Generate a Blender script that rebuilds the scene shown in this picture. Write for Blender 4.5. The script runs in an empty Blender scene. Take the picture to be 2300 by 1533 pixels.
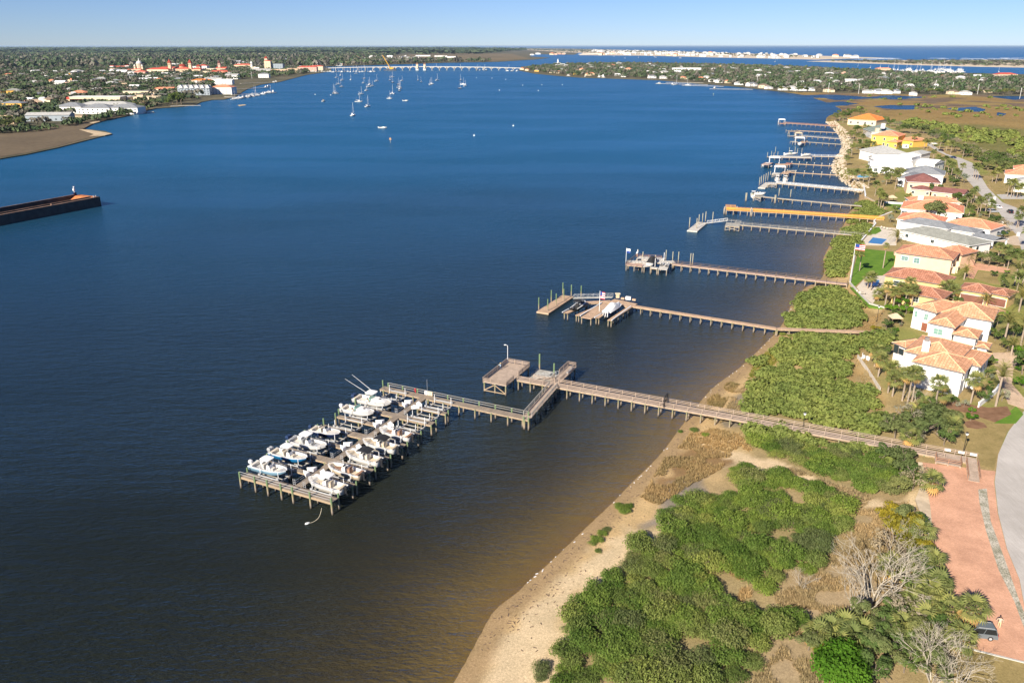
import bpy, math, random
import numpy as np
from mathutils import Vector, Matrix
random.seed(7); RNG = np.random.default_rng(7)
SC = bpy.context.scene
COL = SC.collection
R = math.radians

# ---------------------------------------------------------------- camera
PW, PH, FPX, HOR, CAMH = 2300.0, 1533.0, 1789.0, 103.0, 76.0
PITCH = math.atan((PH/2-HOR)/FPX)
cam_d = bpy.data.cameras.new('camera'); cam = bpy.data.objects.new('camera', cam_d); COL.objects.link(cam)
cam.location = (0, 0, CAMH); cam.rotation_euler = (math.pi/2-PITCH, 0, 0)
cam_d.sensor_width = 36.0; cam_d.lens = 36.0*FPX/PW; cam_d.clip_start = 0.5; cam_d.clip_end = 200000.0
SC.camera = cam
# ---------------------------------------------------------------- sky and sun
SUN_EL, SUN_AZ = R(30.0), R(35.0)            # light travels towards +y, turned 35 degrees to +x
world = bpy.data.worlds.new('World'); SC.world = world; world.use_nodes = True
wn = world.node_tree.nodes; wl = world.node_tree.links
bg = wn['Background']; sky = wn.new('ShaderNodeTexSky'); sky.sky_type = 'NISHITA'; sky.sun_disc = False
sky.sun_elevation = SUN_EL; sky.sun_rotation = math.pi+SUN_AZ
sky.altitude = 0.0; sky.air_density = 0.75; sky.dust_density = 0.0; sky.ozone_density = 4.0
tint = wn.new('ShaderNodeMixRGB'); tint.blend_type = 'MULTIPLY'; tint.inputs[0].default_value = 1.0; tint.inputs[2].default_value = (0.66, 0.75, 1.02, 1)
wl.new(sky.outputs[0], tint.inputs[1]); wl.new(tint.outputs[0], bg.inputs[0]); bg.inputs[1].default_value = 0.057
sd = bpy.data.lights.new('sun', 'SUN'); sd.energy = 5.0; sd.angle = R(0.53); sd.color = (1.0, 0.90, 0.76)
sun = bpy.data.objects.new('sun', sd); COL.objects.link(sun)
ldir = Vector((math.sin(SUN_AZ)*math.cos(SUN_EL), math.cos(SUN_AZ)*math.cos(SUN_EL), -math.sin(SUN_EL)))
sun.rotation_euler = ldir.to_track_quat('-Z', 'Y').to_euler(); sun.location = (-300, -400, 400)
SC.view_settings.view_transform = 'Standard'; SC.view_settings.look = 'None'
SC.view_settings.exposure = 0.88; SC.view_settings.gamma = 1.0; SC.view_settings.use_curve_mapping = False
SC.cycles.max_bounces = 5; SC.cycles.diffuse_bounces = 2; SC.cycles.glossy_bounces = 2
SC.cycles.transmission_bounces = 2; SC.cycles.transparent_max_bounces = 6; SC.cycles.volume_bounces = 0
SC.cycles.caustics_reflective = False; SC.cycles.caustics_refractive = False
SC.cycles.use_denoising = True

# ---------------------------------------------------------------- pixels of the photograph to places
SP, CP = math.sin(PITCH), math.cos(PITCH)
def A(x, y, z=0.0):
    u = (x-PW/2)/FPX; v = (PH/2-y)/FPX
    t = (z-CAMH)/(-SP+v*CP)
    return Vector((u*t, (CP+v*SP)*t, z))
def AN(pts, z=0.0):
    return np.array([A(x, y, z)[:2] for x, y in pts])
def rot2(v, a):
    c, s = math.cos(a), math.sin(a); return Vector((v[0]*c-v[1]*s, v[0]*s+v[1]*c, 0))

# ---------------------------------------------------------------- objects
def link(o, parent=None):
    COL.objects.link(o)
    if parent is not None: o.parent = parent
    return o
def tag(o, label=None, cat=None, group=None, kind=None):
    if label: o['label'] = label
    if cat: o['category'] = cat
    if group: o['group'] = group
    if kind: o['kind'] = kind
    return o
def thing(name, label, cat, loc=(0, 0, 0), rz=0.0, group=None, scale=1.0):
    o = bpy.data.objects.new(name, None); o.empty_display_size = 0.5
    o.location = loc; o.rotation_euler = (0, 0, rz)
    if scale != 1.0: o.scale = (scale,)*3
    link(o); return tag(o, label, cat, group)
def copy_tree(o, parent=None):
    c = o.copy(); COL.objects.link(c); c.parent = parent
    for ch in o.children: copy_tree(ch, c)
    return c
def copy_to(o, loc, rz=0.0, scale=None, label=None, group=None):
    c = copy_tree(o); c.location = loc; c.rotation_euler = (0, 0, rz)
    if scale is not None: c.scale = (scale,)*3 if not hasattr(scale, '__len__') else scale
    if label: c['label'] = label
    if group: c['group'] = group
    return c
def drop(o):
    for ch in list(o.children): drop(ch)
    bpy.data.objects.remove(o)
def inst(name, mesh, parent=None, loc=(0, 0, 0), rot=(0, 0, 0), scale=(1, 1, 1)):
    o = bpy.data.objects.new(name, mesh); o.location = loc; o.rotation_euler = rot; o.scale = scale
    return link(o, parent)

class MB:
    """collects vertices, faces, uvs and material slots for one mesh"""
    def __init__(s): s.v = []; s.f = []; s.m = []; s.uv = []; s.cm = 0
    def quad(s, *p, uv=None):
        n = len(s.v); s.v += [tuple(q) for q in p]; s.f.append(tuple(range(n, n+len(p)))); s.m.append(s.cm)
        s.uv.append(uv)
        return s
    def hexa(s, b, t):
        """8 corners: bottom ring b (ccw from above) and top ring t"""
        n = len(s.v); s.v += [tuple(q) for q in b]+[tuple(q) for q in t]
        k = len(b)
        fs = [tuple(n+i for i in reversed(range(k))), tuple(n+k+i for i in range(k))]
        fs += [(n+i, n+(i+1) % k, n+k+(i+1) % k, n+k+i) for i in range(k)]
        s.f += fs; s.m += [s.cm]*len(fs); s.uv += [None]*len(fs); return s
    def box(s, cx, cy, cz, sx, sy, sz, rz=0.0):
        c, q = math.cos(rz), math.sin(rz); hx, hy = sx/2, sy/2
        r = [(cx+x*c-y*q, cy+x*q+y*c) for x, y in ((-hx, -hy), (hx, -hy), (hx, hy), (-hx, hy))]
        return s.hexa([(x, y, cz-sz/2) for x, y in r], [(x, y, cz+sz/2) for x, y in r])
    def tube(s, p0, p1, r0, r1=None, n=6, cap=True):
        r1 = r0 if r1 is None else r1
        p0 = Vector(p0); p1 = Vector(p1); d = p1-p0
        if d.length < 1e-6: return s
        d.normalize(); a = Vector((0, 0, 1)) if abs(d.z) < .9 else Vector((1, 0, 0))
        e = d.cross(a).normalized(); g = d.cross(e)
        k = len(s.v)
        for p, r in ((p0, r0), (p1, r1)):
            for i in range(n):
                w = 2*math.pi*i/n; s.v.append(tuple(p+e*(math.cos(w)*r)+g*(math.sin(w)*r)))
        fs = [(k+(i+1) % n, k+i, k+n+i, k+n+(i+1) % n) for i in range(n)]
        if cap: fs += [tuple(k+i for i in range(n)), tuple(k+n+i for i in reversed(range(n)))]
        s.f += fs; s.m += [s.cm]*len(fs); s.uv += [None]*len(fs); return s
    def bar(s, p0, p1, w, h):
        """a beam of width w and height h from p0 to p1"""
        p0 = Vector(p0); p1 = Vector(p1); d = (p1-p0)
        a = Vector((-d.y, d.x, 0))
        a = a.normalized() if a.length > 1e-6 else Vector((1, 0, 0))
        up = d.cross(a).normalized()*(-1)
        if up.z < 0: up = -up
        a *= w/2; up *= h/2
        return s.hexa([p0-a-up, p0+a-up, p1+a-up, p1-a-up][::-1], [p0-a+up, p0+a+up, p1+a+up, p1-a+up][::-1])
    def poly(s, pts, z0, z1):
        pts = list(pts)
        ar = sum(pts[i][0]*pts[(i+1) % len(pts)][1]-pts[(i+1) % len(pts)][0]*pts[i][1] for i in range(len(pts)))
        if ar < 0: pts.reverse()
        return s.hexa([(p[0], p[1], z0) for p in pts], [(p[0], p[1], z1) for p in pts])
    def dome(s, c, rx, ry, rz, n=10, m=5, lo=0.0):
        k = len(s.v)
        for j in range(m):
            t = lo+(math.pi/2-lo)*j/m
            for i in range(n):
                w = 2*math.pi*i/n
                s.v.append((c[0]+rx*math.cos(t)*math.cos(w), c[1]+ry*math.cos(t)*math.sin(w), c[2]+rz*math.sin(t)))
        s.v.append((c[0], c[1], c[2]+rz)); top = len(s.v)-1
        fs = [(k+j*n+i, k+j*n+(i+1) % n, k+(j+1)*n+(i+1) % n, k+(j+1)*n+i) for j in range(m-1) for i in range(n)]
        fs += [(k+(m-1)*n+i, k+(m-1)*n+(i+1) % n, top) for i in range(n)]
        s.f += fs; s.m += [s.cm]*len(fs); s.uv += [None]*len(fs); return s
    def mesh(s, name, mats, smooth=False):
        me = bpy.data.meshes.new(name); me.from_pydata(s.v, [], s.f)
        for m in (mats if isinstance(mats, (list, tuple)) else [mats]): me.materials.append(MAT[m] if isinstance(m, str) else m)
        if any(s.m): me.polygons.foreach_set('material_index', s.m)
        if any(u is not None for u in s.uv):
            l = me.uv_layers.new(name='UVMap'); i = 0
            for p, u in zip(me.polygons, s.uv):
                for j in range(p.loop_total):
                    l.data[p.loop_start+j].uv = u[j] if u is not None else (0, 0)
        if smooth: me.polygons.foreach_set('use_smooth', [True]*len(me.polygons))
        me.update(); return me
    def build(s, name, mats, parent=None, smooth=False, loc=(0, 0, 0), rot=(0, 0, 0)):
        return inst(name, s.mesh(name, mats, smooth), parent, loc, rot)

def np_mesh(name, V, Fc, mat, color=None, smooth=False):
    """mesh from arrays; all faces have the same number of corners"""
    me = bpy.data.meshes.new(name); V = np.asarray(V, np.float32); Fc = np.asarray(Fc, np.int32)
    k = Fc.shape[1]
    me.vertices.add(len(V)); me.vertices.foreach_set('co', V.ravel())
    me.loops.add(Fc.size); me.loops.foreach_set('vertex_index', Fc.ravel())
    me.polygons.add(len(Fc)); me.polygons.foreach_set('loop_start', np.arange(len(Fc), dtype=np.int32)*k)
    if smooth: me.polygons.foreach_set('use_smooth', np.ones(len(Fc), bool))
    if color is not None:
        at = me.color_attributes.new('Col', 'FLOAT_COLOR', 'POINT')
        c = np.ones((len(V), 4), np.float32); c[:, :color.shape[1]] = color; at.data.foreach_set('color', c.ravel())
    me.materials.append(MAT[mat] if isinstance(mat, str) else mat)
    me.update(calc_edges=True); me.validate(); return me

# ---------------------------------------------------------------- materials
MAT = {}
def lin(c): return tuple((x/255/12.92 if x/255 <= .04045 else ((x/255+.055)/1.055)**2.4) for x in c)
class NT:
    def __init__(s, name):
        s.mat = bpy.data.materials.new(name); s.mat.use_nodes = True; MAT[name] = s.mat
        s.t = s.mat.node_tree; s.t.nodes.clear(); s.out = s.n('OutputMaterial')
    def n(s, t, **kw):
        o = s.t.nodes.new('ShaderNode'+t)
        for k, v in kw.items(): setattr(o, k, v)
        return o
    def l(s, a, b): s.t.links.new(a, b)
    def noise(s, vec, scale, detail=3.0, rough=.55):
        o = s.n('TexNoise'); o.inputs['Scale'].default_value = scale; o.inputs['Detail'].default_value = detail
        o.inputs['Roughness'].default_value = rough
        if vec is not None: s.l(vec, o.inputs['Vector'])
        return o.outputs['Fac']
    def ramp(s, fac, stops):
        o = s.n('ValToRGB'); e = o.color_ramp.elements
        while len(e) < len(stops): e.new(.5)
        for q, (p, c) in zip(e, stops):
            q.position = p; q.color = (*c, 1) if len(c) == 3 else c
        s.l(fac, o.inputs[0]); return o.outputs[0]
    def mix(s, fac, a, b, mode='MIX'):
        o = s.n('MixRGB', blend_type=mode)
        for k, x in ((0, fac), (1, a), (2, b)):
            if isinstance(x, (int, float)): o.inputs[k].default_value = x if k == 0 else (x, x, x, 1)
            elif isinstance(x, tuple): o.inputs[k].default_value = (*x, 1)
            else: s.l(x, o.inputs[k])
        return o.outputs[0]
    def math(s, op, a, b=0.0):
        o = s.n('Math', operation=op)
        for k, x in ((0, a), (1, b)):
            if isinstance(x, (int, float)): o.inputs[k].default_value = x
            else: s.l(x, o.inputs[k])
        return o.outputs[0]
    def coord(s, k='Object'): return s.n('TexCoord').outputs[k]
    def map(s, vec, scale=(1, 1, 1), rot=(0, 0, 0)):
        o = s.n('Mapping'); o.inputs['Scale'].default_value = scale; o.inputs['Rotation'].default_value = rot
        s.l(vec, o.inputs['Vector']); return o.outputs[0]
    def bump(s, h, strength=.3, dist=.05):
        o = s.n('Bump'); o.inputs['Strength'].default_value = strength; o.inputs['Distance'].default_value = dist
        s.l(h, o.inputs['Height']); return o.outputs[0]
    def pbr(s, color, rough=.7, normal=None, spec=.3, metal=0.0):
        o = s.n('BsdfPrincipled')
        if isinstance(color, tuple): o.inputs['Base Color'].default_value = (*color, 1)
        else: s.l(color, o.inputs['Base Color'])
        if isinstance(rough, (int, float)): o.inputs['Roughness'].default_value = rough
        else: s.l(rough, o.inputs['Roughness'])
        o.inputs['Specular IOR Level'].default_value = spec; o.inputs['Metallic'].default_value = metal
        if normal is not None: s.l(normal, o.inputs['Normal'])
        s.l(o.outputs[0], s.out.inputs[0]); return o

def plain(name, c, rough=.6, var=.12, scale=1.5, spec=.35, metal=0.0, bump=0.0):
    """a colour with patchy wear; c in linear values"""
    n = NT(name); co = n.coord()
    f = n.noise(co, scale, 5, .6)
    d = tuple(x*(1-var*1.6) for x in c); e = tuple(min(1, x*(1+var)) for x in c)
    col = n.ramp(f, [(.3, d), (.7, e)])
    nm = n.bump(n.noise(co, scale*6, 3), bump, .03) if bump else None
    n.pbr(col, rough, nm, spec, metal); return n
def planks(name, c, pitch=.15, var=.3, rough=.8, green=0.0):
    """boards laid across local x"""
    n = NT(name); co = n.coord(); sx = n.n('SeparateXYZ'); n.l(co, sx.inputs[0])
    q = n.math('DIVIDE', sx.outputs[0], pitch); fl = n.math('FLOOR', q); fr = n.math('FRACT', q)
    cell = n.n('CombineXYZ'); n.l(fl, cell.inputs[0])
    wn_ = n.n('TexWhiteNoise', noise_dimensions='1D'); n.l(fl, wn_.inputs['W'])
    a = tuple(x*(1-var) for x in c); b = tuple(min(1, x*(1+var)) for x in c)
    col = n.ramp(wn_.outputs['Value'], [(0, a), (1, b)])
    col = n.mix(.5, col, n.ramp(n.noise(co, .7, 5, .65), [(.35, tuple(x*.62 for x in c)), (.65, tuple(min(1, x*1.25) for x in c))]))
    gap = n.math('LESS_THAN', fr, .09)
    col = n.mix(gap, col, tuple(x*.3 for x in c))
    n.pbr(col, rough, n.bump(fr, .25, .02), .2); return n
# ------------------------------------------------ water: sky mirror on a murky body, bed shows through where it is shallow
def water_mat():
    n = NT('water'); co = n.coord('Object')
    w1 = n.noise(n.map(co, (.16, .46, .3), (0, 0, R(-14))), 1.0, 4, .6)
    w2 = n.noise(n.map(co, (.75, 1.9, 1), (0, 0, R(-24))), 1.0, 3, .6)
    w3 = n.noise(n.map(co, (2.6, 5.4, 1), (0, 0, R(-8))), 1.0, 2, .5)
    lane = n.ramp(n.noise(n.map(co, (.0045, .016, 1), (0, 0, R(28))), 1.0, 4, .6), [(.34, (.38,)*3), (.62, (1.15,)*3)])
    h = n.math('ADD', n.math('MULTIPLY', w1, .62), n.math('ADD', n.math('MULTIPLY', w2, .30), n.math('MULTIPLY', w3, .08)))
    b = n.n('Bump'); b.inputs['Distance'].default_value = 1.25
    n.l(n.math('MULTIPLY', lane, 1.0), b.inputs['Strength']); n.l(h, b.inputs['Height'])
    at = n.n('Attribute', attribute_name='Col'); sep = n.n('SeparateColor'); n.l(at.outputs['Color'], sep.inputs[0])
    clear, sea = sep.outputs[0], sep.outputs[1]              # clear: 1 at the waterline; sea: blue sky reflection painted into far, open water
    body = n.mix(sea, (.0105, .0140, .0095), (.003, .080, .175))
    body = n.mix(clear, body, (.26, .178, .055))
    df = n.n('BsdfDiffuse'); n.l(body, df.inputs[0]); n.l(b.outputs[0], df.inputs['Normal'])
    tr = n.n('BsdfTransparent'); tr.inputs[0].default_value = (.93, .86, .70, 1)
    und = n.n('MixShader'); n.l(n.math('MULTIPLY', n.math('POWER', clear, 2.2), .97), und.inputs[0]); n.l(df.outputs[0], und.inputs[1]); n.l(tr.outputs[0], und.inputs[2])
    gl = n.n('BsdfGlossy'); gl.inputs['Roughness'].default_value = .26; gl.inputs[0].default_value = (.60, .84, 1.0, 1)
    n.l(b.outputs[0], gl.inputs['Normal'])
    fr = n.n('Fresnel'); fr.inputs[0].default_value = 1.33; n.l(b.outputs[0], fr.inputs['Normal'])
    mx = n.n('MixShader'); n.l(n.math('MINIMUM', n.math('MULTIPLY', fr.outputs[0], .82), .46), mx.inputs[0]); n.l(und.outputs[0], mx.inputs[1]); n.l(gl.outputs[0], mx.inputs[2])
    n.l(mx.outputs[0], n.out.inputs[0])
water_mat()
def ground_mat(name, fine=3.0, amt=.5, bump=.5):
    n = NT(name); co = n.coord('Object'); at = n.n('Attribute', attribute_name='Col')
    f1 = n.noise(co, fine, 6, .7); f2 = n.noise(co, fine*.09, 5, .6); f3 = n.noise(co, fine*4, 2, .5)
    c = n.mix(amt, at.outputs['Color'], n.ramp(f1, [(.28, (.42, .40, .36)), (.72, (1.5, 1.5, 1.5))]), 'MULTIPLY')
    c = n.mix(amt*.8, c, n.ramp(f2, [(.3, (.66, .68, .64)), (.7, (1.25, 1.22, 1.2))]), 'MULTIPLY')
    c = n.mix(amt*.9, c, n.ramp(f3, [(.3, (.55, .53, .5)), (.7, (1.4, 1.4, 1.35))]), 'MULTIPLY')
    n.pbr(c, .95, n.bump(f1, bump, .12), .1)
ground_mat('ground'); ground_mat('marshland', .25, .55, .3)
def sheet(name, a, b, scale=.05, c3=None):
    n = NT(name); co = n.coord('Object')
    c = n.ramp(n.noise(co, scale, 6, .65), [(.32, a), (.68, b)])
    c = n.mix(.5, c, n.ramp(n.noise(co, scale*14, 4, .7), [(.3, (.5, .5, .5)), (.7, (1.4, 1.4, 1.4))]), 'MULTIPLY')
    n.pbr(c, .95, None, .1)
sheet('town_ground', (.075, .078, .045), (.17, .145, .095), .012)
sheet('far_forest', (.020, .040, .026), (.060, .075, .045), .004)
sheet('far_marsh', (.13, .105, .06), (.22, .17, .10), .003)
sheet('sand_sheet', (.50, .40, .28), (.72, .62, .47), .03)
sheet('mud_flat', (.115, .09, .06), (.175, .135, .085), .02)
sheet('spit_sand', (.42, .32, .20), (.62, .50, .34), .05)
sheet('lawn', (.085, .175, .022), (.15, .26, .035), .35)
sheet('dry_lawn', (.24, .19, .075), (.36, .275, .12), .3)
sheet('asphalt_pale', (.40, .385, .36), (.50, .48, .45), .25)
sheet('drive', (.46, .37, .27), (.60, .49, .37), .6)
sheet('pool_deck_stone', (.55, .49, .40), (.68, .61, .51), .5)
sheet('mulch', (.17, .095, .055), (.28, .165, .10), .7)
def road_mat():
    n = NT('road'); co = n.coord('Object')
    c = n.ramp(n.noise(co, .12, 6, .65), [(.3, (.40, .375, .34)), (.7, (.54, .51, .47))])
    c = n.mix(.35, c, n.ramp(n.noise(n.map(co, (3, .3, 1), (0, 0, R(60))), 1, 4, .6), [(.3, (.72, .7, .68)), (.7, (1.15, 1.15, 1.15))]), 'MULTIPLY')
    c = n.mix(.4, c, n.ramp(n.noise(co, 9, 2, .5), [(.3, (.75,)*3), (.7, (1.2,)*3)]), 'MULTIPLY')
    n.pbr(c, .9, None, .15)
road_mat()
def paver_mat(name, a, b, m):
    n = NT(name); co = n.map(n.coord('Object'), (1, 1, 1), (0, 0, R(24)))
    br = n.n('TexBrick'); n.l(co, br.inputs[0]); br.inputs['Scale'].default_value = 2.2; br.inputs['Mortar Size'].default_value = .025
    br.inputs['Color1'].default_value = (*a, 1); br.inputs['Color2'].default_value = (*b, 1); br.inputs['Mortar'].default_value = (*m, 1)
    c = n.mix(.75, br.outputs[0], n.ramp(n.noise(co, .22, 6, .7), [(.3, (.72, .68, .66)), (.7, (1.22, 1.2, 1.18))]), 'MULTIPLY')
    c = n.mix(.5, c, n.ramp(n.noise(co, 3.0, 5, .7), [(.3, (.74, .72, .7)), (.7, (1.2, 1.2, 1.2))]), 'MULTIPLY')
    n.pbr(c, .85, None, .15)
paver_mat('brick_paver', (.61, .345, .225), (.70, .41, .275), (.50, .30, .205))
paver_mat('pale_paver', (.58, .44, .31), (.68, .53, .38), (.46, .34, .24))
def gravel_mat():
    n = NT('gravel'); co = n.coord('Object')
    c = n.ramp(n.noise(co, 4, 5, .75), [(.35, (.20, .19, .15)), (.6, (.62, .57, .47))])
    c = n.mix(.8, c, n.ramp(n.noise(co, .5, 4, .6), [(.36, (.45, .48, .38)), (.6, (1.1, 1.1, 1.1))]), 'MULTIPLY')
    n.pbr(c, .95, None, .1)
gravel_mat()
def tile_roof(name, a, b, ridge_dark=.55):
    n = NT(name); uv = n.n('UVMap').outputs[0]
    br = n.n('TexBrick'); n.l(uv, br.inputs[0]); br.offset = 0.0; br.inputs['Scale'].default_value = 1.0
    br.inputs['Brick Width'].default_value = .62; br.inputs['Row Height'].default_value = .8; br.inputs['Mortar Size'].default_value = .03
    br.inputs['Color1'].default_value = (*a, 1); br.inputs['Color2'].default_value = (*b, 1)
    br.inputs['Mortar'].default_value = (*[x*ridge_dark for x in a], 1)
    c = n.mix(.8, br.outputs[0], n.ramp(n.noise(uv, .55, 5, .7), [(.3, (.66, .62, .60)), (.7, (1.32, 1.25, 1.2))]), 'MULTIPLY')
    sx = n.n('SeparateXYZ'); n.l(uv, sx.inputs[0])
    wv = n.math('SINE', n.math('MULTIPLY', sx.outputs[0], 2*math.pi/.62))
    n.pbr(c, .8, n.bump(wv, .6, .08), .2)
tile_roof('tile_peach', (.60, .31, .175), (.79, .46, .28))
tile_roof('tile_brown', (.36, .165, .105), (.50, .25, .17))
tile_roof('tile_rust', (.54, .245, .145), (.67, .34, .215))
tile_roof('tile_orange', (.70, .285, .165), (.80, .36, .22), .75)
tile_roof('tile_bright', (.80, .24, .055), (.88, .30, .085), .8)
def shingle(name, a, b):
    n = NT(name); uv = n.n('UVMap').outputs[0]
    br = n.n('TexBrick'); n.l(uv, br.inputs[0]); br.inputs['Scale'].default_value = 1.0
    br.inputs['Brick Width'].default_value = .9; br.inputs['Row Height'].default_value = .3; br.inputs['Mortar Size'].default_value = .012
    br.inputs['Color1'].default_value = (*a, 1); br.inputs['Color2'].default_value = (*b, 1); br.inputs['Mortar'].default_value = (*[x*.6 for x in a], 1)
    c = n.mix(.6, br.outputs[0], n.ramp(n.noise(uv, .3, 5, .65), [(.3, (.75,)*3), (.7, (1.2,)*3)]), 'MULTIPLY')
    n.pbr(c, .85, None, .2)
shingle('shingle_grey', (.26, .265, .235), (.33, .335, .295)); shingle('shingle_slate', (.21, .225, .24), (.29, .305, .32))
shingle('shingle_maroon', (.20, .085, .075), (.265, .12, .105)); shingle('shingle_green', (.19, .235, .20), (.25, .30, .26))
shingle('metal_white', (.80, .80, .79), (.84, .84, .83)); shingle('shingle_brown', (.20, .15, .11), (.27, .205, .155))
shingle('shingle_pale', (.40, .40, .38), (.50, .50, .475)); shingle('tile_red', (.48, .085, .055), (.60, .13, .085))
for nm, c in (('white', (.80, .79, .76)), ('cream', (.72, .60, .42)), ('yellow', (.78, .47, .105)), ('ochre', (.72, .49, .22)), ('peach', (.76, .52, .35)), ('tan', (.62, .47, .31)),
              ('palegrey', (.58, .58, .56)), ('bluegrey', (.33, .38, .42)), ('stone', (.50, .42, .31)), ('pinkwall', (.68, .42, .33)), ('sandwall', (.55, .44, .30))):
    plain('wall_'+nm, c, .85, .05, .5, .2)
plain('trim_white', (.80, .80, .78), .5, .03); plain('trim_dark', (.06, .045, .035), .6); plain('gutter', (.22, .20, .19), .5)
NT('glass').pbr((.03, .045, .05), .08, None, .6)
NT('glass_green').pbr((.20, .34, .29), .1, None, .6)
NT('shade_pane').pbr((.14, .25, .24), .25, None, .5)
plain('door_wood', (.26, .095, .055), .6, .15, 3); plain('garage_wood', (.19, .085, .06), .6, .12, 2)
plain('concrete', (.52, .50, .46), .85, .12, 1.2); plain('seawall', (.60, .54, .45), .9, .15, .8, bump=.2)
plain('rock', (.50, .42, .32), .95, .25, 1.0, bump=.6)
# wood
planks('deck_weathered', (.30, .245, .19), .15, .28); planks('deck_pier', (.47, .37, .29), .15, .12); planks('deck_tan', (.53, .37, .25), .15, .09)
planks('deck_grey', (.40, .385, .34), .15, .16); planks('deck_orange', (.74, .36, .075), .15, .10); planks('deck_pink', (.52, .38, .32), .15, .12)
planks('deck_concrete', (.60, .57, .51), 1.2, .06); planks('deck_red', (.50, .24, .16), .15, .15)
plain('rail_wood', (.40, .31, .24), .8, .2, 2); plain('beam_wood', (.38, .285, .185), .85, .25, 1.5); plain('dark_wood', (.17, .12, .085), .85, .25, 2)
plain('orange_wood', (.74, .36, .075), .75, .15, 1.5); plain('grey_wood', (.37, .35, .31), .85, .2, 1.5); plain('brown_wood', (.34, .20, .13), .8, .2)
def piling_mat(name, top, low):
    n = NT(name); g = n.n('NewGeometry').outputs['Position']; s = n.n('SeparateXYZ'); n.l(g, s.inputs[0])
    z = n.math('ADD', s.outputs[2], n.math('MULTIPLY', n.noise(n.coord(), 3, 3), .8))
    c = n.ramp(n.math('DIVIDE', z, 5.0), [(.06, (.022, .020, .016)), (.20, (.30, .25, .20)), (.36, low), (.56, top), (.9, top)])
    n.pbr(n.mix(.5, c, n.ramp(n.noise(n.coord(), 6, 4), [(.3, (.6,)*3), (.7, (1.25,)*3)]), 'MULTIPLY'), .85, None, .15)
piling_mat('piling_green', (.16, .235, .12), (.31, .26, .155)); piling_mat('piling_grey', (.42, .39, .33), (.42, .37, .28)); piling_mat('piling_tan', (.42, .39, .29), (.34, .29, .205))
# boats
plain('gelcoat', (.80, .79, .76), .22, .04, 1.0, .5); plain('boat_deck', (.70, .66, .58), .6, .07, 2); plain('boat_tan', (.62, .52, .38), .6, .08, 2)
plain('teak_grey', (.46, .46, .45), .7, .12, 3); plain('hull_blue', (.020, .19, .42), .2, .05, 1, .5); plain('hull_ltblue', (.25, .42, .55), .2, .05, 1, .5)
plain('hull_navy', (.012, .025, .085), .2, .05, 1, .5); plain('hull_black', (.02, .021, .023), .3); plain('hull_bottom', (.05, .055, .075), .6)
plain('canvas_white', (.82, .82, .80), .7, .04); plain('canvas_black', (.025, .026, .028), .75, .1); plain('canvas_blue', (.03, .09, .28), .7)
plain('motor_white', (.78, .78, .77), .3); plain('motor_grey', (.36, .37, .38), .3); plain('motor_black', (.022, .023, .026), .3); plain('motor_navy', (.02, .04, .10), .3)
plain('alu', (.42, .43, .44), .5, .08, 2, .4, .0); plain('steel_dark', (.10, .10, .11), .5); plain('black', (.018, .018, .02), .55); plain('plastic_white', (.82, .82, .81), .4, .03)
plain('red', (.55, .035, .035), .5); plain('rope', (.66, .60, .46), .9); plain('cushion', (.64, .57, .46), .7); plain('rubber', (.02, .02, .02), .8)
plain('barge_hull', (.024, .034, .042), .6, .3, .4); plain('barge_rust', (.55, .19, .065), .9, .22, .4); plain('barge_deck', (.34, .21, .145), .9, .3, .4); plain('barge_in', (.055, .042, .036), .9, .4, .5)
plain('crane_yellow', (.80, .44, .03), .5); plain('lamp_black', (.02, .02, .022), .5)
NT('pool_water').pbr((.055, .20, .40), .06, None, .6); NT('pool_turq').pbr((.10, .42, .52), .06, None, .6)
plain('car_white', (.80, .80, .79), .2, .02, 1, .5); plain('car_black', (.018, .022, .026), .18, .05, 1, .5); plain('car_silver', (.42, .45, .47), .22, .03, 1, .5, .3)
plain('car_blue', (.02, .05, .12), .2, .05, 1, .5); plain('car_grey', (.13, .155, .17), .2, .03, 1, .5)
NT('car_glass').pbr((.012, .016, .02), .05, None, .7); NT('light_red').pbr((.4, .02, .02), .2); NT('light_clear').pbr((.7, .7, .68), .15)
plain('skin', (.50, .30, .21), .6, .05); plain('shirt_blue', (.38, .52, .62), .8); plain('shirt_khaki', (.50, .43, .33), .8); plain('shirt_white', (.74, .73, .70), .8); plain('pants', (.10, .12, .17), .8); plain('hat', (.68, .52, .27), .8)
plain('flag_blue', (.02, .06, .28), .8); plain('flag_red', (.55, .04, .05), .8); plain('flag_white', (.80, .80, .80), .8)
# plants
def leaf_mat(name, a, b, tr=.25):
    n = NT(name); g = n.n('ObjectInfo').outputs['Random']; co = n.coord('Object')
    f = n.noise(co, 1.1, 4, .7)
    c = n.ramp(f, [(.30, a), (.70, b)])
    c = n.mix(.7, c, n.ramp(g, [(0, (.55, .66, .55)), (.5, (1, 1, 1)), (1, (1.45, 1.3, 1.05))]), 'MULTIPLY')
    c = n.mix(.6, c, n.ramp(n.noise(n.n('NewGeometry').outputs['Position'], .11, 4, .65), [(.34, (.68, .78, .72)), (.66, (1.32, 1.2, 1.05))]), 'MULTIPLY')
    d = n.n('BsdfDiffuse'); n.l(c, d.inputs[0]); t = n.n('BsdfTranslucent'); n.l(c, t.inputs[0])
    m = n.n('MixShader'); m.inputs[0].default_value = tr; n.l(d.outputs[0], m.inputs[1]); n.l(t.outputs[0], m.inputs[2])
    n.l(m.outputs[0], n.out.inputs[0])
leaf_mat('leaf_mangrove', (0.093, 0.160, 0.032), (0.193, 0.262, 0.067)); leaf_mat('leaf_mangrove2', (0.128, 0.179, 0.046), (0.233, 0.271, 0.091))
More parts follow.
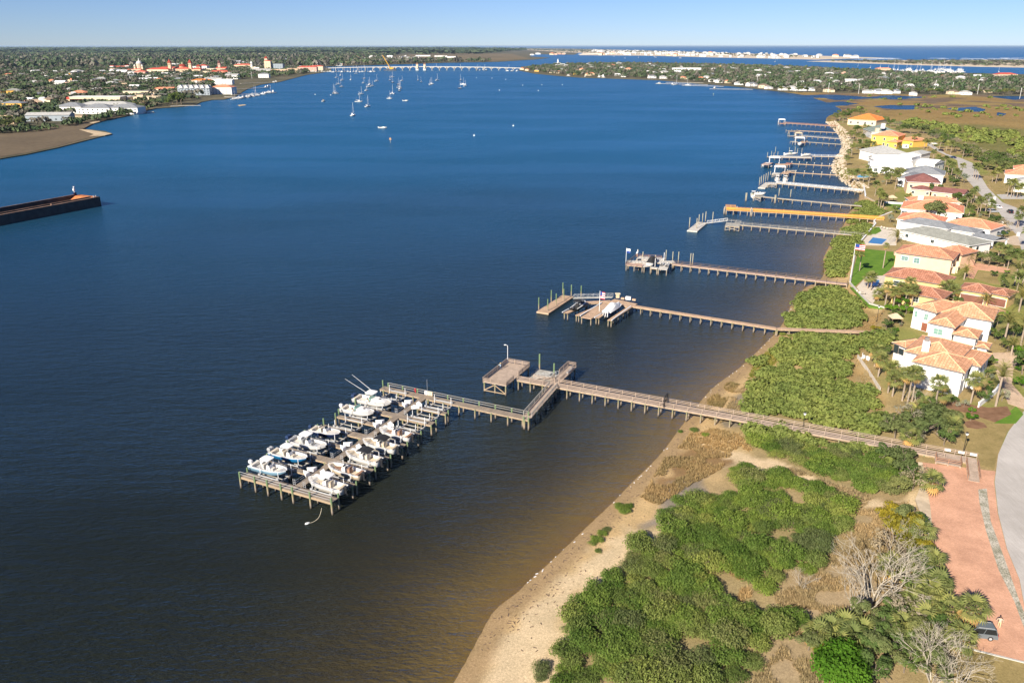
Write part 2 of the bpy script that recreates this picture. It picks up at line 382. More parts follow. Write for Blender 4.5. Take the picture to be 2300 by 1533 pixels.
leaf_mat('leaf_dark', (0.061, 0.108, 0.032), (0.142, 0.196, 0.068)); leaf_mat('leaf_bright', (.060, .150, .016), (.13, .255, .032)); leaf_mat('leaf_olive', (.16, .155, .022), (.29, .245, .035))
leaf_mat('leaf_oak', (0.105, 0.137, 0.052), (0.204, 0.227, 0.100)); leaf_mat('leaf_palm', (0.137, 0.182, 0.058), (0.267, 0.280, 0.111)); leaf_mat('leaf_date', (0.178, 0.190, 0.063), (0.322, 0.299, 0.121))
leaf_mat('leaf_yellow', (.30, .25, .03), (.48, .38, .05)); leaf_mat('leaf_grey', (0.204, 0.186, 0.138), (0.336, 0.306, 0.240)); leaf_mat('leaf_silver', (.24, .265, .20), (.36, .38, .30))
leaf_mat('dry_frond', (.36, .22, .085), (.48, .32, .14)); leaf_mat('grass_dry', (.25, .19, .105), (.36, .285, .17), .1); leaf_mat('grass_rust', (.27, .185, .09), (.39, .285, .145), .1); leaf_mat('grass_green', (.12, .15, .035), (.24, .24, .07), .15)
plain('bark', (.22, .175, .13), .95, .25, 2); plain('palm_trunk', (.36, .29, .22), .95, .2, 2); plain('dead_wood', (.42, .375, .30), .95, .15, 2)
def canopy_mat():
    n = NT('canopy'); at = n.n('Attribute', attribute_name='Col')
    f = n.noise(n.coord('Object'), .35, 4, .7)
    n.pbr(n.mix(.8, at.outputs['Color'], n.ramp(f, [(.3, (.45, .45, .45)), (.7, (1.45, 1.45, 1.4))]), 'MULTIPLY'), 1.0, None, .0)
canopy_mat()
# ================================================================ the lie of the land
def seg_dist(X, Y, P):
    D = np.full(X.shape, 1e9)
    for (ax, ay), (bx, by) in zip(P[:-1], P[1:]):
        dx, dy = bx-ax, by-ay; L = dx*dx+dy*dy+1e-9
        t = np.clip(((X-ax)*dx+(Y-ay)*dy)/L, 0, 1)
        D = np.minimum(D, np.hypot(X-ax-t*dx, Y-ay-t*dy))
    return D
def inside(X, Y, P):
    r = np.zeros(np.shape(X), bool); n = len(P)
    for i in range(n):
        ax, ay = P[i]; bx, by = P[(i+1) % n]
        if ay == by: continue
        c = ((ay > Y) != (by > Y)) & (X < (bx-ax)*(Y-ay)/(by-ay)+ax); r ^= c
    return r
def smooth(a, b, x):
    t = np.clip((x-a)/(b-a), 0, 1); return t*t*(3-2*t)
_tab = RNG.random((64, 64))
def vnoise(X, Y, s):
    X = np.asarray(X)/s; Y = np.asarray(Y)/s
    xi = np.floor(X).astype(int); yi = np.floor(Y).astype(int); fx = X-xi; fy = Y-yi
    fx = fx*fx*(3-2*fx); fy = fy*fy*(3-2*fy); g = lambda a, b: _tab[a % 64, b % 64]
    return (g(xi, yi)*(1-fx)+g(xi+1, yi)*fx)*(1-fy)+(g(xi, yi+1)*(1-fx)+g(xi+1, yi+1)*fx)*fy

COAST_PX = [(960, 1640), (1020, 1533), (1050, 1480), (1085, 1415), (1112, 1370), (1160, 1332), (1190, 1303), (1225, 1272), (1270, 1230), (1330, 1172), (1380, 1125),
            (1425, 1078), (1470, 1035), (1500, 1000), (1525, 965), (1556, 925), (1585, 888), (1612, 862), (1650, 835), (1690, 800), (1720, 770), (1745, 745), (1765, 715), (1775, 690),
            (1790, 665), (1812, 645), (1845, 626), (1853, 600), (1850, 580), (1866, 548), (1888, 515), (1898, 500), (1903, 482), (1922, 462), (1930, 446), (1926, 428), (1905, 411), (1880, 392),
            (1874, 375), (1880, 355), (1894, 335), (1892, 315), (1884, 300), (1869, 286), (1855, 272), (1862, 260), (1890, 250), (1880, 241), (1850, 228), (1800, 213), (1750, 206), (1700, 200)]
def curve(P, n=4):
    P = np.asarray(P); Q = np.vstack([2*P[0]-P[1], P, 2*P[-1]-P[-2]]); out = []
    for i in range(1, len(Q)-2):
        for t in np.arange(n)/n:
            a, b, c, e = Q[i-1:i+3]
            out.append(.5*(2*b+(c-a)*t+(2*a-5*b+4*c-e)*t*t+(3*b-a-3*c+e)*t**3))
    return np.vstack(out+[P[-1]])
COAST = curve(AN(COAST_PX), 3)
LAND_POLY = np.vstack([COAST, [[2600, 1560], [2600, -60], [COAST[0][0], -60]]])
LOT_PX = [(2300, 1640), (2120, 1533), (2066, 1300), (2064, 1040), (2022, 960), (1985, 892), (1928, 806), (1962, 760), (1985, 700), (1952, 690), (1908, 641), (1919, 575), (1931, 549), (1966, 507),
          (1972, 490), (1990, 470), (1946, 448), (1941, 428), (1916, 409), (1891, 389), (1886, 372), (1892, 353), (1905, 335), (1903, 315), (1895, 299), (1882, 286), (1872, 275), (1885, 264), (1985, 270),
          (2075, 296), (2160, 335), (2300, 372), (2600, 430)]
LOT = np.vstack([AN(LOT_PX, 1.5), [[600, 100]]])
PONDS = [AN(p) for p in ([(1735, 212), (1800, 214), (1870, 213), (1950, 218), (2000, 214), (2090, 219), (2020, 224), (1950, 222), (1880, 226), (1850, 221), (1790, 218)],
                         [(1960, 239), (2000, 236), (2055, 237), (2052, 247), (2010, 246), (1985, 244)], [(2125, 244), (2190, 240), (2215, 246), (2205, 252), (2160, 251)], [(2240, 252), (2262, 256), (2250, 262), (2240, 260)],
                         [(1840, 232), (1890, 228), (1930, 233), (1900, 238), (1870, 238)], [(2215, 217), (2280, 214), (2330, 220), (2280, 225)])]
def land(X, Y):
    """signed distance to the shore (positive on land) and height"""
    X = np.asarray(X, float); Y = np.asarray(Y, float)
    d = seg_dist(X, Y, COAST)*np.where(inside(X, Y, LAND_POLY), 1, -1)
    z = np.where(d < 0, np.maximum(.055*d, -6), 1.25*(1-np.exp(-np.maximum(d, 0)*.075)))
    z = z+np.where(d > 2, (vnoise(X, Y, 7)-.5)*.35*smooth(2, 8, d), 0)
    dl = seg_dist(X, Y, LOT)*np.where(inside(X, Y, LOT), 1, -1)
    t = smooth(-1.6, .1, dl); z = z*(1-t)+2.2*t
    m = (Y > 480) & (t < .5) & (d > 0)
    z = np.where(m, np.minimum(z, .3+.5*vnoise(X, Y, 40)), z)
    for p in PONDS:
        z = np.where(inside(X, Y, p), -.6, z)
    return d, z, dl
def gz(x, y):
    """height of the ground, read off the terrain grids"""
    if -45 <= x <= 298 and 56 <= y <= 429: g, a, b = NEARZ, (y-56)/.95, (x+45)/.95
    elif 429 < y < 1550 and .17 <= x/y <= .99: g, a, b = FARZ, math.log(y/429.0)/math.log(1.0055), (x/y-.17)/.0026
    else: return float(land(np.array([x]), np.array([y]))[1][0])
    i = min(int(a), g.shape[0]-2); j = min(int(b), g.shape[1]-2); a -= i; b -= j
    return float((g[i, j]*(1-b)+g[i, j+1]*b)*(1-a)+(g[i+1, j]*(1-b)+g[i+1, j+1]*b)*a)
def G(x, y):
    """pixel to a place on the ground"""
    p = A(x, y, 2.0)
    for _ in range(4): p = A(x, y, max(0, gz(p.x, p.y)))
    return p

def grid(X, Y):
    ny, nx = X.shape; i = np.arange(nx*ny).reshape(ny, nx)
    return np.stack([i[:-1, :-1], i[:-1, 1:], i[1:, 1:], i[1:, :-1]], -1).reshape(-1, 4)
def wpoly(pts, z=1.2): return AN(pts, z)
ZONES = [  # bare ground of the shore: patches with their own soil
    ([(1100, 1540), (1085, 1500), (1130, 1410), (1190, 1350), (1290, 1270), (1370, 1205), (1390, 1175), (1500, 1185), (1470, 1240), (1390, 1270), (1310, 1330), (1270, 1420), (1240, 1540)], (.60, .475, .305), 1.6),
    ([(1245, 1540), (1275, 1420), (1330, 1330), (1350, 1330), (1300, 1420), (1290, 1540)], (.58, .46, .30), 1.0),
    ([(1430, 1185), (1460, 1110), (1500, 1070), (1580, 1045), (1610, 1055), (1565, 1095), (1500, 1165)], (.26, .225, .185), 1.2),
    ([(1595, 940), (1640, 890), (1720, 840), (1740, 880), (1690, 930), (1640, 955)], (.265, .225, .165), 1.2),
    ([(1530, 985), (1560, 975), (1640, 1015), (1640, 1040), (1590, 1030)], (.34, .29, .22), .8),
    ([(1450, 1100), (1500, 1030), (1540, 995), (1640, 1020), (1610, 1060), (1520, 1080)], (.27, .175, .085), 1.0),
    ([(1740, 1350), (1900, 1250), (1960, 1150), (2040, 1130), (2060, 1260), (1930, 1440), (1800, 1540), (1700, 1540)], (.38, .29, .175), 2.0),
    ([(1690, 1040), (1760, 1045), (1830, 1075), (1790, 1080), (1720, 1065)], (.74, .61, .44), .7),
    ([(1945, 700), (1985, 705), (1965, 760), (1930, 810), (1940, 860), (1985, 900), (1960, 930), (1905, 830), (1925, 760)], (.33, .235, .11), 1.0),
    ([(1880, 640), (1915, 650), (1960, 700), (1940, 715)], (.36, .26, .12), 1.0),
]
PATH = AN([(1560, 985), (1640, 1015), (1690, 1032), (1740, 1046), (1790, 1068), (1850, 1092), (1910, 1120), (1990, 1133), (2060, 1130)], 1.2)
def soil(X, Y, d, z, dl):
    wx = X+(vnoise(X, Y, 2.3)-.5)*3.2+(vnoise(X+31, Y, 6)-.5)*3; wy = Y+(vnoise(X, Y+57, 2.3)-.5)*3.2+(vnoise(X+13, Y+9, 6)-.5)*3
    C = np.zeros(X.shape+(3,)); n1 = vnoise(X, Y, 11)[..., None]; n2 = vnoise(X+7, Y+3, 3)[..., None]
    C[:] = np.array((.37, .275, .155))*(1-n1)+np.array((.30, .245, .12))*n1
    def put(w, c):
        nonlocal C
        w = np.clip(w, 0, 1)[..., None]; C = C*(1-w)+np.array(c)*w
    near = Y < 480
    put(np.where(near, smooth(17, 8, d+(n2[..., 0]-.5)*8), 0), (.52, .375, .195))
    for p, c, soft in ZONES:
        P = wpoly(p); put(np.where(near, smooth(-soft, soft, seg_dist(wx, wy, np.vstack([P, P[:1]]))*np.where(inside(wx, wy, P), 1, -1)), 0), c)
    put(np.where(near, smooth(2.2, .8, seg_dist(wx, wy, PATH)), 0), (.64, .50, .32))
    put(smooth(4.5, 2.0, d), (.36, .255, .14)); put(smooth(.8, -.4, d), (.32, .225, .115)); put(smooth(-5, -22, d), (.25, .165, .065))
    put(smooth(-.8, .5, dl), (.34, .26, .125)); put(smooth(.2, 1.5, dl)*smooth(.45, .65, vnoise(X, Y, 17)), (.24, .245, .075))
    far = (Y > 480) & (dl < 0) & (d > 0)
    a = vnoise(X, Y, 90); b = vnoise(X+200, Y, 30); q = (Y-480)/1000+(a-.5)*.5
    mc = np.array((.155, .165, .052))*(1-b[..., None])+np.array((.22, .19, .068))*b[..., None]
    rc = np.array((.27, .17, .07))*(1-a[..., None])+np.array((.30, .23, .085))*a[..., None]
    w = (smooth(.22, .36, q))[..., None]; mc = mc*(1-w)+rc*w
    w2 = (smooth(.56, .66, q)*smooth(.4, .6, b))[..., None]; mc = mc*(1-w2)+np.array((.17, .125, .085))*w2
    C = np.where(far[..., None], mc, C)
    C = np.where((far & (z < .35))[..., None], C*.75, C)
    return C
# near and far terrain
ys = np.arange(56, 432, .95); xs = np.arange(-45, 300, .95)
X, Y = np.meshgrid(xs, ys); d, z, dl = land(X, Y); NEARZ = z
C = soil(X, Y, d, z, dl)
fc = grid(X, Y); k = (d > -70).ravel()[fc].any(1)
gr = inst('ground', np_mesh('ground', np.stack([X, Y, z], -1).reshape(-1, 3), fc[k], 'ground', C.reshape(-1, 3), True)); tag(gr, kind='structure')
ys = [429.0]
while ys[-1] < 1560: ys.append(ys[-1]*1.0055)
S, Y = np.meshgrid(np.arange(.17, 1.0, .0026), np.array(ys)); X = S*Y; d, z, dl = land(X, Y); FARZ = z
C = soil(X, Y, d, z, dl); fc = grid(X, Y); k = (d > -40).ravel()[fc].any(1)
tag(inst('marsh', np_mesh('marsh', np.stack([X, Y, z-.02], -1).reshape(-1, 3), fc[k], 'marshland', C.reshape(-1, 3), True)), kind='structure')
# water: one sheet to the horizon, finer along the shore
def lines(lo, hi, st, far_lo, far_hi, g=1.35):
    a = list(np.arange(lo, hi, st)); s = st
    while a[-1] < far_hi: s *= g; a.append(a[-1]+s)
    s = st
    while a[0] > far_lo: s *= g; a.insert(0, a[0]-s)
    return np.array(a)
wx = lines(-70, 200, 1.5, -90000, 90000); wy = lines(60, 400, 1.5, -3000, 90000, 1.12)
X, Y = np.meshgrid(wx, wy)
nearm = (np.abs(X) < 1500) & (Y < 2500)
d = np.full(X.shape, -500.0); d[nearm] = land(X[nearm], Y[nearm])[0]
depth = np.maximum(0, -d)*.055
clear = (.80*np.exp(-depth*3.0)+.20*np.exp(-depth*1.0))*np.where(Y < 420, 1, .15)
clear = np.where(d > 0, np.where(Y < 480, 1.0, 0.0), clear)*(.72+.28*vnoise(X, Y, 14))
sea = smooth(90, 760, Y+.25*np.abs(X)+60*(vnoise(X, Y, 70)-.5))*np.where(d > -60, smooth(0, 60, -d)*.75+.25, 1)
W = np.zeros(X.shape+(3,)); W[..., 0] = clear; W[..., 1] = sea
tag(inst('water', np_mesh('water', np.stack([X, Y, X*0], -1).reshape(-1, 3), grid(X, Y), 'water', W.reshape(-1, 3))), kind='structure')
# bed under the deep part
# flat sheets of the far shores
def flat(name, px, mat, z, kind='structure', parent=None, base=None):
    P = AN(px, z); m = MB(); m.poly([tuple(p) for p in P], (base if base is not None else z-.6), z)
    o = m.build(name, mat, parent); 
    if kind: tag(o, kind=kind)
    return o
LEFT_PX = [(-900, 430), (0, 356), (60, 346), (130, 331), (200, 313), (252, 300), (235, 294), (190, 290), (175, 284), (200, 276), (230, 270), (300, 254), (350, 243), (400, 240), (440, 235), (452, 229), (478, 224), (505, 223), (530, 216), (545, 206), (560, 198), (585, 190),
           (628, 184), (690, 168), (745, 160), (742, 153), (720, 150), (1400, 140), (1180, 128), (1250, 122), (1150, 112), (1000, 107.2), (-3000, 107.2), (-3000, 300)]
LEFT_PX[27:] = [(720, 150), (850, 146), (1000, 141), (1120, 139), (1200, 134), (1235, 130), (1190, 127), (1195, 122), (1290, 123), (1300, 119), (1190, 113), (1130, 108.5), (1000, 106.4), (-3000, 106.4), (-3000, 300)]
flat('far_shore', LEFT_PX, 'town_ground', .7)
ISLE_PX = [(1165, 158), (1200, 165), (1250, 170), (1300, 174), (1400, 177), (1480, 180), (1560, 187), (1640, 193), (1700, 199), (1760, 206), (1900, 209), (2020, 212), (2200, 213), (2600, 222), (2900, 190), (2300, 167), (2000, 160), (1900, 155), (1750, 148), (1600, 143), (1400, 140), (1250, 143), (1170, 150)]
flat('island_ground', ISLE_PX, 'town_ground', .9)
BEACH_PX = [(1300, 124), (1450, 125), (1600, 129), (1750, 132), (1840, 134), (1925, 131.5), (1990, 130), (1920, 128), (1800, 124), (1600, 118), (1450, 113.5), (1300, 110), (1120, 107.3), (1000, 106.4), (1130, 109), (1200, 114), (1310, 119)]
flat('barrier_beach', BEACH_PX, 'sand_sheet', .7)
flat('sand_island', [(1812, 138), (1900, 141), (2050, 146), (2200, 150), (2320, 152), (2700, 160), (2700, 136), (2300, 134), (2100, 134.5), (1950, 136), (1850, 136.6)], 'sand_sheet', .5)
flat('mud_shore', [(-700, 411), (0, 353), (60, 343), (130, 328), (200, 310), (246, 299), (185, 290), (215, 274), (300, 257), (250, 262), (150, 280), (80, 292), (0, 300), (-700, 330)], 'mud_flat', .9, base=.5)
flat('sand_spit', [(178, 290.5), (205, 292), (252, 300), (235, 304), (200, 306), (212, 301), (195, 296)], 'spit_sand', 1.0, base=.5)
flat('sand_patch', [(200, 276), (222, 270.5), (225, 273), (210, 277)], 'spit_sand', 1.0, base=.5)
flat('sand_bar', [(534, 236), (550, 234.6), (553, 236), (538, 238.6)], 'spit_sand', .25, base=-.3)
flat('marsh_flat', [(760, 136), (1000, 137), (1110, 137), (1190, 132), (1150, 121), (1000, 117), (850, 128)], 'far_marsh', .9, base=.6)
flat('left_lagoon', [(0, 141), (40, 143), (60, 141), (30, 138.6), (0, 138.6)], 'water', .95, base=.6)
flat('marsh_strip', [(-200, 141), (-200, 137), (100, 136.4), (200, 137.4), (120, 140), (60, 140.6)], 'far_marsh', 1.0, base=.6)
flat('tidal_creek', [(10, 213), (75, 203), (140, 188), (195, 182), (196, 187), (140, 195), (80, 208), (20, 217)], 'water', .85, base=.6)
flat('upper_lagoon', [(340, 140.5), (470, 133), (570, 135), (480, 138), (410, 142), (350, 143)], 'water', .9, base=.6)
# sheets on the lots
def sheet_on(name, px, mat, dz, z=2.2, h=.3):
    P = AN(px, z); m = MB(); m.poly([tuple(p) for p in P], z-h, z+dz); return tag(m.build(name, mat), kind='structure')
sheet_on('road', [(2312, 1420), (2290, 1300), (2262, 1232), (2242, 1152), (2234, 1082), (2242, 1020), (2264, 970), (2302, 920), (2370, 880), (2450, 1000), (2470, 1200), (2420, 1430)], 'road', .03)
sheet_on('road', [(2060, 306), (2080, 316), (2126, 346), (2158, 355), (2184, 366), (2194, 381), (2208, 404), (2219, 422), (2237, 440), (2252, 455), (2277, 464), (2330, 488), (2360, 590), (2300, 580), (2294, 560), (2286, 530), (2264, 507), (2244, 477), (2230, 459), (2206, 441), (2182, 415), (2162, 393), (2153, 377), (2150, 360), (2104, 339), (2078, 323), (2052, 309)], 'road', .03)
sheet_on('plaza', [(2072, 1038), (2090, 1140), (2104, 1300), (2114, 1400), (2150, 1446), (2195, 1459), (2330, 1492), (2325, 1430), (2311, 1420), (2289, 1300), (2261, 1232), (2241, 1152), (2233, 1082), (2236, 1058)], 'brick_paver', .05)
sheet_on('gravel_strip', [(2197, 1099), (2216, 1097), (2225, 1170), (2262, 1270), (2290, 1350), (2312, 1405), (2300, 1410), (2278, 1350), (2243, 1280), (2214, 1190), (2200, 1130)], 'gravel', .062)
sheet_on('sand_path', [(2062, 1037), (2072, 1038), (2090, 1140), (2102, 1280), (2092, 1280), (2070, 1160), (2056, 1120), (2068, 1090)], 'sand_sheet', .03)
sheet_on('kerb', [(2150, 1447), (2195, 1459.5), (2330, 1493), (2330, 1496), (2195, 1462.5), (2150, 1450)], 'concrete', .11)
sheet_on('lawn', [(2060, 930), (2080, 912), (2140, 918), (2200, 935), (2245, 945), (2290, 946), (2263, 968), (2241, 1018), (2233, 1054), (2192, 1042), (2160, 985), (2140, 950)], 'dry_lawn', .028)
sheet_on('lawn', [(2232, 950), (2250, 940), (2282, 912), (2299, 930), (2281, 951), (2255, 951)], 'lawn', .034)
sheet_on('lawn', [(2150, 1451), (2195, 1464), (2330, 1497), (2400, 1640), (2140, 1640)], 'dry_lawn', .03)
sheet_on('driveway', [(2230, 792), (2298, 790), (2276, 830), (2273, 862), (2302, 895), (2302, 919), (2264, 906), (2251, 870), (2235, 830)], 'pale_paver', .04)
sheet_on('driveway', [(2161, 586), (2190, 589), (2267, 603), (2269, 613), (2197, 606), (2187, 626), (2168, 622), (2178, 604)], 'brick_paver', .04)
sheet_on('driveway', [(2166, 678), (2205, 678), (2240, 690), (2262, 700), (2262, 716), (2216, 700), (2180, 700)], 'brick_paver', .04)
sheet_on('lawn', [(2189, 625), (2198, 609), (2245, 616), (2240, 626), (2248, 640), (2220, 636)], 'dry_lawn', .03)
sheet_on('lawn', [(1930, 557), (2010, 566), (2012, 590), (1988, 618), (1946, 620), (1922, 642), (1910, 640), (1918, 600)], 'lawn', .03)
sheet_on('pool_terrace', [(1924, 645), (1947, 620), (1990, 619), (1988, 650), (1975, 662), (1960, 682), (1940, 665)], 'pool_deck_stone', .04)
sheet_on('lawn', [(1909, 644), (1920, 646), (1950, 678), (1984, 690), (1984, 694), (1950, 688)], 'lawn', .035)
sheet_on('pool_terrace', [(1966, 509), (1979, 509), (2018, 513), (2013, 551), (1930, 551)], 'pool_deck_stone', .04)
sheet_on('lawn', [(1962, 511), (1975, 510), (1980, 519), (1967, 526), (1951, 526)], 'lawn', .05)
sheet_on('lawn', [(1968, 501), (2004, 480), (2022, 481), (2017, 511), (1967, 507)], 'dry_lawn', .03)
sheet_on('lawn', [(1990, 452), (2040, 455), (2040, 470), (1990, 462)], 'lawn', .03)
sheet_on('lawn', [(1925, 385), (1955, 380), (2010, 390), (2010, 440), (1950, 440), (1915, 405)], 'dry_lawn', .03)
sheet_on('lawn', [(1900, 345), (1930, 330), (1955, 345), (1950, 368), (1905, 372)], 'dry_lawn', .03)
sheet_on('lawn', [(1886, 282), (1905, 280), (1912, 300), (1900, 310)], 'dry_lawn', .03)
sheet_on('lawn', [(2212, 400), (2262, 398), (2290, 430), (2300, 455), (2280, 460), (2255, 452), (2240, 438)], 'dry_lawn', .03)
sheet_on('lawn', [(2200, 540), (2290, 545), (2296, 600), (2240, 590)], 'dry_lawn', .03)
sheet_on('lawn', [(2180, 455), (2228, 462), (2240, 476), (2260, 508), (2280, 528), (2240, 532), (2200, 500)], 'dry_lawn', .029)
sheet_on('driveway', [(2190, 440), (2206, 445), (2228, 461), (2218, 463), (2186, 449)], 'drive', .045)
sheet_on('driveway', [(2225, 508), (2262, 506), (2276, 519), (2230, 517)], 'drive', .045)
sheet_on('driveway', [(2232, 540), (2284, 528), (2294, 552), (2250, 548)], 'drive', .045)
sheet_on('driveway', [(2238, 437), (2262, 436), (2300, 440), (2300, 447), (2250, 447)], 'asphalt_pale', .045)
sheet_on('driveway', [(2184, 556), (2224, 558), (2220, 574), (2180, 570)], 'drive', .045)
sheet_on('mulch_bed', [(2045, 905), (2110, 900), (2160, 905), (2220, 915), (2262, 912), (2272, 930), (2235, 948), (2180, 930), (2130, 916), (2060, 922)], 'mulch', .045)
sheet_on('mulch_bed', [(2163, 948), (2185, 942), (2210, 950), (2218, 960), (2195, 963), (2172, 960)], 'mulch', .05)
# pools: a rim and a sheet of water
def pool(px, label, mat, rim='pool_deck_stone'):
    P = AN(px, 2.2); c = P.mean(0); t = thing('swimming_pool', label, 'pool', (c[0], c[1], 2.2))
    m = MB(); O = [(p-c)*1.16 for p in P]; I = [(p-c) for p in P]; n = len(P)
    for i in range(n):
        j = (i+1) % n
        m.hexa([(*O[i], -.2), (*O[j], -.2), (*I[j], -.2), (*I[i], -.2)], [(*O[i], .12), (*O[j], .12), (*I[j], .12), (*I[i], .12)])
    m.build('rim', rim, t)
    m = MB(); m.poly([tuple(p*.995) for p in I], -.3, .06); m.build('pool_water', mat, t)
pool([(1961, 533), (1993, 537), (1980, 549), (1949, 546)], 'rectangular blue pool on the pale terrace beside the long grey roof', 'pool_water')
pool([(1957, 627), (1976, 629), (1970, 643), (1952, 640)], 'blue pool behind palms beside the bright green lawn', 'pool_water')
pool([(1924, 396), (1932, 393), (1953, 394), (1956, 397), (1945, 399), (1928, 399)], 'kidney shaped turquoise pool in the dry lawn', 'pool_turq')
pool([(2014, 465), (2028, 466), (2026, 471), (2012, 470)], 'small blue pool on the fenced white terrace', 'pool_water')
# ================================================================ small shared pieces
UNIT = {}
def unit(kind, mat):
    k = (kind, mat)
    if k not in UNIT:
        m = MB()
        if kind == 'box': m.box(0, 0, 0, 1, 1, 1)
        elif kind == 'cyl': m.tube((0, 0, -.5), (0, 0, .5), .5, .5, 8)
        elif kind == 'pile':
            m.tube((0, 0, 0), (0, 0, .985), .5, .5, 8); m.tube((0, 0, .985), (0, 0, 1), .5, .32, 8)
        UNIT[k] = m.mesh(kind, mat, kind != 'box' and False)
    return UNIT[k]
def barI(name, mat, root, p0, p1, w, h, kind='box'):
    p0 = Vector(p0); p1 = Vector(p1); d = p1-p0
    o = bpy.data.objects.new(name, unit(kind, mat)); o.location = (p0+p1)/2
    if kind == 'box': o.rotation_euler = d.to_track_quat('X', 'Z').to_euler(); o.scale = (d.length, w, h)
    else: o.rotation_euler = d.to_track_quat('Z', 'Y').to_euler(); o.scale = (w, h, d.length)
    return link(o, root)
def tubeI(name, mat, root, p0, p1, r): return barI(name, mat, root, p0, p1, 2*r, 2*r, 'cyl')
def boxI(name, mat, root, c, s, rz=0.0): return inst(name, unit('box', mat), root, c, (0, 0, rz), s)
def piling(root, x, y, top, mat='piling_green', r=.17, bot=-1.5, name='piling'):
    return inst(name, unit('pile', mat), root, (x, y, bot), (0, 0, random.random()*6), (2*r, 2*r, top-bot))
def deck(root, p0, p1, w, mat, name='deck', th=.14, stringer='beam_wood'):
    """boards from p0 to p1 (their top), with stringers under the edges"""
    p0 = Vector(p0); p1 = Vector(p1); d = p1-p0; L = d.length
    m = MB(); m.box(0, 0, -th/2, L, w, th)
    o = m.build(name, mat, root); o.location = (p0+p1)/2; o.rotation_euler = d.to_track_quat('X', 'Z').to_euler()
    if stringer:
        m = MB()
        for s in (-1, 1): m.box(0, s*(w/2-.1), -th-.13, L-.02, .1, .26)
        m.build('stringer', stringer, o)
    return o
def loc_of(root, px, z):
    """pixel at height z in the local frame of root"""
    p = A(px[0], px[1], z)-root.location; p.z = z-root.location.z
    a = -root.rotation_euler.z; q = rot2(p, a); q.z = p.z; return q
def rails(root, p0, p1, mat, post_n, zs=(.45, .8, 1.1), cap=True, pw=.11, rw=.05, rh=.13, name='railing'):
    p0 = Vector(p0); p1 = Vector(p1)
    for i in range(post_n+1):
        q = p0.lerp(p1, i/post_n); boxI('railing_post', mat, root, (q.x, q.y, q.z+zs[-1]/2-.1), (pw, pw, zs[-1]+.2))
    for z in zs[:-1]: barI('rail', mat, root, p0+Vector((0, 0, z)), p1+Vector((0, 0, z)), rw, rh)
    z = zs[-1]; barI('handrail', mat, root, p0+Vector((0, 0, z)), p1+Vector((0, 0, z)), .16 if cap else rw, .05 if cap else rh)
def pipe_rails(root, p0, p1, zs=(.5, 1.0), mat='alu', r=.035):
    for z in zs: tubeI('rail', mat, root, Vector(p0)+Vector((0, 0, z)), Vector(p1)+Vector((0, 0, z)), r)
def local_thing(name, label, cat, a, b, group=None):
    """a thing whose local x runs from a to b"""
    d = b-a; t = thing(name, label, cat, (a.x, a.y, 0), math.atan2(d.y, d.x), group); return t, math.hypot(d.x, d.y)

# ================================================================ the long community pier
PZ = 2.6
t, L = local_thing('pier', 'long wooden pier with railings crossing the mangroves to a fishing platform', 'pier', A(1166, 849, PZ), A(2120, 1022, PZ))
PIER = t
deck(t, (0, 0, PZ), (L, 0, PZ), 2.4, 'deck_pier')
NB = int(L/3.05)
for i in range(NB+1):
    x = .3+i*(L-.6)/NB; w = t.matrix_basis @ Vector((x, 0, 0)); g = gz(w.x, w.y)
    for s in (-1, 1): piling(t, x, s*1.08, PZ-.2, 'piling_green', .16, g-1.0)
    boxI('cross_beam', 'beam_wood', t, (x, 0, PZ-.5), (.12, 2.7, .26))
    if i % 2 == 0 and g < .6: barI('brace', 'dark_wood', t, (x+.12, -1.0, .3), (x+.12, 1.0, PZ-.6), .06, .18)
NB2 = NB
rails(t, (9.6, 1.15, PZ), (L, 1.15, PZ), 'rail_wood', int((L-9.6)/3.05)); rails(t, (9.6, -1.15, PZ), (L, -1.15, PZ), 'rail_wood', int((L-9.6)/3.05))
rails(t, (3.2, 1.15, PZ), (8.6, 1.15, PZ), 'rail_wood', 2); rails(t, (0, -1.15, PZ), (6.6, -1.15, PZ), 'rail_wood', 2)
# fishing platform at the river end
c = [loc_of(t, p, PZ) for p in ((1087, 855), (1137, 868), (1187, 822), (1140, 812))]
x0 = (c[0].x+c[3].x)/2; x1 = (c[1].x+c[2].x)/2; y0 = (c[0].y+c[1].y)/2; y1 = (c[2].y+c[3].y)/2
deck(t, ((x0+x1)/2, y0, PZ-.003), ((x0+x1)/2, y1, PZ-.003), x1-x0, 'deck_pier', 'platform')
rails(t, (x0, y0, PZ), (x0, y1, PZ), 'rail_wood', 5, (.25, .5, .75, 1.05)); rails(t, (x0, y1, PZ), (x1, y1, PZ), 'rail_wood', 3, (.25, .5, .75, 1.05))
rails(t, (x0, y0, PZ), (x1, y0, PZ), 'rail_wood', 3, (.25, .5, .75, 1.05)); rails(t, (x1, 1.3, PZ), (x1, y1, PZ), 'rail_wood', 3, (.25, .5, .75, 1.05)); rails(t, (x1, y0, PZ), (x1, -1.3, PZ), 'rail_wood', 1, (.25, .5, .75, 1.05))
for i in range(3):
    for j in range(4): piling(t, x0+.25+(x1-x0-.5)*i/2, y0+.25+(y1-y0-.5)*j/3, PZ-.2, 'piling_green', .17)
for i in range(2):
    xa, xb = x0+.25+(x1-x0-.5)*i/2, x0+.25+(x1-x0-.5)*(i+1)/2
    barI('brace', 'beam_wood', t, (xa, y0+.05, .5), (xb, y0+.05, PZ-.4), .06, .2) if i == 0 else barI('brace', 'beam_wood', t, (xa, y0+.05, PZ-.4), (xb, y0+.05, .5), .06, .2)
barI('brace', 'beam_wood', t, (x0+.2, y0+.02, .45), (x1-.2, y0+.02, .45), .06, .2)
PLAT = (x0, x1, y0, y1)
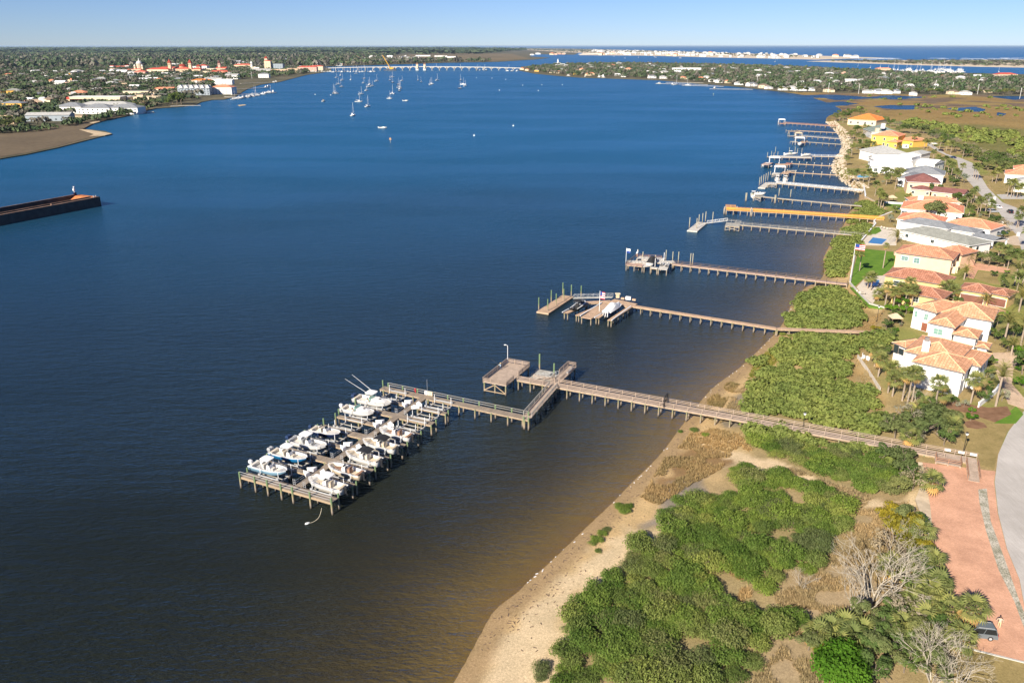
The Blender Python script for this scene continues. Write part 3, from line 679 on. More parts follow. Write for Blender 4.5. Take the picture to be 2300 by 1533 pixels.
# branch to the floating landing
b0 = loc_of(t, (1252, 853), PZ); b1 = loc_of(t, (1292, 823), PZ)
deck(t, (b0.x, 1.2, PZ-.004), (b0.x, b1.y, PZ-.004), 2.3, 'deck_pier', 'branch')
for s in (-1, 1): rails(t, (b0.x+s*1.05, 1.5 if s > 0 else 6.6, PZ), (b0.x+s*1.05, b1.y, PZ), 'rail_wood', 4 if s > 0 else 2)
rails(t, (b0.x-1.05, 1.4, PZ), (b0.x-1.05, 3.6, PZ), 'rail_wood', 1)
rails(t, (b0.x-1.05, b1.y, PZ), (b0.x+1.05, b1.y, PZ), 'rail_wood', 1)
for j in range(4):
    for s in (-1, 1): piling(t, b0.x+s*.9, 2.2+(b1.y-2.6)*j/3, PZ-.2)
boxI('bench', 'plastic_white', t, (b0.x+.7, b1.y-3.2, PZ+.27), (.5, 3.4, .45))
# shore end: landing, stair platform and ramp down to the bricks
deck(t, (L-.1, 0, PZ-.003), (L+5.6, 0, PZ-.003), 2.6, 'deck_pier', 'landing')
rails(t, (L, 1.2, PZ), (L+5.6, 1.2, PZ), 'rail_wood', 3)
for k in (.6, 2.9): boxI('sign_board', 'trim_white', t, (L+k, 1.1, PZ+.75), (1.0, .05, .45))
boxI('sign_board', 'trim_white', t, (L+4.9, 1.1, PZ+.75), (1.1, .05, .45))
m = MB(); rx = L+4.6; 
r0 = Vector((rx, -1.3, PZ)); r1 = Vector((rx, -8.0, 2.32))
deck(t, r0, r1, 1.9, 'deck_pier', 'ramp')
for s in (-1, 1): rails(t, (rx+s*.95, -1.2, PZ), (rx+s*.95, -7.9, 2.3), 'brown_wood', 3, (.45, .8, 1.1))
deck(t, (L+.6, -3.6, PZ-.004), (L+.6, -1.2, PZ-.004), 4.4, 'deck_pier', 'side_platform')
rails(t, (L-1.5, -3.5, PZ), (L+2.7, -3.5, PZ), 'brown_wood', 2); rails(t, (L-1.5, -3.5, PZ), (L-1.5, -1.3, PZ), 'brown_wood', 1); rails(t, (L+2.7, -3.5, PZ), (L+2.7, -1.3, PZ), 'brown_wood', 1)
for x in (L-1.4, L+.6, L+2.6):
    for y in (-3.4, -1.4): piling(t, x, y, PZ-.2, 'piling_grey', .13, 1.6)
for x in (L+3.2, L+5.3): piling(t, x, 1.0, PZ-.2, 'piling_grey', .13, 1.6)
# gate across the pier
gp = loc_of(t, (1497, 905), PZ); gt = thing('pier_gate', 'black metal security gate with curved side fans across the pier', 'gate', t.matrix_basis @ Vector((gp.x, 0, PZ)), t.rotation_euler.z)
for s in (-1, 1):
    boxI('gate_post', 'lamp_black', gt, (0, s*1.2, 1.15), (.12, .12, 2.3))
    for k in range(7):
        a = R(-60+k*20); tubeI('fan_bar', 'lamp_black', gt, (0, s*1.2, 1.0), (0, s*(1.25+1.0*math.cos(a)), 1.0+1.25*math.sin(a)), .022)
    pts = [(0, s*(1.25+1.0*math.cos(R(q))), 1.0+1.25*math.sin(R(q))) for q in range(-70, 91, 20)]
    for p, q in zip(pts[:-1], pts[1:]): tubeI('fan_rim', 'lamp_black', gt, p, q, .03)
boxI('gate_head', 'lamp_black', gt, (0, 0, 2.3), (.1, 2.5, .12))
for k in range(9): boxI('gate_bar', 'lamp_black', gt, (0, -1.05+k*.262, 1.12), (.03, .03, 2.2))
boxI('gate_panel', 'lamp_black', gt, (.03, -.1, 1.1), (.02, 1.0, .5))
# floating landing and gangway behind the platform
q = [loc_of(t, p, .5) for p in ((1188, 835), (1240, 852), (1232, 846))]
ft = thing('floating_landing', 'low floating dock behind the fishing platform railings', 'dock', t.matrix_basis @ Vector((x1+5.2, 6.2, 0)), t.rotation_euler.z)
deck(ft, (-4.8, 0, .55), (2.2, 0, .55), 2.4, 'deck_grey', 'deck', .5, None); deck(ft, (-4.8, 3.4, .549), (-.5, 3.4, .549), 4.2, 'deck_grey', 'deck', .5, None)
for px_, py_ in ((-4.2, 5.7), (1.4, 1.45)): piling(ft, px_, py_, 4.6, 'piling_green', .2)
def gangway(label, a, b, w=1.2, mat='alu', n=7, h=1.0):
    d = b-a; g = thing('gangway', label, 'gangway', a, math.atan2(d.y, d.x)); Lg = math.hypot(d.x, d.y); dz = b.z-a.z
    deck(g, (0, 0, 0), (Lg, 0, dz), w, 'deck_grey', 'deck', .08, None)
    for s in (-1, 1):
        y = s*w/2
        tubeI('rail', mat, g, (0, y, h), (Lg, y, dz+h), .03); tubeI('rail', mat, g, (0, y, .05), (Lg, y, dz+.05), .03)
        for i in range(n):
            x = Lg*i/n; x2 = Lg*(i+1)/n; z = dz*i/n; z2 = dz*(i+1)/n
            tubeI('upright', mat, g, (x, y, z), (x, y, z+h), .03)
            tubeI('diagonal', mat, g, (x, y, z+.05 if i % 2 else z+h), (x2, y, z2+h if i % 2 else z2+.05), .018)
        tubeI('upright', mat, g, (Lg, y, dz), (Lg, y, dz+h), .03)
    return g
gangway('aluminium truss gangway between the fishing pier branch and its floating landing', t.matrix_basis @ Vector((b0.x-7.0, 6.0, .65)), t.matrix_basis @ Vector((b0.x-1.0, 5.2, PZ)))
# ramp down to the boat dock
MZ = 2.35
r0 = loc_of(t, (1243, 868), PZ); r1 = loc_of(t, (1181, 939), MZ)
deck(t, (r0.x, -1.2, PZ-.004), (r1.x, r1.y, MZ+.03), 1.9, 'deck_pier', 'ramp')
for s in (-1, 1): rails(t, (r0.x+s*.95, -1.3, PZ), (r1.x+s*.95, r1.y+1.0, MZ), 'grey_wood', 5)
for j in range(6):
    f = j/5; yy = -1.8+(r1.y+2.0)*f
    for s in (-1, 1): piling(t, r0.x+(r1.x-r0.x)*f+s*.85, yy, PZ-.3-.2*f+(.3 if j > 3 else 0))

# ================================================================ dock of the boat lifts
N0 = A(663, 1097, MZ); N1 = A(955, 890, MZ); ev = (N1-N0).normalized(); ML = (N1-N0).length
ang = math.atan2(ev.y, ev.x)-math.pi/2
MAR = thing('boat_lift_dock', 'weathered comb shaped dock with finger piers between raised motorboats', 'dock', (N0.x, N0.y, 0), ang)
t = MAR; P5 = ML/8
XL = loc_of(t, (537, 1070), MZ).x; XR = loc_of(t, (745, 1130), MZ).x; XF = loc_of(t, (1181, 939), MZ).x
deck(t, (0, -.9, MZ), (0, ML+.9, MZ), 1.5, 'deck_weathered', 'walkway')
deck(t, (XL, 0, MZ-.006), (-.75, 0, MZ-.006), 1.8, 'deck_weathered', 'end_dock'); deck(t, (.75, 0, MZ-.006), (XR, 0, MZ-.006), 1.8, 'deck_weathered', 'end_dock')
deck(t, (XL+.4, ML, MZ-.006), (-.75, ML, MZ-.006), 1.9, 'deck_weathered', 'end_dock'); deck(t, (.75, ML, MZ-.006), (XF+1.0, ML, MZ-.006), 1.9, 'deck_weathered', 'connecting_dock')
for k in range(1, 8):
    w = 1.0 if k % 2 else 1.75
    deck(t, (XL+.5, k*P5, MZ-.008), (-.74, k*P5, MZ-.008), w, 'deck_weathered', 'finger'); deck(t, (.74, k*P5, MZ-.008), (XR-.2, k*P5, MZ-.008), w, 'deck_weathered', 'finger')
    for x, tp in ((XL+.3, 3.7), (XL/2, MZ-.15), (-1.6, MZ-.15), (1.6, MZ-.15), (XR*.6, MZ-.15), (XR-.1, 2.9)):
        for s in ((-1, 1) if k % 2 == 0 else (-1, 1)):
            piling(t, x, k*P5+s*(w/2+.1 if tp > 2.6 else w/2-.15), tp-(.5 if s < 0 and tp > 2.6 else 0))
xs_ = [XL+.1, XL*.70, XL*.46, XL*.2, .2, XR*.46, XR-.15]
for i, x in enumerate(xs_):
    piling(t, x, -1.0, 3.35, r=.19); piling(t, x, .95, MZ-.15 if 0 < i < 6 else 3.2)
    barI('brace', 'dark_wood', t, (x, -.95, .3), (x, .9, MZ-.4), .08, .2)
    if i: pipe_rails(t, (xs_[i-1], -.95, MZ), (x, -.95, MZ))
boxI('fascia', 'beam_wood', t, ((XL+XR)/2, -.93, MZ-.3), (XR-XL, .08, .32))
nb = 9
for i in range(nb+1):
    x = XL+1.5+(XF-XL-1.5)*i/nb
    piling(t, x, ML+1.0, 3.35); piling(t, x, ML-1.0, MZ-.15)
    if i: pipe_rails(t, (XL+1.5+(XF-XL-1.5)*(i-1)/nb, ML+.98, MZ), (x, ML+.98, MZ), mat='grey_wood', r=.05)
piling(t, XL+.1, ML+.9, 3.8)
for x in (XF-.2, XF+.9): piling(t, x, ML-.95, 3.0)
# triangular dock boxes in the corners of the narrow fingers
mb = MB(); mb.hexa([(0, 0, 0), (1.45, 0, 0), (0, 1.05, 0)], [(0, 0, .62), (1.45, 0, .62), (0, 1.05, .62)])
ml = MB(); ml.hexa([(-.04, -.04, .625), (1.53, -.04, .625), (-.04, 1.13, .625)], [(.02, .02, .72), (1.40, .02, .72), (.02, 1.0, .72)])
BOXB, BOXL = mb.mesh('body', 'plastic_white'), ml.mesh('lid', 'plastic_white')
for k in (1, 3, 5, 7):
    for sx in (-1, 1):
        for sy in (-1, 1):
            p = t.matrix_basis @ Vector((sx*.78, k*P5+sy*.52, MZ))
            b = thing('dock_box', 'white triangular dock box in a corner of the boat lift dock walkway', 'dock box', p, ang, 'dock boxes along the boat lift walkway')
            b.scale = (sx, sy, 1) if sx*sy > 0 else (sx, sy, 1)
            inst('body', BOXB, b); inst('lid', BOXL, b)
# ladders
def ladder(p, rz, label):
    l = thing('ladder', label, 'ladder', p, rz, 'swim ladders of the boat lift dock')
    for s in (-1, 1): tubeI('stile', 'alu', l, (s*.24, 0, -1.6), (s*.24, 0, 1.1), .035)
    for q in range(6): tubeI('rung', 'alu', l, (-.24, 0, -1.2+q*.42), (.24, 0, -1.2+q*.42), .028)
for k in (0, 2, 4, 6):
    for sx in (-1, 1):
        yy = k*P5+(1.05 if k else 1.15)
        ladder(t.matrix_basis @ Vector((sx*1.15, yy, MZ)), ang, 'aluminium swim ladder standing where a wide finger meets the dock walkway')
        for y2 in (yy-.3, yy+1.2): pipe_rails(t, (sx*.78, y2, MZ), (sx*.78, y2+1.2, MZ), (.45, .85), r=.025)
# boat lifts
LIFT = thing('boat_lift', 'white boat lift with cradle beams and guide poles over open water', 'boat lift')
for x in (-2.1, 2.1):
    boxI('cradle_beam', 'alu', LIFT, (x, 0, 1.75), (.2, 4.0, .26))
    for s in (-1, 1):
        tubeI('guide_pole', 'plastic_white', LIFT, (x, s*1.75, 1.7), (x, s*1.75, 3.9), .06)
        tubeI('cable', 'steel_dark', LIFT, (x, s*1.9, 1.8), (x, s*1.9, MZ+.5), .02)
        boxI('winch', 'motor_grey', LIFT, (x, s*2.0, MZ+.32), (.5, .3, .35))
for s in (-1, 1): boxI('bunk', 'grey_wood', LIFT, (0, s*.65, 1.95), (5.2, .16, .14))
for s in (-1, 1): boxI('top_beam', 'alu', LIFT, (0, s*2.0, MZ+.16), (4.8, .14, .2))
first = True
for side in (-1, 1):
    for k in range(8):
        if side > 0 and k > 4 or side < 0: cx = XL*.54 if side < 0 else XR*.58
        cx = XL*.56 if side < 0 else XR*.58
        p = t.matrix_basis @ Vector((cx, (k+.5)*P5, 0))
        empty = (side < 0 and k in (4, 7)) or (side > 0 and k > 4)
        if first: LIFT.location = p; LIFT.rotation_euler = (0, 0, ang); o = LIFT; first = False
        else: o = copy_to(LIFT, p, ang)
        ON = {(-1, 0): 'light blue hulled', (-1, 1): 'bright blue hulled', (-1, 2): 'dark seated white', (-1, 3): 'navy sided', (-1, 5): 'cuddy cabin', (-1, 6): 'outrigger rigged', (1, 0): 'white hard topped', (1, 1): 'cream cushioned', (1, 2): 'black canopied', (1, 3): 'tower framed', (1, 4): 'brown seated'}
        if empty: o['label'] = 'empty white boat lift with bare bunks and guide poles'; o['group'] = 'empty boat lifts of the comb dock'
        else: o['label'] = 'white boat lift holding up the '+ON[(side, k)]+' boat'; o.pop('group', None) if hasattr(o, 'pop') else None
# fire cabinet, power boxes, rope and float
p = loc_of(t, (930, 884), MZ); fb = thing('fire_extinguisher_box', 'red fire extinguisher cabinet by the far dock railing', 'fire box', t.matrix_basis @ Vector((p.x, ML+.75, MZ)), ang)
boxI('cabinet', 'red', fb, (0, 0, .75), (.4, .25, .6)); boxI('post', 'red', fb, (0, .1, .3), (.1, .1, .6)); boxI('window', 'glass', fb, (0, -.128, .78), (.24, .01, .35))
p = loc_of(t, (962, 888), MZ)
for i, (dx, lab) in enumerate(((-.5, 'pale grey power cabinet on the far dock railing beside the red fire box'), (.55, 'wide cream power cabinet with two doors on the far dock railing'))):
    pb = thing('power_cabinet', lab, 'cabinet', t.matrix_basis @ Vector((p.x+dx, ML+.7, MZ)), ang)
    boxI('cabinet', 'plastic_white' if i == 0 else 'wall_cream', pb, (0, 0, .62), (.7 if i == 0 else 1.2, .3, .85)); boxI('leg', 'grey_wood', pb, (-.25, 0, .1), (.08, .2, .22)); boxI('leg', 'grey_wood', pb, (.25, 0, .1), (.08, .2, .22)); boxI('door', 'trim_white' if i == 0 else 'wall_tan', pb, (.1, -.155, .62), (.4, .02, .7))
    if i == 0: tubeI('antenna', 'alu', pb, (.3, 0, 1.0), (.3, 0, 3.9), .025)
ra = A(722, 1140, MZ-.2); rb = A(690, 1175, .05); rt = thing('mooring_float', 'white float on a slack mooring line beyond the dock end', 'float', rb)
m = MB(); pts = []
for i in range(13):
    f = i/12; q = rb.lerp(ra, f); q.z = (ra.z)*f**2.2+.03; q += Vector((.5*math.sin(f*3.1), 0, 0)); pts.append(q-rb)
for a, b in zip(pts[:-1], pts[1:]): m.tube(a, b, .03, .03, 5)
m.build('line', 'rope', rt); m = MB(); m.dome((0, 0, 0), .42, .24, .22, 10, 4); m.dome((.3, 0, 0), .14, .14, .2, 8, 3); m.build('float', 'plastic_white', rt, True, rot=(0, 0, .6))

# ================================================================ private docks along the shore
def line_dock(label, px, z, w, mat, pile='piling_grey', sp=3.2, rail=None, rail_mat='rail_wood', rail_sides=(1, -1), name='dock', posts=False, caps=False, rp=2):
    P = [A(x, y, z) for x, y in px]; t = thing(name, label, 'dock', (P[0].x, P[0].y, 0))
    Q = [p-Vector((P[0].x, P[0].y, 0)) for p in P]
    for a, b in zip(Q[:-1], Q[1:]):
        d = b-a; Ld = math.hypot(d.x, d.y); n = max(1, round(Ld/sp)); u = Vector((d.x, d.y, 0)).normalized(); v = Vector((-u.y, u.x, 0))
        deck(t, a-u*.02, b+u*.02, w, mat, 'deck')
        for i in range(n+1):
            q = a.lerp(b, i/n); g = gz(q.x+P[0].x, q.y+P[0].y)
            if g > z-.5: continue
            for s in (-1, 1):
                c = q+v*(s*(w/2-.05)); piling(t, c.x, c.y, z-.15 if not (posts and s > 0) else z+1.0, pile, .16, g-1)
                if posts and s > 0 and caps: boxI('post_light', 'plastic_white', t, (c.x, c.y, z+1.1), (.38, .38, .3))
            barI('cross_beam', 'beam_wood', t, (q.x-v.x*w*.55, q.y-v.y*w*.55, z-.42), (q.x+v.x*w*.55, q.y+v.y*w*.55, z-.42), .12, .22)
        if rail:
            for s in rail_sides:
                o = v*(s*(w/2-.06)); rails(t, a+o, b+o, rail_mat, max(1, round(Ld/(sp if rail == 'wide' else 2.0))), (.5, 1.0) if rail == 'wide' else (.35, .7, 1.05), rp)
    t['pz'] = z
    return t
def plat(t, px0, px1, w, mat, z=None, pile='piling_grey', n=2, name='platform', brace=False, top=None):
    """a platform whose centre line runs from px0 to px1"""
    z = z or t['pz']; a = loc_of(t, px0, z); b = loc_of(t, px1, z); d = b-a
    deck(t, a, b, w, mat, name); u = d.normalized(); v = Vector((-u.y, u.x, 0))
    for i in range(n+1):
        q = a.lerp(b, (i+.06)/(n+.12))
        for s in (-1, 1):
            c = q+v*(s*(w/2-.18)); piling(t, c.x, c.y, top or z-.15, pile)
    if brace:
        for s in (-1, 1):
            o = v*(s*(w/2-.1)); barI('brace', 'grey_wood', t, a+o+Vector((0, 0, -z+.4)), b+o+Vector((0, 0, -.4)), .06, .18); barI('brace', 'grey_wood', t, a+o+Vector((0, 0, -.4)), b+o+Vector((0, 0, -z+.4)), .06, .18)
    return a, b, u, v
def poles(t, pxs, top, mat='piling_grey', r=.16):
    for p in pxs: q = loc_of(t, p, 0); piling(t, q.x, q.y, top, mat, r)
def float_dock(label, q, z=.5, mat='deck_tan', piles=(), pmat='piling_green', ptop=4.2):
    a = (A(*q[0], z)+A(*q[1], z))/2; b = (A(*q[2], z)+A(*q[3], z))/2; w = ((A(*q[0], z)-A(*q[1], z)).length+(A(*q[2], z)-A(*q[3], z)).length)/2
    f, Lf = local_thing('floating_dock', label, 'dock', a, b)
    deck(f, (0, 0, z), (Lf, 0, z), w, mat, 'deck', .45, None)
    for p in piles: c = loc_of(f, p, 0); piling(f, c.x, c.y, ptop, pmat, .17)
    return f
# second dock: pale tan boards without railings, two boat slips
t = line_dock('pale tan board dock without railings bending towards the shore over the mangroves', [(1420, 686), (1745, 737), (1992, 746)], 2.2, 1.7, 'deck_tan', 'piling_green', 3.1); D2 = t
plat(t, (1372, 675), (1424, 686), 4.6, 'deck_tan', 2.196, 'piling_green', 2, 'head_platform')
plat(t, (1366, 682), (1316, 714), 3.3, 'deck_tan', 2.19, 'piling_green', 3, 'slip_pier'); plat(t, (1416, 688), (1369, 719), 1.3, 'deck_tan', 2.188, 'piling_green', 4, 'slip_pier')
plat(t, (1382, 684), (1341, 714), 1.2, 'deck_tan', 2.186, 'piling_green', 2, 'slip_pier'); plat(t, (1322, 680), (1270, 703), 1.5, 'deck_tan', 2.184, 'piling_green', 2, 'slip_pier'); plat(t, (1345, 687), (1296, 708), 1.2, 'deck_tan', 2.182, 'piling_green', 2, 'slip_pier')
plat(t, (1316, 679), (1372, 676), 2.2, 'deck_tan', 2.18, 'piling_green', 2, 'slip_pier')
for a, b in (((1303, 709), (1352, 679)), ((1374, 719), (1417, 687)), ((1263, 701), (1278, 693)), ((1335, 713), (1352, 703))):
    barI('edge_board', 'trim_white', t, loc_of(t, a, 2.25), loc_of(t, b, 2.25), .28, .2)
q = loc_of(t, (1387, 668), 2.2); boxI('bar_counter', 'wall_tan', t, (q.x, q.y, 2.8), (1.0, .9, 1.3)); boxI('counter_top', 'wall_cream', t, (q.x, q.y, 3.5), (1.6, 1.3, .12))
q = loc_of(t, (1411, 673), 2.2); boxI('bench', 'trim_white', t, (q.x, q.y, 2.75), (1.6, .7, 1.0), -.4); boxI('bench', 'deck_tan', t, (q.x-1.6, q.y+.6, 2.45), (1.1, .7, .5), -.4); boxI('bench', 'deck_tan', t, (q.x+1.7, q.y-.7, 2.45), (1.1, .7, .5), -.4)
float_dock('tan floating dock held by green pilings at the end of the tan dock', [(1205, 700), (1232, 703), (1265, 661), (1287, 667)], .5, 'deck_tan',
           [(1210, 697), (1230, 701), (1249, 688), (1238, 680), (1266, 677), (1264, 662), (1283, 667)])
gangway('pale aluminium truss gangway rising from the tan floating dock', A(1288, 669, .6), A(1376, 667, 2.25), 1.3, 'alu', 8, 1.1)
q = A(1305, 668, 0); piling(t, *(loc_of(t, (1305, 668), 0)[:2]), 4.0)
# third dock: pinkish boards with dark railings
t = line_dock('pinkish board dock with thin dark railings ending at the green lawn', [(1512, 592), (1903, 637)], 2.4, 2.0, 'deck_pink', 'piling_tan', 3.2, 'wide', 'dark_wood'); D3 = t
plat(t, (1408, 592), (1446, 596), 3.0, 'deck_pink', 2.396, 'piling_tan', 2, 'head_platform'); plat(t, (1410, 587), (1516, 588), 3.4, 'deck_concrete', 2.39, 'piling_tan', 4, 'head_platform')
plat(t, (1432, 578), (1492, 583), 5, 'deck_concrete', 2.392, 'piling_tan', 3, 'head_platform'); plat(t, (1498, 586), (1488, 605), 3.2, 'deck_concrete', 2.394, 'piling_tan', 2, 'slip_pier'); plat(t, (1441, 592), (1455, 598), 3.0, 'deck_concrete', 2.384, 'piling_tan', 1, 'slip_pier'); plat(t, (1462, 600), (1478, 602), 1.8, 'deck_concrete', 2.388, 'piling_tan', 1, 'slip_pier')
rails(t, loc_of(t, (1405, 595), 2.4), loc_of(t, (1441, 599), 2.4), 'brown_wood', 3, (.5, 1.0)); rails(t, loc_of(t, (1405, 595), 2.4), loc_of(t, (1428, 577), 2.4), 'dark_wood', 4, (.5, 1.0)); rails(t, loc_of(t, (1428, 576), 2.4), loc_of(t, (1486, 580), 2.4), 'brown_wood', 4, (.5, 1.0))
poles(t, [(1443, 592), (1471, 600), (1495, 588), (1510, 592), (1523, 592), (1550, 596), (1555, 596)], 4.6, 'piling_tan', .15)
for p in ((1471, 599), (1491, 586)):
    q = loc_of(t, p, 2.4); tubeI('lift_pole', 'plastic_white', t, (q.x, q.y, 2.4), (q.x, q.y, 5.6), .09)
# fourth dock: grey, gangway, floating dock
t = line_dock('grey board dock with a thin rope railing and a square head platform', [(1650, 503), (1810, 517), (1940, 529)], 2.4, 1.5, 'deck_grey', 'piling_tan', 3.6, 'wide', 'grey_wood', (1,)); D4 = t
plat(t, (1630, 503), (1662, 505), 7.5, 'deck_grey', 2.394, 'piling_tan', 3, 'head_platform', True); rails(t, loc_of(t, (1632, 497), 2.4), loc_of(t, (1664, 500), 2.4), 'grey_wood', 3, (.5, 1.0))
float_dock('pale floating dock with tall white capped pilings off the grey dock', [(1545, 517), (1564, 520), (1569, 497), (1587, 501)], .5, 'deck_concrete', [(1548, 513), (1564, 515), (1569, 506), (1577, 503), (1584, 499), (1600, 500)], 'piling_tan', 5.0)
gangway('white gangway from the grey dock down to the pale floating dock', A(1588, 501, .6), A(1634, 495, 2.4), 1.4, 'plastic_white', 5, 1.0)
# fifth dock: new orange timber
t = line_dock('freshly built orange timber dock with solid side boards', [(1632, 470), (1760, 477), (1985, 492)], 2.6, 2.6, 'deck_orange', 'piling_grey', 3.4, None); D5 = t
for s in (-1, 1):
    for a, b in (((1632, 470), (1760, 477)), ((1760, 477), (1985, 492))):
        pa = loc_of(t, a, 2.6); pb = loc_of(t, b, 2.6); v = Vector((-(pb-pa).y, (pb-pa).x, 0)).normalized()*s*1.3
        rails(t, pa+v, pb+v, 'orange_wood', max(3, round((pb-pa).length/3.4)), (.35, .7, 1.05), pw=.14, rh=.2)
plat(t, (1628, 466), (1652, 468), 4.5, 'deck_orange', 2.596, 'piling_grey', 2, 'head_platform'); rails(t, loc_of(t, (1630, 464), 2.6), loc_of(t, (1652, 465), 2.6), 'orange_wood', 2, (.35, .7, 1.05))
for p in ((1626, 482), (1629, 481), (1654, 481), (1685, 487), (1688, 487), (1686, 484)): poles(t, [p], 3.9, 'piling_grey', .22)
# further docks
t = line_dock('grey dock whose walkway starts at a lone pair of mooring piles', [(1712, 441), (1760, 446), (1935, 462)], 2.4, 1.7, 'deck_grey', 'piling_tan', 4.6); D6 = t
plat(t, (1697, 440), (1714, 442), 6, 'deck_grey', 2.394, 'piling_tan', 1, 'head_platform', True); plat(t, (1748, 448), (1772, 449), 1.8, 'deck_grey', 1.4, 'piling_tan', 1, 'low_landing')
poles(t, [(1674, 452), (1676, 452), (1739, 457), (1741, 457), (1775, 444), (1749, 441)], 4.4, 'piling_tan', .2)
t = line_dock('pale dock with double white handrails and a long row of lift piles', [(1745, 411), (1938, 429)], 2.4, 2.3, 'deck_concrete', 'piling_tan', 3.6, 'wide', 'trim_white'); D7 = t
plat(t, (1724, 411), (1745, 412), 7, 'deck_concrete', 2.394, 'piling_tan', 2, 'head_platform', True); float_dock('white floating dock fringed with tall pilings beside the double rail dock', [(1703, 421), (1718, 423), (1722, 409), (1732, 411)], .5, 'deck_concrete', [(1705, 418), (1709, 415), (1714, 412), (1719, 409), (1724, 406), (1729, 404)], 'piling_tan', 5.2)
poles(t, [(1781, 412), (1783, 412), (1758, 413), (1764, 408)], 4.6, 'piling_tan')
t = line_dock('slender dock lit by white capped posts beside the boat hoist with canopy', [(1768, 386), (1885, 393)], 2.4, 1.5, 'deck_tan', 'piling_tan', 5.0, None, posts=True, caps=True); D8 = t
plat(t, (1735, 389), (1752, 390), 6.5, 'deck_concrete', 2.394, 'piling_tan', 1, 'head_platform', True); plat(t, (1762, 390), (1770, 384), 4.5, 'deck_tan', 2.39, 'piling_tan', 1, 'head_platform'); plat(t, (1768, 383), (1786, 383), 3, 'deck_grey', 2.392, 'piling_tan', 1, 'head_platform')
t = line_dock('slender dock lit by white capped posts with a reddish deck area', [(1778, 367), (1880, 373)], 2.4, 1.5, 'deck_tan', 'piling_tan', 5.0, None, posts=True, caps=True); D9 = t
plat(t, (1745, 369), (1766, 369), 6, 'deck_tan', 2.394, 'piling_tan', 2, 'head_platform'); plat(t, (1764, 367), (1778, 368), 8, 'deck_red', 2.39, 'piling_tan', 1, 'head_platform'); plat(t, (1718, 370), (1728, 365), 5, 'deck_pink', 2.392, 'piling_tan', 1, 'head_platform')
t = line_dock('dock with a long white boathouse deck and hoists along its river end', [(1815, 350), (1892, 352)], 2.4, 2.6, 'deck_concrete', 'piling_tan', 4.5, 'wide', 'trim_white', (1,)); D10 = t
plat(t, (1738, 351), (1822, 353), 9, 'deck_concrete', 2.394, 'piling_tan', 5, 'head_platform'); plat(t, (1730, 353), (1740, 350), 5, 'deck_grey', .7, 'piling_tan', 1, 'low_landing', top=4.0)
poles(t, [(1741, 345), (1790, 349), (1800, 348), (1772, 346), (1785, 345)], 5.0, 'plastic_white' if False else 'piling_tan')
t = line_dock('thin grey dock next to the big white covered hoist', [(1806, 318), (1892, 324)], 2.4, 1.6, 'deck_grey', 'piling_tan', 5); D11 = t
plat(t, (1777, 318), (1790, 318), 6, 'deck_grey', 2.394, 'piling_tan', 1, 'head_platform'); plat(t, (1801, 321), (1808, 316), 5, 'deck_tan', 2.39, 'piling_tan', 1, 'head_platform'); poles(t, [(1789, 324), (1801, 325), (1806, 323)], 4.2, 'piling_tan')
t = line_dock('thin pale dock with small posts and a thatched hoist', [(1800, 305), (1890, 312)], 2.4, 1.5, 'deck_concrete', 'piling_tan', 5, 'wide', 'grey_wood', (1,)); D12 = t
plat(t, (1770, 305), (1788, 305), 4, 'deck_grey', 1.2, 'piling_tan', 1, 'low_landing', top=4.4); plat(t, (1786, 306), (1800, 306), 6, 'deck_tan', 2.39, 'piling_tan', 1, 'head_platform', top=4.6)
t = line_dock('tan dock with a wide tan head and heaped gear', [(1792, 293), (1885, 298)], 2.4, 3.2, 'deck_tan', 'piling_tan', 5, None); D13 = t
plat(t, (1768, 294), (1794, 294), 8, 'deck_weathered', 2.394, 'piling_tan', 2, 'head_platform', top=3.4)
t = line_dock('reddish railed dock with a small boathouse, farthest along the rocky shore', [(1762, 276), (1855, 282), (1880, 283)], 2.4, 3.4, 'deck_red', 'piling_tan', 5, 'wide', 'brown_wood'); D14 = t
plat(t, (1749, 277), (1763, 277), 7, 'deck_red', 2.394, 'piling_tan', 1, 'head_platform', top=4.5)
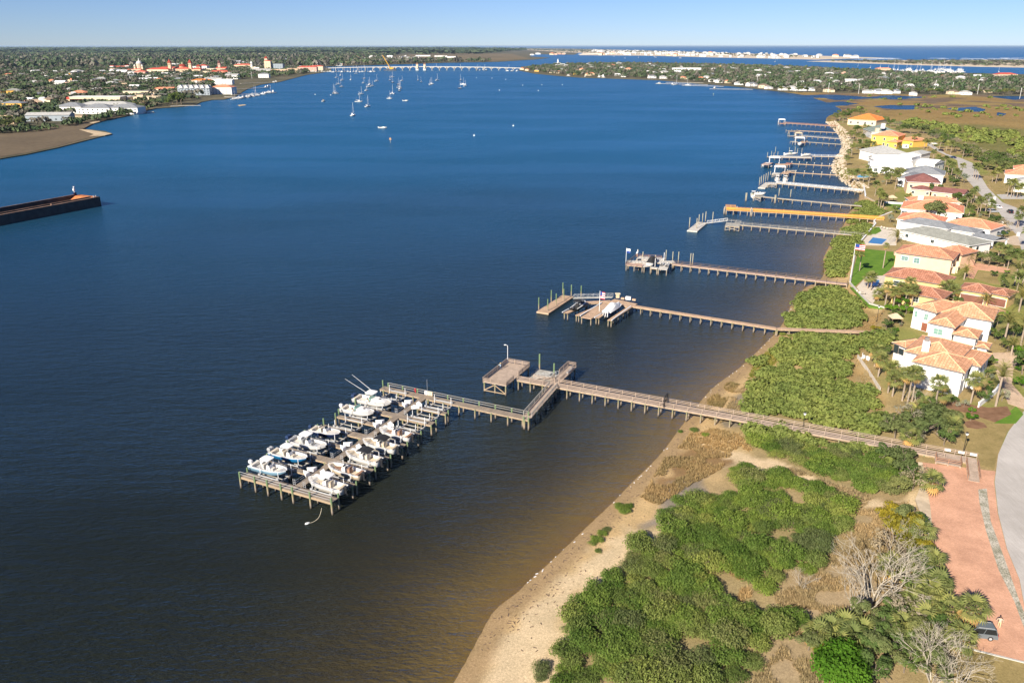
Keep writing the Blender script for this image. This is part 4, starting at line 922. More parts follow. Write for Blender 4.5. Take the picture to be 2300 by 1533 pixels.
# ================================================================ boats (bow to +x, origin at the stern half on the waterline)
def hull_parts(t, L, B, F0, F1, hull='gelcoat', deckm='boat_deck', sole=.35, bottom='hull_bottom', trim='gelcoat', st=12, draft=.45, fore=.80, full=False):
    S = []
    for i in range(st+1):
        f = i/st; x = -L/2+L*f
        b = B/2*(.93+.07*min(1, f*3)) if f < .55 else B/2*math.sqrt(max(0, 1-((f-.55)/.455)**2.3))
        b = max(b, .03); s = F0+(F1-F0)*f**1.8; kz = -draft*(1-max(0, (f-.62)/.38)**2.2)+max(0, (f-.62)/.38)**2.2*F1*.55
        cz = kz+(s-kz)*(.30+.10*f); S.append((x, b, s, kz, cz))
    m = MB(); n = []
    for x, b, s, kz, cz in S:
        k = len(m.v); m.v += [(x, 0, kz), (x, b*.86, cz), (x, b, s), (x, -b*.86, cz), (x, -b, s)]; n.append(k)
    def q(a, b, c, d, mi): m.f.append((a, b, c, d)); m.m.append(mi); m.uv.append(None)
    for a, c in zip(n[:-1], n[1:]):
        q(a, c, c+1, a+1, 1); q(a+1, c+1, c+2, a+2, 0); q(c, a, a+3, c+3, 1); q(c+3, a+3, a+4, c+4, 0)
    k = n[0]; m.f.append((k, k+1, k+2, k+4, k+3)); m.m.append(0); m.uv.append(None)
    m.build('hull', [hull, bottom], t, True)
    m = MB(); prev = None                                   # deck: side decks, cockpit walls and sole
    for i, (x, b, s, kz, cz) in enumerate(S):
        f = i/st; fl = sole if f < fore else sole+(s-sole)*min(1, (f-fore)/.03)
        if full: fl = s+.02
        w = max(.01, b-.02); wi = max(.005, b-.30) if f < .97 else .005; z = s+.015
        k = len(m.v); m.v += [(x, w, z), (x, wi, z), (x, wi*.97, fl), (x, -wi*.97, fl), (x, -wi, z), (x, -w, z)]
        if prev is not None:
            for j in range(5):
                m.f.append((prev+j, prev+j+1, k+j+1, k+j)[::-1]); m.m.append(1 if j == 2 else 0); m.uv.append(None)
        prev = k
    m.build('deck', [trim, deckm], t)
    for s_ in (-1, 1):                                       # rub rail
        m = MB()
        for (x, b, s, *_), (x2, b2, s2, *_2) in zip(S[:-1], S[1:]): m.bar((x, s_*b, s-.05), (x2, s_*b2, s2-.05), .07, .07)
        m.build('rub_rail', 'motor_grey' if hull == 'gelcoat' else 'gelcoat', t)
    return S
def outboard(t, x, y, z, mat, s=1.0, tilt=0.0):
    o = thing('outboard_motor', None, None); o.parent = t; o.location = (x, y, z); o.rotation_euler = (0, -tilt, 0); o.scale = (s,)*3
    bpy.data.objects.remove(o)
    m = MB(); c = [(-.62, .20), (-.55, .26), (-.1, .25), (.06, .19)]
    for i in range(1): pass
    m.hexa([(-.6, -.2, .15), (.05, -.2, .15), (.05, .2, .15), (-.6, .2, .15)], [(-.66, -.25, .5), (.04, -.23, .5), (.04, .23, .5), (-.66, .25, .5)])
    m.hexa([(-.66, -.25, .5), (.04, -.23, .5), (.04, .23, .5), (-.66, .25, .5)], [(-.52, -.15, .78), (-.06, -.15, .72), (-.06, .15, .72), (-.52, .15, .78)])
    M_ = Matrix.Rotation(-tilt, 4, 'Y')
    o = m.build('outboard_motor', mat, t); o.location = (x, y, z); o.rotation_euler = (0, tilt, 0); o.scale = (s,)*3
    m = MB(); m.hexa([(-.45, -.06, -.9), (-.15, -.06, -.9), (-.15, .06, -.9), (-.45, .06, -.9)], [(-.5, -.1, .15), (-.05, -.1, .15), (-.05, .1, .15), (-.5, .1, .15)]); m.tube((-.62, 0, -.75), (-.05, 0, -.72), .1, .08, 6)
    m.build('leg', mat, o)
    return o
def console(t, x, z, mat='gelcoat', w=.95, h=1.15, seat='cushion'):
    m = MB(); m.hexa([(x-.45, -w/2, z), (x+.6, -w/2, z), (x+.6, w/2, z), (x-.45, w/2, z)], [(x-.3, -w/2*.92, z+h), (x+.28, -w/2*.92, z+h), (x+.28, w/2*.92, z+h), (x-.3, w/2*.92, z+h)])
    c = m.build('console', mat, t)
    m = MB(); m.hexa([(x+.12, -w*.42, z+h), (x+.26, -w*.42, z+h), (x+.26, w*.42, z+h), (x+.12, w*.42, z+h)], [(x-.05, -w*.36, z+h+.42), (x+.0, -w*.36, z+h+.42), (x+.0, w*.36, z+h+.42), (x-.05, w*.36, z+h+.42)]); m.build('windshield', 'glass', c)
    m = MB(); m.tube((x-.38, 0, z+h-.12), (x-.42, 0, z+h-.05), .2, .2, 10); m.build('wheel', 'black', c)
    m = MB(); m.box(x-1.15, 0, z+.45, .5, w, .9); m.box(x-1.15, 0, z+.95, .55, w*1.05, .12); m.box(x-1.38, 0, z+1.15, .1, w, .35); m.build('helm_seat', seat, t)
    m = MB(); m.box(x+.8, 0, z+.3, .5, w*.8, .55); m.build('forward_seat', seat, t)
def t_top(t, x, z, zt, L=2.1, W=1.9, mat='canvas_white', legs='alu'):
    m = MB(); n = 7; 
    ring = lambda k, zz: [(x+L/2*k*(math.copysign(abs(math.cos(a))**.5, math.cos(a))), W/2*k*(math.copysign(abs(math.sin(a))**.5, math.sin(a))), zz) for a in [2*math.pi*i/16 for i in range(16)]]
    m.hexa(ring(1, zt), ring(1, zt+.07)); m.hexa(ring(.97, zt+.07), ring(.6, zt+.16))
    o = m.build('hard_top', mat, t)
    for sx in (-.35, .35):
        for sy in (-1, 1): m = MB(); m.tube((x+sx*L*.55, sy*.5, z), (x+sx*L, sy*W*.38, zt), .035, .035, 5); m.build('leg', legs, o)
    return o
def bimini(t, x, z, zt, L=2.4, W=2.2, mat='canvas_black'):
    m = MB(); k = 6
    for i in range(k):
        a, b = i/k, (i+1)/k; za = zt+.22*math.sin(math.pi*a); zb = zt+.22*math.sin(math.pi*b)
        m.hexa([(x-L/2+L*a, -W/2, za-.12), (x-L/2+L*b, -W/2, zb-.12), (x-L/2+L*b, W/2, zb-.12), (x-L/2+L*a, W/2, za-.12)], [(x-L/2+L*a, -W/2*.9, za), (x-L/2+L*b, -W/2*.9, zb), (x-L/2+L*b, W/2*.9, zb), (x-L/2+L*a, W/2*.9, za)])
    o = m.build('bimini_top', mat, t)
    for sx in (-1, 1):
        for sy in (-1, 1): m = MB(); m.tube((x, sy*W*.48, z), (x+sx*L*.45, sy*W*.46, zt), .025, .025, 5); m.build('leg', 'alu', o)
def bow_rail(t, S, z=.35, i0=6):
    for s_ in (-1, 1):
        m = MB()
        for (x, b, s, *_), (x2, b2, s2, *_2) in zip(S[i0:-1], S[i0+1:]): m.tube((x, s_*max(0, b-.1), s+z), (x2, s_*max(0, b2-.1), s2+z), .02, .02, 4); m.tube((x, s_*max(0, b-.1), s), (x, s_*max(0, b-.1), s+z), .018, .018, 4)
        m.build('bow_rail', 'alu', t)
def motorboat(label, p, rz, L=7.2, B=2.6, hull='gelcoat', deckm='boat_deck', top=None, topm='canvas_white', motors=1, mm='motor_white', seat='cushion', cuddy=False, rods=False, fore=.80, group=None, ray=False, name='motorboat', F=(.75, 1.15)):
    t = thing(name, label, 'boat', p, rz, group); S = hull_parts(t, L, B, F[0], F[1], hull, deckm, .3, fore=fore)
    for i in range(motors):
        y = (i-(motors-1)/2)*.62; outboard(t, -L/2-.02, y, .45, mm, 1.0+.05*(L-6), .0)
    if cuddy:
        m = MB(); m.hexa([(.1, -B*.36, .8), (L*.36, -B*.18, 1.1), (L*.36, B*.18, 1.1), (.1, B*.36, .8)], [(.25, -B*.30, 1.45), (L*.28, -B*.12, 1.35), (L*.28, B*.12, 1.35), (.25, B*.30, 1.45)]); c = m.build('cabin', 'gelcoat', t)
        m = MB(); m.hexa([(-.1, -B*.38, 1.0), (.22, -B*.34, 1.4), (.22, B*.34, 1.4), (-.1, B*.38, 1.0)], [(-.35, -B*.36, 1.75), (-.3, -B*.34, 1.8), (-.3, B*.34, 1.8), (-.35, B*.36, 1.75)]); m.build('windshield', 'glass_green', t)
        for s in (-1, 1): m = MB(); m.box(-.9, s*.6, .65, .6, .55, .7); m.box(-1.15, s*.6, 1.1, .12, .55, .5); m.build('seat', seat, t)
        m = MB(); m.box(L*.2, 0, 1.42, .45, .45, .05); m.build('hatch', 'black', t)
    else: console(t, .1, .3, 'gelcoat', B*.36, 1.1, seat)
    m = MB(); m.box(-L/2+.55, 0, .62, .55, B*.72, .5); m.build('stern_bench', seat if not ray else 'gelcoat', t)
    m = MB(); m.hexa([(L*.18, -B*.33, .3), (L*.34, -B*.15, .3), (L*.34, B*.15, .3), (L*.18, B*.33, .3)], [(L*.18, -B*.33, .62), (L*.34, -B*.15, .66), (L*.34, B*.15, .66), (L*.18, B*.33, .62)]); m.build('bow_cushion', seat, t)
    if top == 'hard': t_top(t, -.35, .4, 2.55, 2.1+.1*(L-7), B*.74, topm)
    if top == 'bimini': bimini(t, -.6, .8, 2.3, 2.6, B*.86, topm)
    if top == 'tower':
        m = MB()
        for s in (-1, 1): m.tube((-.9, s*B*.42, .9), (-.2, s*B*.36, 2.5), .04, .04, 5); m.tube((.6, s*B*.42, .9), (-.2, s*B*.36, 2.5), .04, .04, 5)
        m.tube((-.2, -B*.36, 2.5), (-.2, B*.36, 2.5), .04, .04, 5); m.build('tower', 'alu', t)
    if rods:
        for s in (-1, 1): m = MB(); m.tube((-.6, s*.8, 2.5), (-6.2, s*1.3, 5.2), .045, .02, 5); m.build('outrigger', 'plastic_white', t)
    bow_rail(t, S)
    return t
KZ = 2.35+.12                                                  # raised boats: water line level of the hull above the dock boards
def slot(side, k, dx=0.0, z=KZ): 
    cx = (XL*.56-1.5 if side < 0 else XR*.60-.5)+dx; p = MAR.matrix_basis @ Vector((cx, (k+.5)*P5, z)); return p, ang+(0 if side < 0 else math.pi)
def mboat(side, k, label, dx=0.0, **kw): p, rz = slot(side, k, dx); kw['L'] = kw['L']*1.07; kw['B'] = kw.get('B', 2.6)*1.08; return motorboat(label, p, rz, **kw)
mboat(-1, 0, 'light blue hulled boat with white hard top and one white outboard', L=7.6, hull='hull_ltblue', deckm='teak_grey', top='hard', motors=1, seat='boat_deck')
mboat(-1, 1, 'bright blue hulled boat with a curved white top and two grey outboards', L=7.9, hull='hull_blue', top='hard', motors=2, mm='motor_grey', seat='cushion')
mboat(-1, 2, 'white boat with a white hard top, dark seats and navy outboards', L=8.3, B=2.8, top='hard', motors=2, mm='motor_navy', seat='motor_grey')
mboat(-1, 3, 'navy sided bow rider with a rounded white foredeck and grey console', L=6.6, B=2.5, hull='hull_navy', deckm='boat_deck', motors=1, mm='motor_navy', fore=.6)
mboat(-1, 5, 'white cuddy cabin boat without a top on a raised lift', L=7.6, B=2.6, cuddy=True, motors=1, deckm='boat_deck', fore=.55)
mboat(-1, 6, 'largest white boat with hard top and two long raised outriggers', L=8.8, B=3.0, cuddy=True, top='hard', motors=2, mm='motor_navy', rods=True, fore=.6)
mboat(1, 0, 'white boat with hard top beside the dock end with the slack float line', L=7.2, top='hard', motors=1, mm='motor_black', seat='boat_tan')
mboat(1, 1, 'cream boat with tan cushions and a covered grey helm', L=7.0, hull='boat_tan', deckm='boat_tan', motors=1, mm='motor_black', seat='brown_wood', fore=.85)
mboat(1, 2, 'white and cream boat shaded by a flat black bimini top', L=7.2, deckm='boat_tan', top='bimini', topm='canvas_black', motors=1, mm='motor_black')
mboat(1, 3, 'white boat with a folded tower frame and dark canopy set aside', L=7.2, top='bimini', topm='canvas_black', motors=1, mm='motor_black', seat='boat_tan', deckm='boat_tan')
mboat(1, 4, 'white open boat with brown side seats, last raised boat before the empty lifts', L=7.0, motors=1, mm='motor_black', seat='brown_wood')
# ---------------------------------------------------------------- boats of the private docks
def dir_px(a, b, z=2.0): p = A(*a, z); q = A(*b, z); return math.atan2(q.y-p.y, q.x-p.x)
def covered(label, pa, pb, z, L, B, covm, hull):
    a, b = A(*pa, z), A(*pb, z); c = (a+b)/2; t = thing('covered_boat', label, 'boat', c, math.atan2(b.y-a.y, b.x-a.x)); S = hull_parts(t, L, B, .75, 1.0, hull, 'gelcoat', .6, full=True)
    m = MB(); n = 8
    rows = []
    for i in range(n+1):
        f = i/n; x = -L*.47+L*.93*f; h = .55+1.25*math.exp(-((f-.42)/.24)**2); b_ = B*.5*(1 if f < .6 else max(.08, 1-((f-.6)/.4)**2)); z0 = .78+.25*f**1.8
        rows.append([(x, -b_, z0), (x, -b_*.78, z0+h*.55), (x, -b_*.3, z0+h), (x, b_*.3, z0+h), (x, b_*.78, z0+h*.55), (x, b_, z0)])
    for r, s in zip(rows[:-1], rows[1:]):
        for j in range(5): m.quad(r[j], s[j], s[j+1], r[j+1])
    for r in (rows[0], rows[-1]): m.quad(*r)
    m.build('cover', covm, t, True); 
    return t
c = covered('white cocooned motorboat with blue side on the tan dock lift', (1352, 712), (1400, 682), 2.3, 9.5, 3.0, 'canvas_white', 'hull_navy')
for y in (-.7, 0, .7): outboard(c, -4.75, y, .5, 'motor_white', 1.15)
boat2 = motorboat('black covered bow rider with pale gunwales in the tan dock slip', A(1300, 690, 2.1), dir_px((1285, 700), (1322, 676)), L=7.6, B=2.7, hull='hull_black', deckm='canvas_black', top='bimini', topm='canvas_black', motors=1, mm='motor_black', seat='canvas_black', fore=.5)
covered('boat under a fitted black cover on the pinkish dock lift', (1456, 597), (1474, 583), 2.4, 7.6, 2.9, 'canvas_black', 'gelcoat')
for i, (x, y, lab) in enumerate(((1487, 594, 'zebra striped jet ski parked nearer the black covered boat'), (1499, 596, 'zebra striped jet ski parked nearer the pinkish walkway'))):
    t = thing('jet_ski', lab, 'jet ski', A(x, y, 2.5), dir_px((1487, 600), (1497, 588))); hull_parts(t, 3.2, 1.15, .35, .5, 'hull_black', 'gelcoat', .4, st=8, draft=.2, full=True)
    m = MB(); m.hexa([(-1.2, -.28, .4), (.1, -.25, .45), (.1, .25, .45), (-1.2, .28, .4)], [(-1.15, -.2, .75), (.1, -.18, .7), (.1, .18, .7), (-1.15, .2, .75)]); m.build('saddle', 'black', t)
    m = MB(); m.hexa([(.1, -.25, .45), (1.2, -.12, .5), (1.2, .12, .5), (.1, .25, .45)], [(.15, -.18, .95), (.8, -.1, .7), (.8, .1, .7), (.15, .18, .95)]); m.build('cowl', 'gelcoat', t)
    m = MB(); m.tube((.1, -.4, 1.0), (.1, .4, 1.0), .04, .04, 6); m.build('handlebar', 'black', t)
    for k in range(4): m = MB(); m.box(-.9+k*.55, 0, .78, .12, 1.0, .04, .4); m.build('stripe', 'black' if k % 2 else 'gelcoat', t)
def hoist(label, px, z=2.4, L=6, W=4.5, top=True, mat='canvas_white', zt=3.4, rz=None):
    """a small roofed boat hoist"""
    p = A(*px, 0); t = thing('boat_hoist', label, 'boat hoist', p, rz if rz is not None else R(-15))
    for sx in (-1, 1):
        for sy in (-1, 1): tubeI('post', 'plastic_white', t, (sx*L*.42, sy*W*.45, -1), (sx*L*.42, sy*W*.45, z+zt), .13)
    for sx in (-1, 1): boxI('cross_beam', 'plastic_white', t, (sx*L*.42, 0, z+zt*.45), (.2, W, .25))
    m = MB(); m.hexa([(-L/2, -W/2, z+zt), (L/2, -W/2, z+zt), (L/2, W/2, z+zt), (-L/2, W/2, z+zt)], [(-L*.4, -.1, z+zt+.9), (L*.4, -.1, z+zt+.9), (L*.4, .1, z+zt+.9), (-L*.4, .1, z+zt+.9)]); m.build('roof', mat, t)
    return t
hoist('white roofed boat hoist with open sides on the dock by the kidney pool', (1750, 394), 2.0, 7, 5.5)
hoist('white roofed boat hoist beside the reddish deck area', (1738, 372), 2.0, 7.5, 6)
hoist('big white covered hoist on the thin grey dock', (1795, 325), 2.0, 8, 6.5)
hoist('small white boathouse roof at the end of the reddish railed dock', (1755, 281), 2.0, 7, 6)
hoist('thatch coloured hoist roof beside the thin pale dock', (1793, 309), 1.6, 6, 5, mat='wall_tan', zt=2.2)
motorboat('white fishing boat with a tuna tower raised at the mooring piles', A(1692, 440, 1.4), R(75), L=9.5, B=3.1, cuddy=True, top='hard', motors=2, mm='motor_white', rods=True, fore=.6)
motorboat('white boat hanging on davits near the low grey landing', A(1706, 437, 2.9), R(-10), L=6, motors=1, mm='motor_black')
motorboat('white boat with a T top hoisted behind the double rail dock', A(1764, 405, 2.6), R(70), L=8.5, B=3.0, top='hard', motors=2)
motorboat('white boat with a square hard top hoisted on the double rail dock', A(1746, 404, 2.6), R(70), L=8.5, B=3.0, top='hard', motors=2)
motorboat('white boat with flared bow moored beyond the reddish deck', A(1724, 375, .1), R(-60), L=8.0, B=2.8, top='hard', motors=1)
motorboat('white sport boat with a flybridge top on the white boathouse deck', A(1777, 347, 3.0), R(10), L=10, B=3.4, cuddy=True, top='hard', motors=2, fore=.6)
motorboat('small white runabout lifted on the white boathouse deck', A(1811, 349, 3.2), R(10), L=7, B=2.6, motors=1)
motorboat('white boat under the big white hoist roof', A(1796, 324, 2.2), R(70), L=8, B=2.8, motors=1)
motorboat('white motor cruiser under way with two tan seats, alone off the anchorage', A(860, 288, .1), R(-25), L=9.5, B=3.2, cuddy=True, motors=2, mm='motor_white', fore=.6, deckm='boat_tan')
motorboat('small motorboat with a dark canopy anchored off the moored yachts', A(911, 227, .1), R(-20), L=9, B=3.2, cuddy=True, top='bimini', topm='canvas_blue', motors=1)
motorboat('small motorboat with a tan canopy anchored apart from the yachts', A(727, 228, .1), R(70), L=8, B=3.0, cuddy=True, top='bimini', topm='wall_tan', motors=1)
# ---------------------------------------------------------------- sailing yachts at anchor
def sailboat(label, L=11, hull='gelcoat', sail='canvas_white', cat=False, masts=1):
    t = thing('catamaran' if cat else 'sailboat', label, 'sailboat')
    if cat:
        for s in (-1, 1):
            h = thing('x', None, None); bpy.data.objects.remove(h)
            m = MB(); B = 1.3
            for i in range(8):
                f0, f1 = i/8, (i+1)/8; w = lambda f: B/2*math.sqrt(max(0, 1-(max(0, f-.5)/.51)**2)); x0, x1 = -L/2+L*f0, -L/2+L*f1
                m.hexa([(x0, s*2.6-w(f0)*.6, -.3), (x1, s*2.6-w(f1)*.6, -.3), (x1, s*2.6+w(f1)*.6, -.3), (x0, s*2.6+w(f0)*.6, -.3)], [(x0, s*2.6-w(f0), 1.3), (x1, s*2.6-w(f1), 1.4), (x1, s*2.6+w(f1), 1.4), (x0, s*2.6+w(f0), 1.3)])
            m.build('hull', hull, t)
        m = MB(); m.hexa([(-L*.42, -2.6, 1.0), (L*.2, -2.6, 1.0), (L*.2, 2.6, 1.0), (-L*.42, 2.6, 1.0)], [(-L*.42, -2.6, 1.35), (L*.2, -2.6, 1.35), (L*.2, 2.6, 1.35), (-L*.42, 2.6, 1.35)]); m.build('bridge_deck', hull, t); cz = 1.35
    else: hull_parts(t, L, L*.30, .95, 1.4, hull, 'boat_deck', .6, st=10, full=True); cz = 1.05
    m = MB(); m.hexa([(-L*.12, -L*.1, cz), (L*.2, -L*.075, cz), (L*.2, L*.075, cz), (-L*.12, L*.1, cz)], [(-L*.1, -L*.085, cz+.7), (L*.14, -L*.06, cz+.55), (L*.14, L*.06, cz+.55), (-L*.1, L*.085, cz+.7)]); c = m.build('cabin', 'gelcoat', t)
    for s in (-1, 1): m = MB(); m.box(0, s*L*.082, cz+.4, L*.16, .05, .22); m.build('window', 'glass', c)
    for i in range(masts):
        x = L*.1-i*L*.42; H = L*1.28*(1-.25*i); m = MB(); m.tube((x, 0, cz), (x, 0, H), .13, .09, 6); ms = m.build('mast', 'plastic_white', t)
        m = MB(); m.tube((x, -.9, H*.55), (x, .9, H*.55), .04, .04, 4); m.build('spreader', 'alu', ms)
        m = MB(); m.tube((x, 0, cz+1.3), (x-L*.36, 0, cz+1.2), .08, .08, 6); m.build('boom', 'alu', t)
        m = MB(); m.tube((x-.1, 0, cz+1.5), (x-L*.35, 0, cz+1.4), .2, .13, 6); m.build('furled_sail', sail, t)
    m = MB(); m.tube((L*.1, 0, L*1.25), (L*.49, 0, 1.4), .03, .03, 4); m.tube((L*.1, 0, L*1.25), (-L*.49, 0, 1.1), .03, .03, 4); m.build('stay', 'alu', t)
    m = MB(); m.hexa([(-L*.34, -1.1, cz+1.7), (-L*.14, -1.1, cz+1.8), (-L*.14, 1.1, cz+1.8), (-L*.34, 1.1, cz+1.7)], [(-L*.34, -1.0, cz+1.8), (-L*.14, -1.0, cz+1.95), (-L*.14, 1.0, cz+1.95), (-L*.34, 1.0, cz+1.8)]); m.build('bimini_top', sail, t)
    return t
protos = [sailboat('white sailing yacht', 11), sailboat('dark blue sailing yacht', 12, 'hull_navy', 'canvas_blue'), sailboat('white ketch', 13, 'gelcoat', 'canvas_blue', masts=2), sailboat('white catamaran', 12, 'gelcoat', 'canvas_white', True)]
PN = ['white sailing yacht at anchor in the river below the bridge', 'dark blue hulled sailing yacht at anchor in the river', 'white two masted ketch at anchor in the river', 'white twin hulled catamaran at anchor in the river']
PG = ['white yachts at anchor', 'dark hulled yachts at anchor', 'ketches at anchor', 'catamarans at anchor']
SAILS = [(793, 260, 0), (826, 240, 0), (806, 229, 0), (811, 212, 0), (754, 211, 3), (751, 209, 0), (767, 196, 0), (769, 181, 0), (760, 190, 0), (788, 180, 0), (818, 177, 1), (817, 187, 0), (828, 196, 0), (830, 191, 0), (836, 194, 0), (846, 183, 0), (876, 181, 0), (882, 186, 0), (881, 174, 0),
         (895, 190, 1), (899, 200, 2), (897, 197, 0), (903, 182, 0), (875, 222, 0), (882, 211, 3), (823, 204, 0), (897, 205, 1), (939, 181, 0), (946, 185, 0), (967, 191, 2), (969, 189, 0), (982, 181, 0), (1035, 181, 0), (1033, 199, 1), (1040, 190, 3), (1045, 194, 0), (765, 170, 0), (800, 166, 0), (756, 175, 0),
         (1404, 131.5, 0), (1434, 130, 0), (1417, 126.5, 0), (1453, 126, 0), (1470, 128, 0), (1473, 129.5, 0), (1528, 131, 3), (1379, 127.5, 0), (1390, 126.5, 0), (1504, 125.5, 0), (1520, 125.3, 0), (1490, 125.8, 0), (1927, 150, 0), (1955, 153, 0), (1977, 152, 0), (1995, 154, 0), (1741, 139, 0), (2243, 162, 0)]
used = set()
for x, y, k in SAILS:
    p = A(x, y, 0); rz = R(random.choice((55, 65, 75, -115, -20, 30))+random.uniform(-12, 12)); far = y < 165
    sc = random.uniform(.85, 1.15)*(1.25 if far else 1)
    lab = PN[k] if not far else 'distant white sailing yacht in the inlet behind the island' if k == 0 else 'distant white catamaran in the inlet behind the island'
    if (x, y) == (793, 260): lab = 'white sailing yacht anchored apart, nearest the lone motor cruiser'
    c = copy_to(protos[k], p, rz, sc, lab, (PG[k] if not far else 'yachts in the far inlet'))
    if (x, y) == (793, 260): del c['group']
for o in protos: drop(o)
# mooring buoys and channel markers
BUOYS = [(708, 213), (743, 214), (1070, 175), (1105, 176), (1136, 179), (1122, 203), (1174, 192), (1209, 204), (1217, 191), (1065, 305), (1263, 191), (1153, 283)]
m = MB(); m.dome((0, 0, -.2), .9, .9, 1.1, 10, 5); bm = m.mesh('float', 'plastic_white', True); m = MB(); m.tube((0, 0, .8), (0, 0, 2.0), .12, .1, 6); bp = m.mesh('staff', 'alu')
for x, y in BUOYS:
    b = thing('mooring_buoy', 'small white mooring buoy floating alone on the river', 'buoy', A(x, y, 0), 0, 'mooring buoys'); inst('float', bm, b); inst('staff', bp, b)
for x, y, c, lab in ((877, 322, 'orange_wood', 'orange channel marker on a single pile in mid river'), (1602, 216, 'piling_green', 'green channel marker on a pile off the island docks')):
    b = thing('channel_marker', lab, 'channel marker', A(x, y, 0)); m = MB(); m.tube((0, 0, -2), (0, 0, 3.8), .2, .18, 8); m.build('pile', 'piling_tan', b); m = MB(); m.hexa([(-1, -.06, 3.0), (1, -.06, 3.0), (1, .06, 3.0), (-1, .06, 3.0)], [(-.1, -.06, 4.8), (.1, -.06, 4.8), (.1, .06, 4.8), (-.1, .06, 4.8)]); m.build('day_board', c, b); m = MB(); m.box(0, 0, 3.85, .5, .5, .4); m.build('lamp', 'alu', b)
# ---------------------------------------------------------------- barge
a = A(228, 462, 0); b = A(-160, 538, 0); d = (b-a); u = d.normalized(); rz = math.atan2(u.y, u.x); BL, BW, BH = d.length, 15.0, 4.6
c = thing('barge', 'long dark hopper barge with rusty orange inner slope and worn deck edges', 'barge', a, rz)
# local x runs from the end in view towards the camera's left; local y: the far side is negative
s_ = -1
y0, y1 = 0.0, -BW
m = MB(); m.poly([(0, y0), (BL, y0), (BL, y1), (0, y1)], -1.2, 1.0); m.build('bottom', 'barge_hull', c)
m = MB(); m.poly([(0, y0), (BL, y0), (BL, y0-.35), (0, y0-.35)], 1.0, BH); m.build('side_plate', 'barge_hull', c); m = MB(); m.poly([(0, y1+.35), (BL, y1+.35), (BL, y1), (0, y1)], 1.0, BH); m.build('side_plate', 'barge_hull', c)
m = MB(); m.poly([(0, y0-.35), (.4, y0-.35), (.4, y1+.35), (0, y1+.35)], 1.0, BH); m.build('end_plate', 'barge_hull', c)
m = MB(); m.poly([(.4, y0-.35), (BL, y0-.35), (BL, y0-1.5), (.4, y0-1.5)], BH-.3, BH+.03); m.build('deck_edge', 'barge_deck', c); m = MB(); m.poly([(.4, y1+.35), (BL, y1+.35), (BL, y1+1.3), (.4, y1+1.3)], BH-.3, BH+.03); m.build('deck_edge', 'barge_deck', c)
m = MB(); m.poly([(.4, y0-1.5), (4.0, y0-1.5), (4.0, y1+1.3), (.4, y1+1.3)], BH-.3, BH+.02); m.build('fore_deck', 'barge_rust', c)
m = MB(); m.hexa([(4.0, y0-1.8, 1.05), (12.0, y0-1.8, 1.05), (12.0, y1+1.6, 1.05), (4.0, y1+1.6, 1.05)], [(4.0, y0-1.8, BH-.02), (4.1, y0-1.8, BH-.02), (4.1, y1+1.6, BH-.02), (4.0, y1+1.6, BH-.02)]); m.build('end_slope', 'barge_rust', c)
for yy, nm in ((y0-1.65, 'coaming'), (y1+1.45, 'coaming')):
    m = MB(); m.poly([(4.0, yy-.15), (BL, yy-.15), (BL, yy+.15), (4.0, yy+.15)], 1.0, BH+.6); m.build(nm, 'barge_hull', c); m = MB(); m.poly([(4.0, yy-.22), (BL, yy-.22), (BL, yy+.22), (4.0, yy+.22)], BH+.6, BH+.72); m.build('coaming_cap', 'barge_deck', c)
m = MB(); m.poly([(12, y0-1.8), (BL, y0-1.8), (BL, y1+1.6), (12, y1+1.6)], 1.0, 1.06); m.build('hold_floor', 'barge_in', c)
for x in (1.5, 2.8): m = MB(); m.tube((x, y0-1.0, BH), (x, y0-1.0, BH+.9), .22, .25, 8); m.build('bollard', 'alu', c)
m = MB(); m.tube((26, y0-.9, BH), (26, y0-.9, BH+.7), .3, .3, 8); m.build('bollard', 'barge_deck', c)
m = MB(); m.box(3.4, y1+.9, BH+.8, 1.6, 1.0, 1.6); m.build('machinery_box', 'hull_navy', c); m = MB(); m.tube((3.4, y1+.9, BH+1.6), (3.4, y1+.9, BH+4.6), .12, .1, 6); m.box(3.4, y1+.9, BH+3.0, .8, .8, .9); m.box(3.1, y1+.9, BH+4.3, .6, .6, .6); m.build('light_mast', 'plastic_white', c)
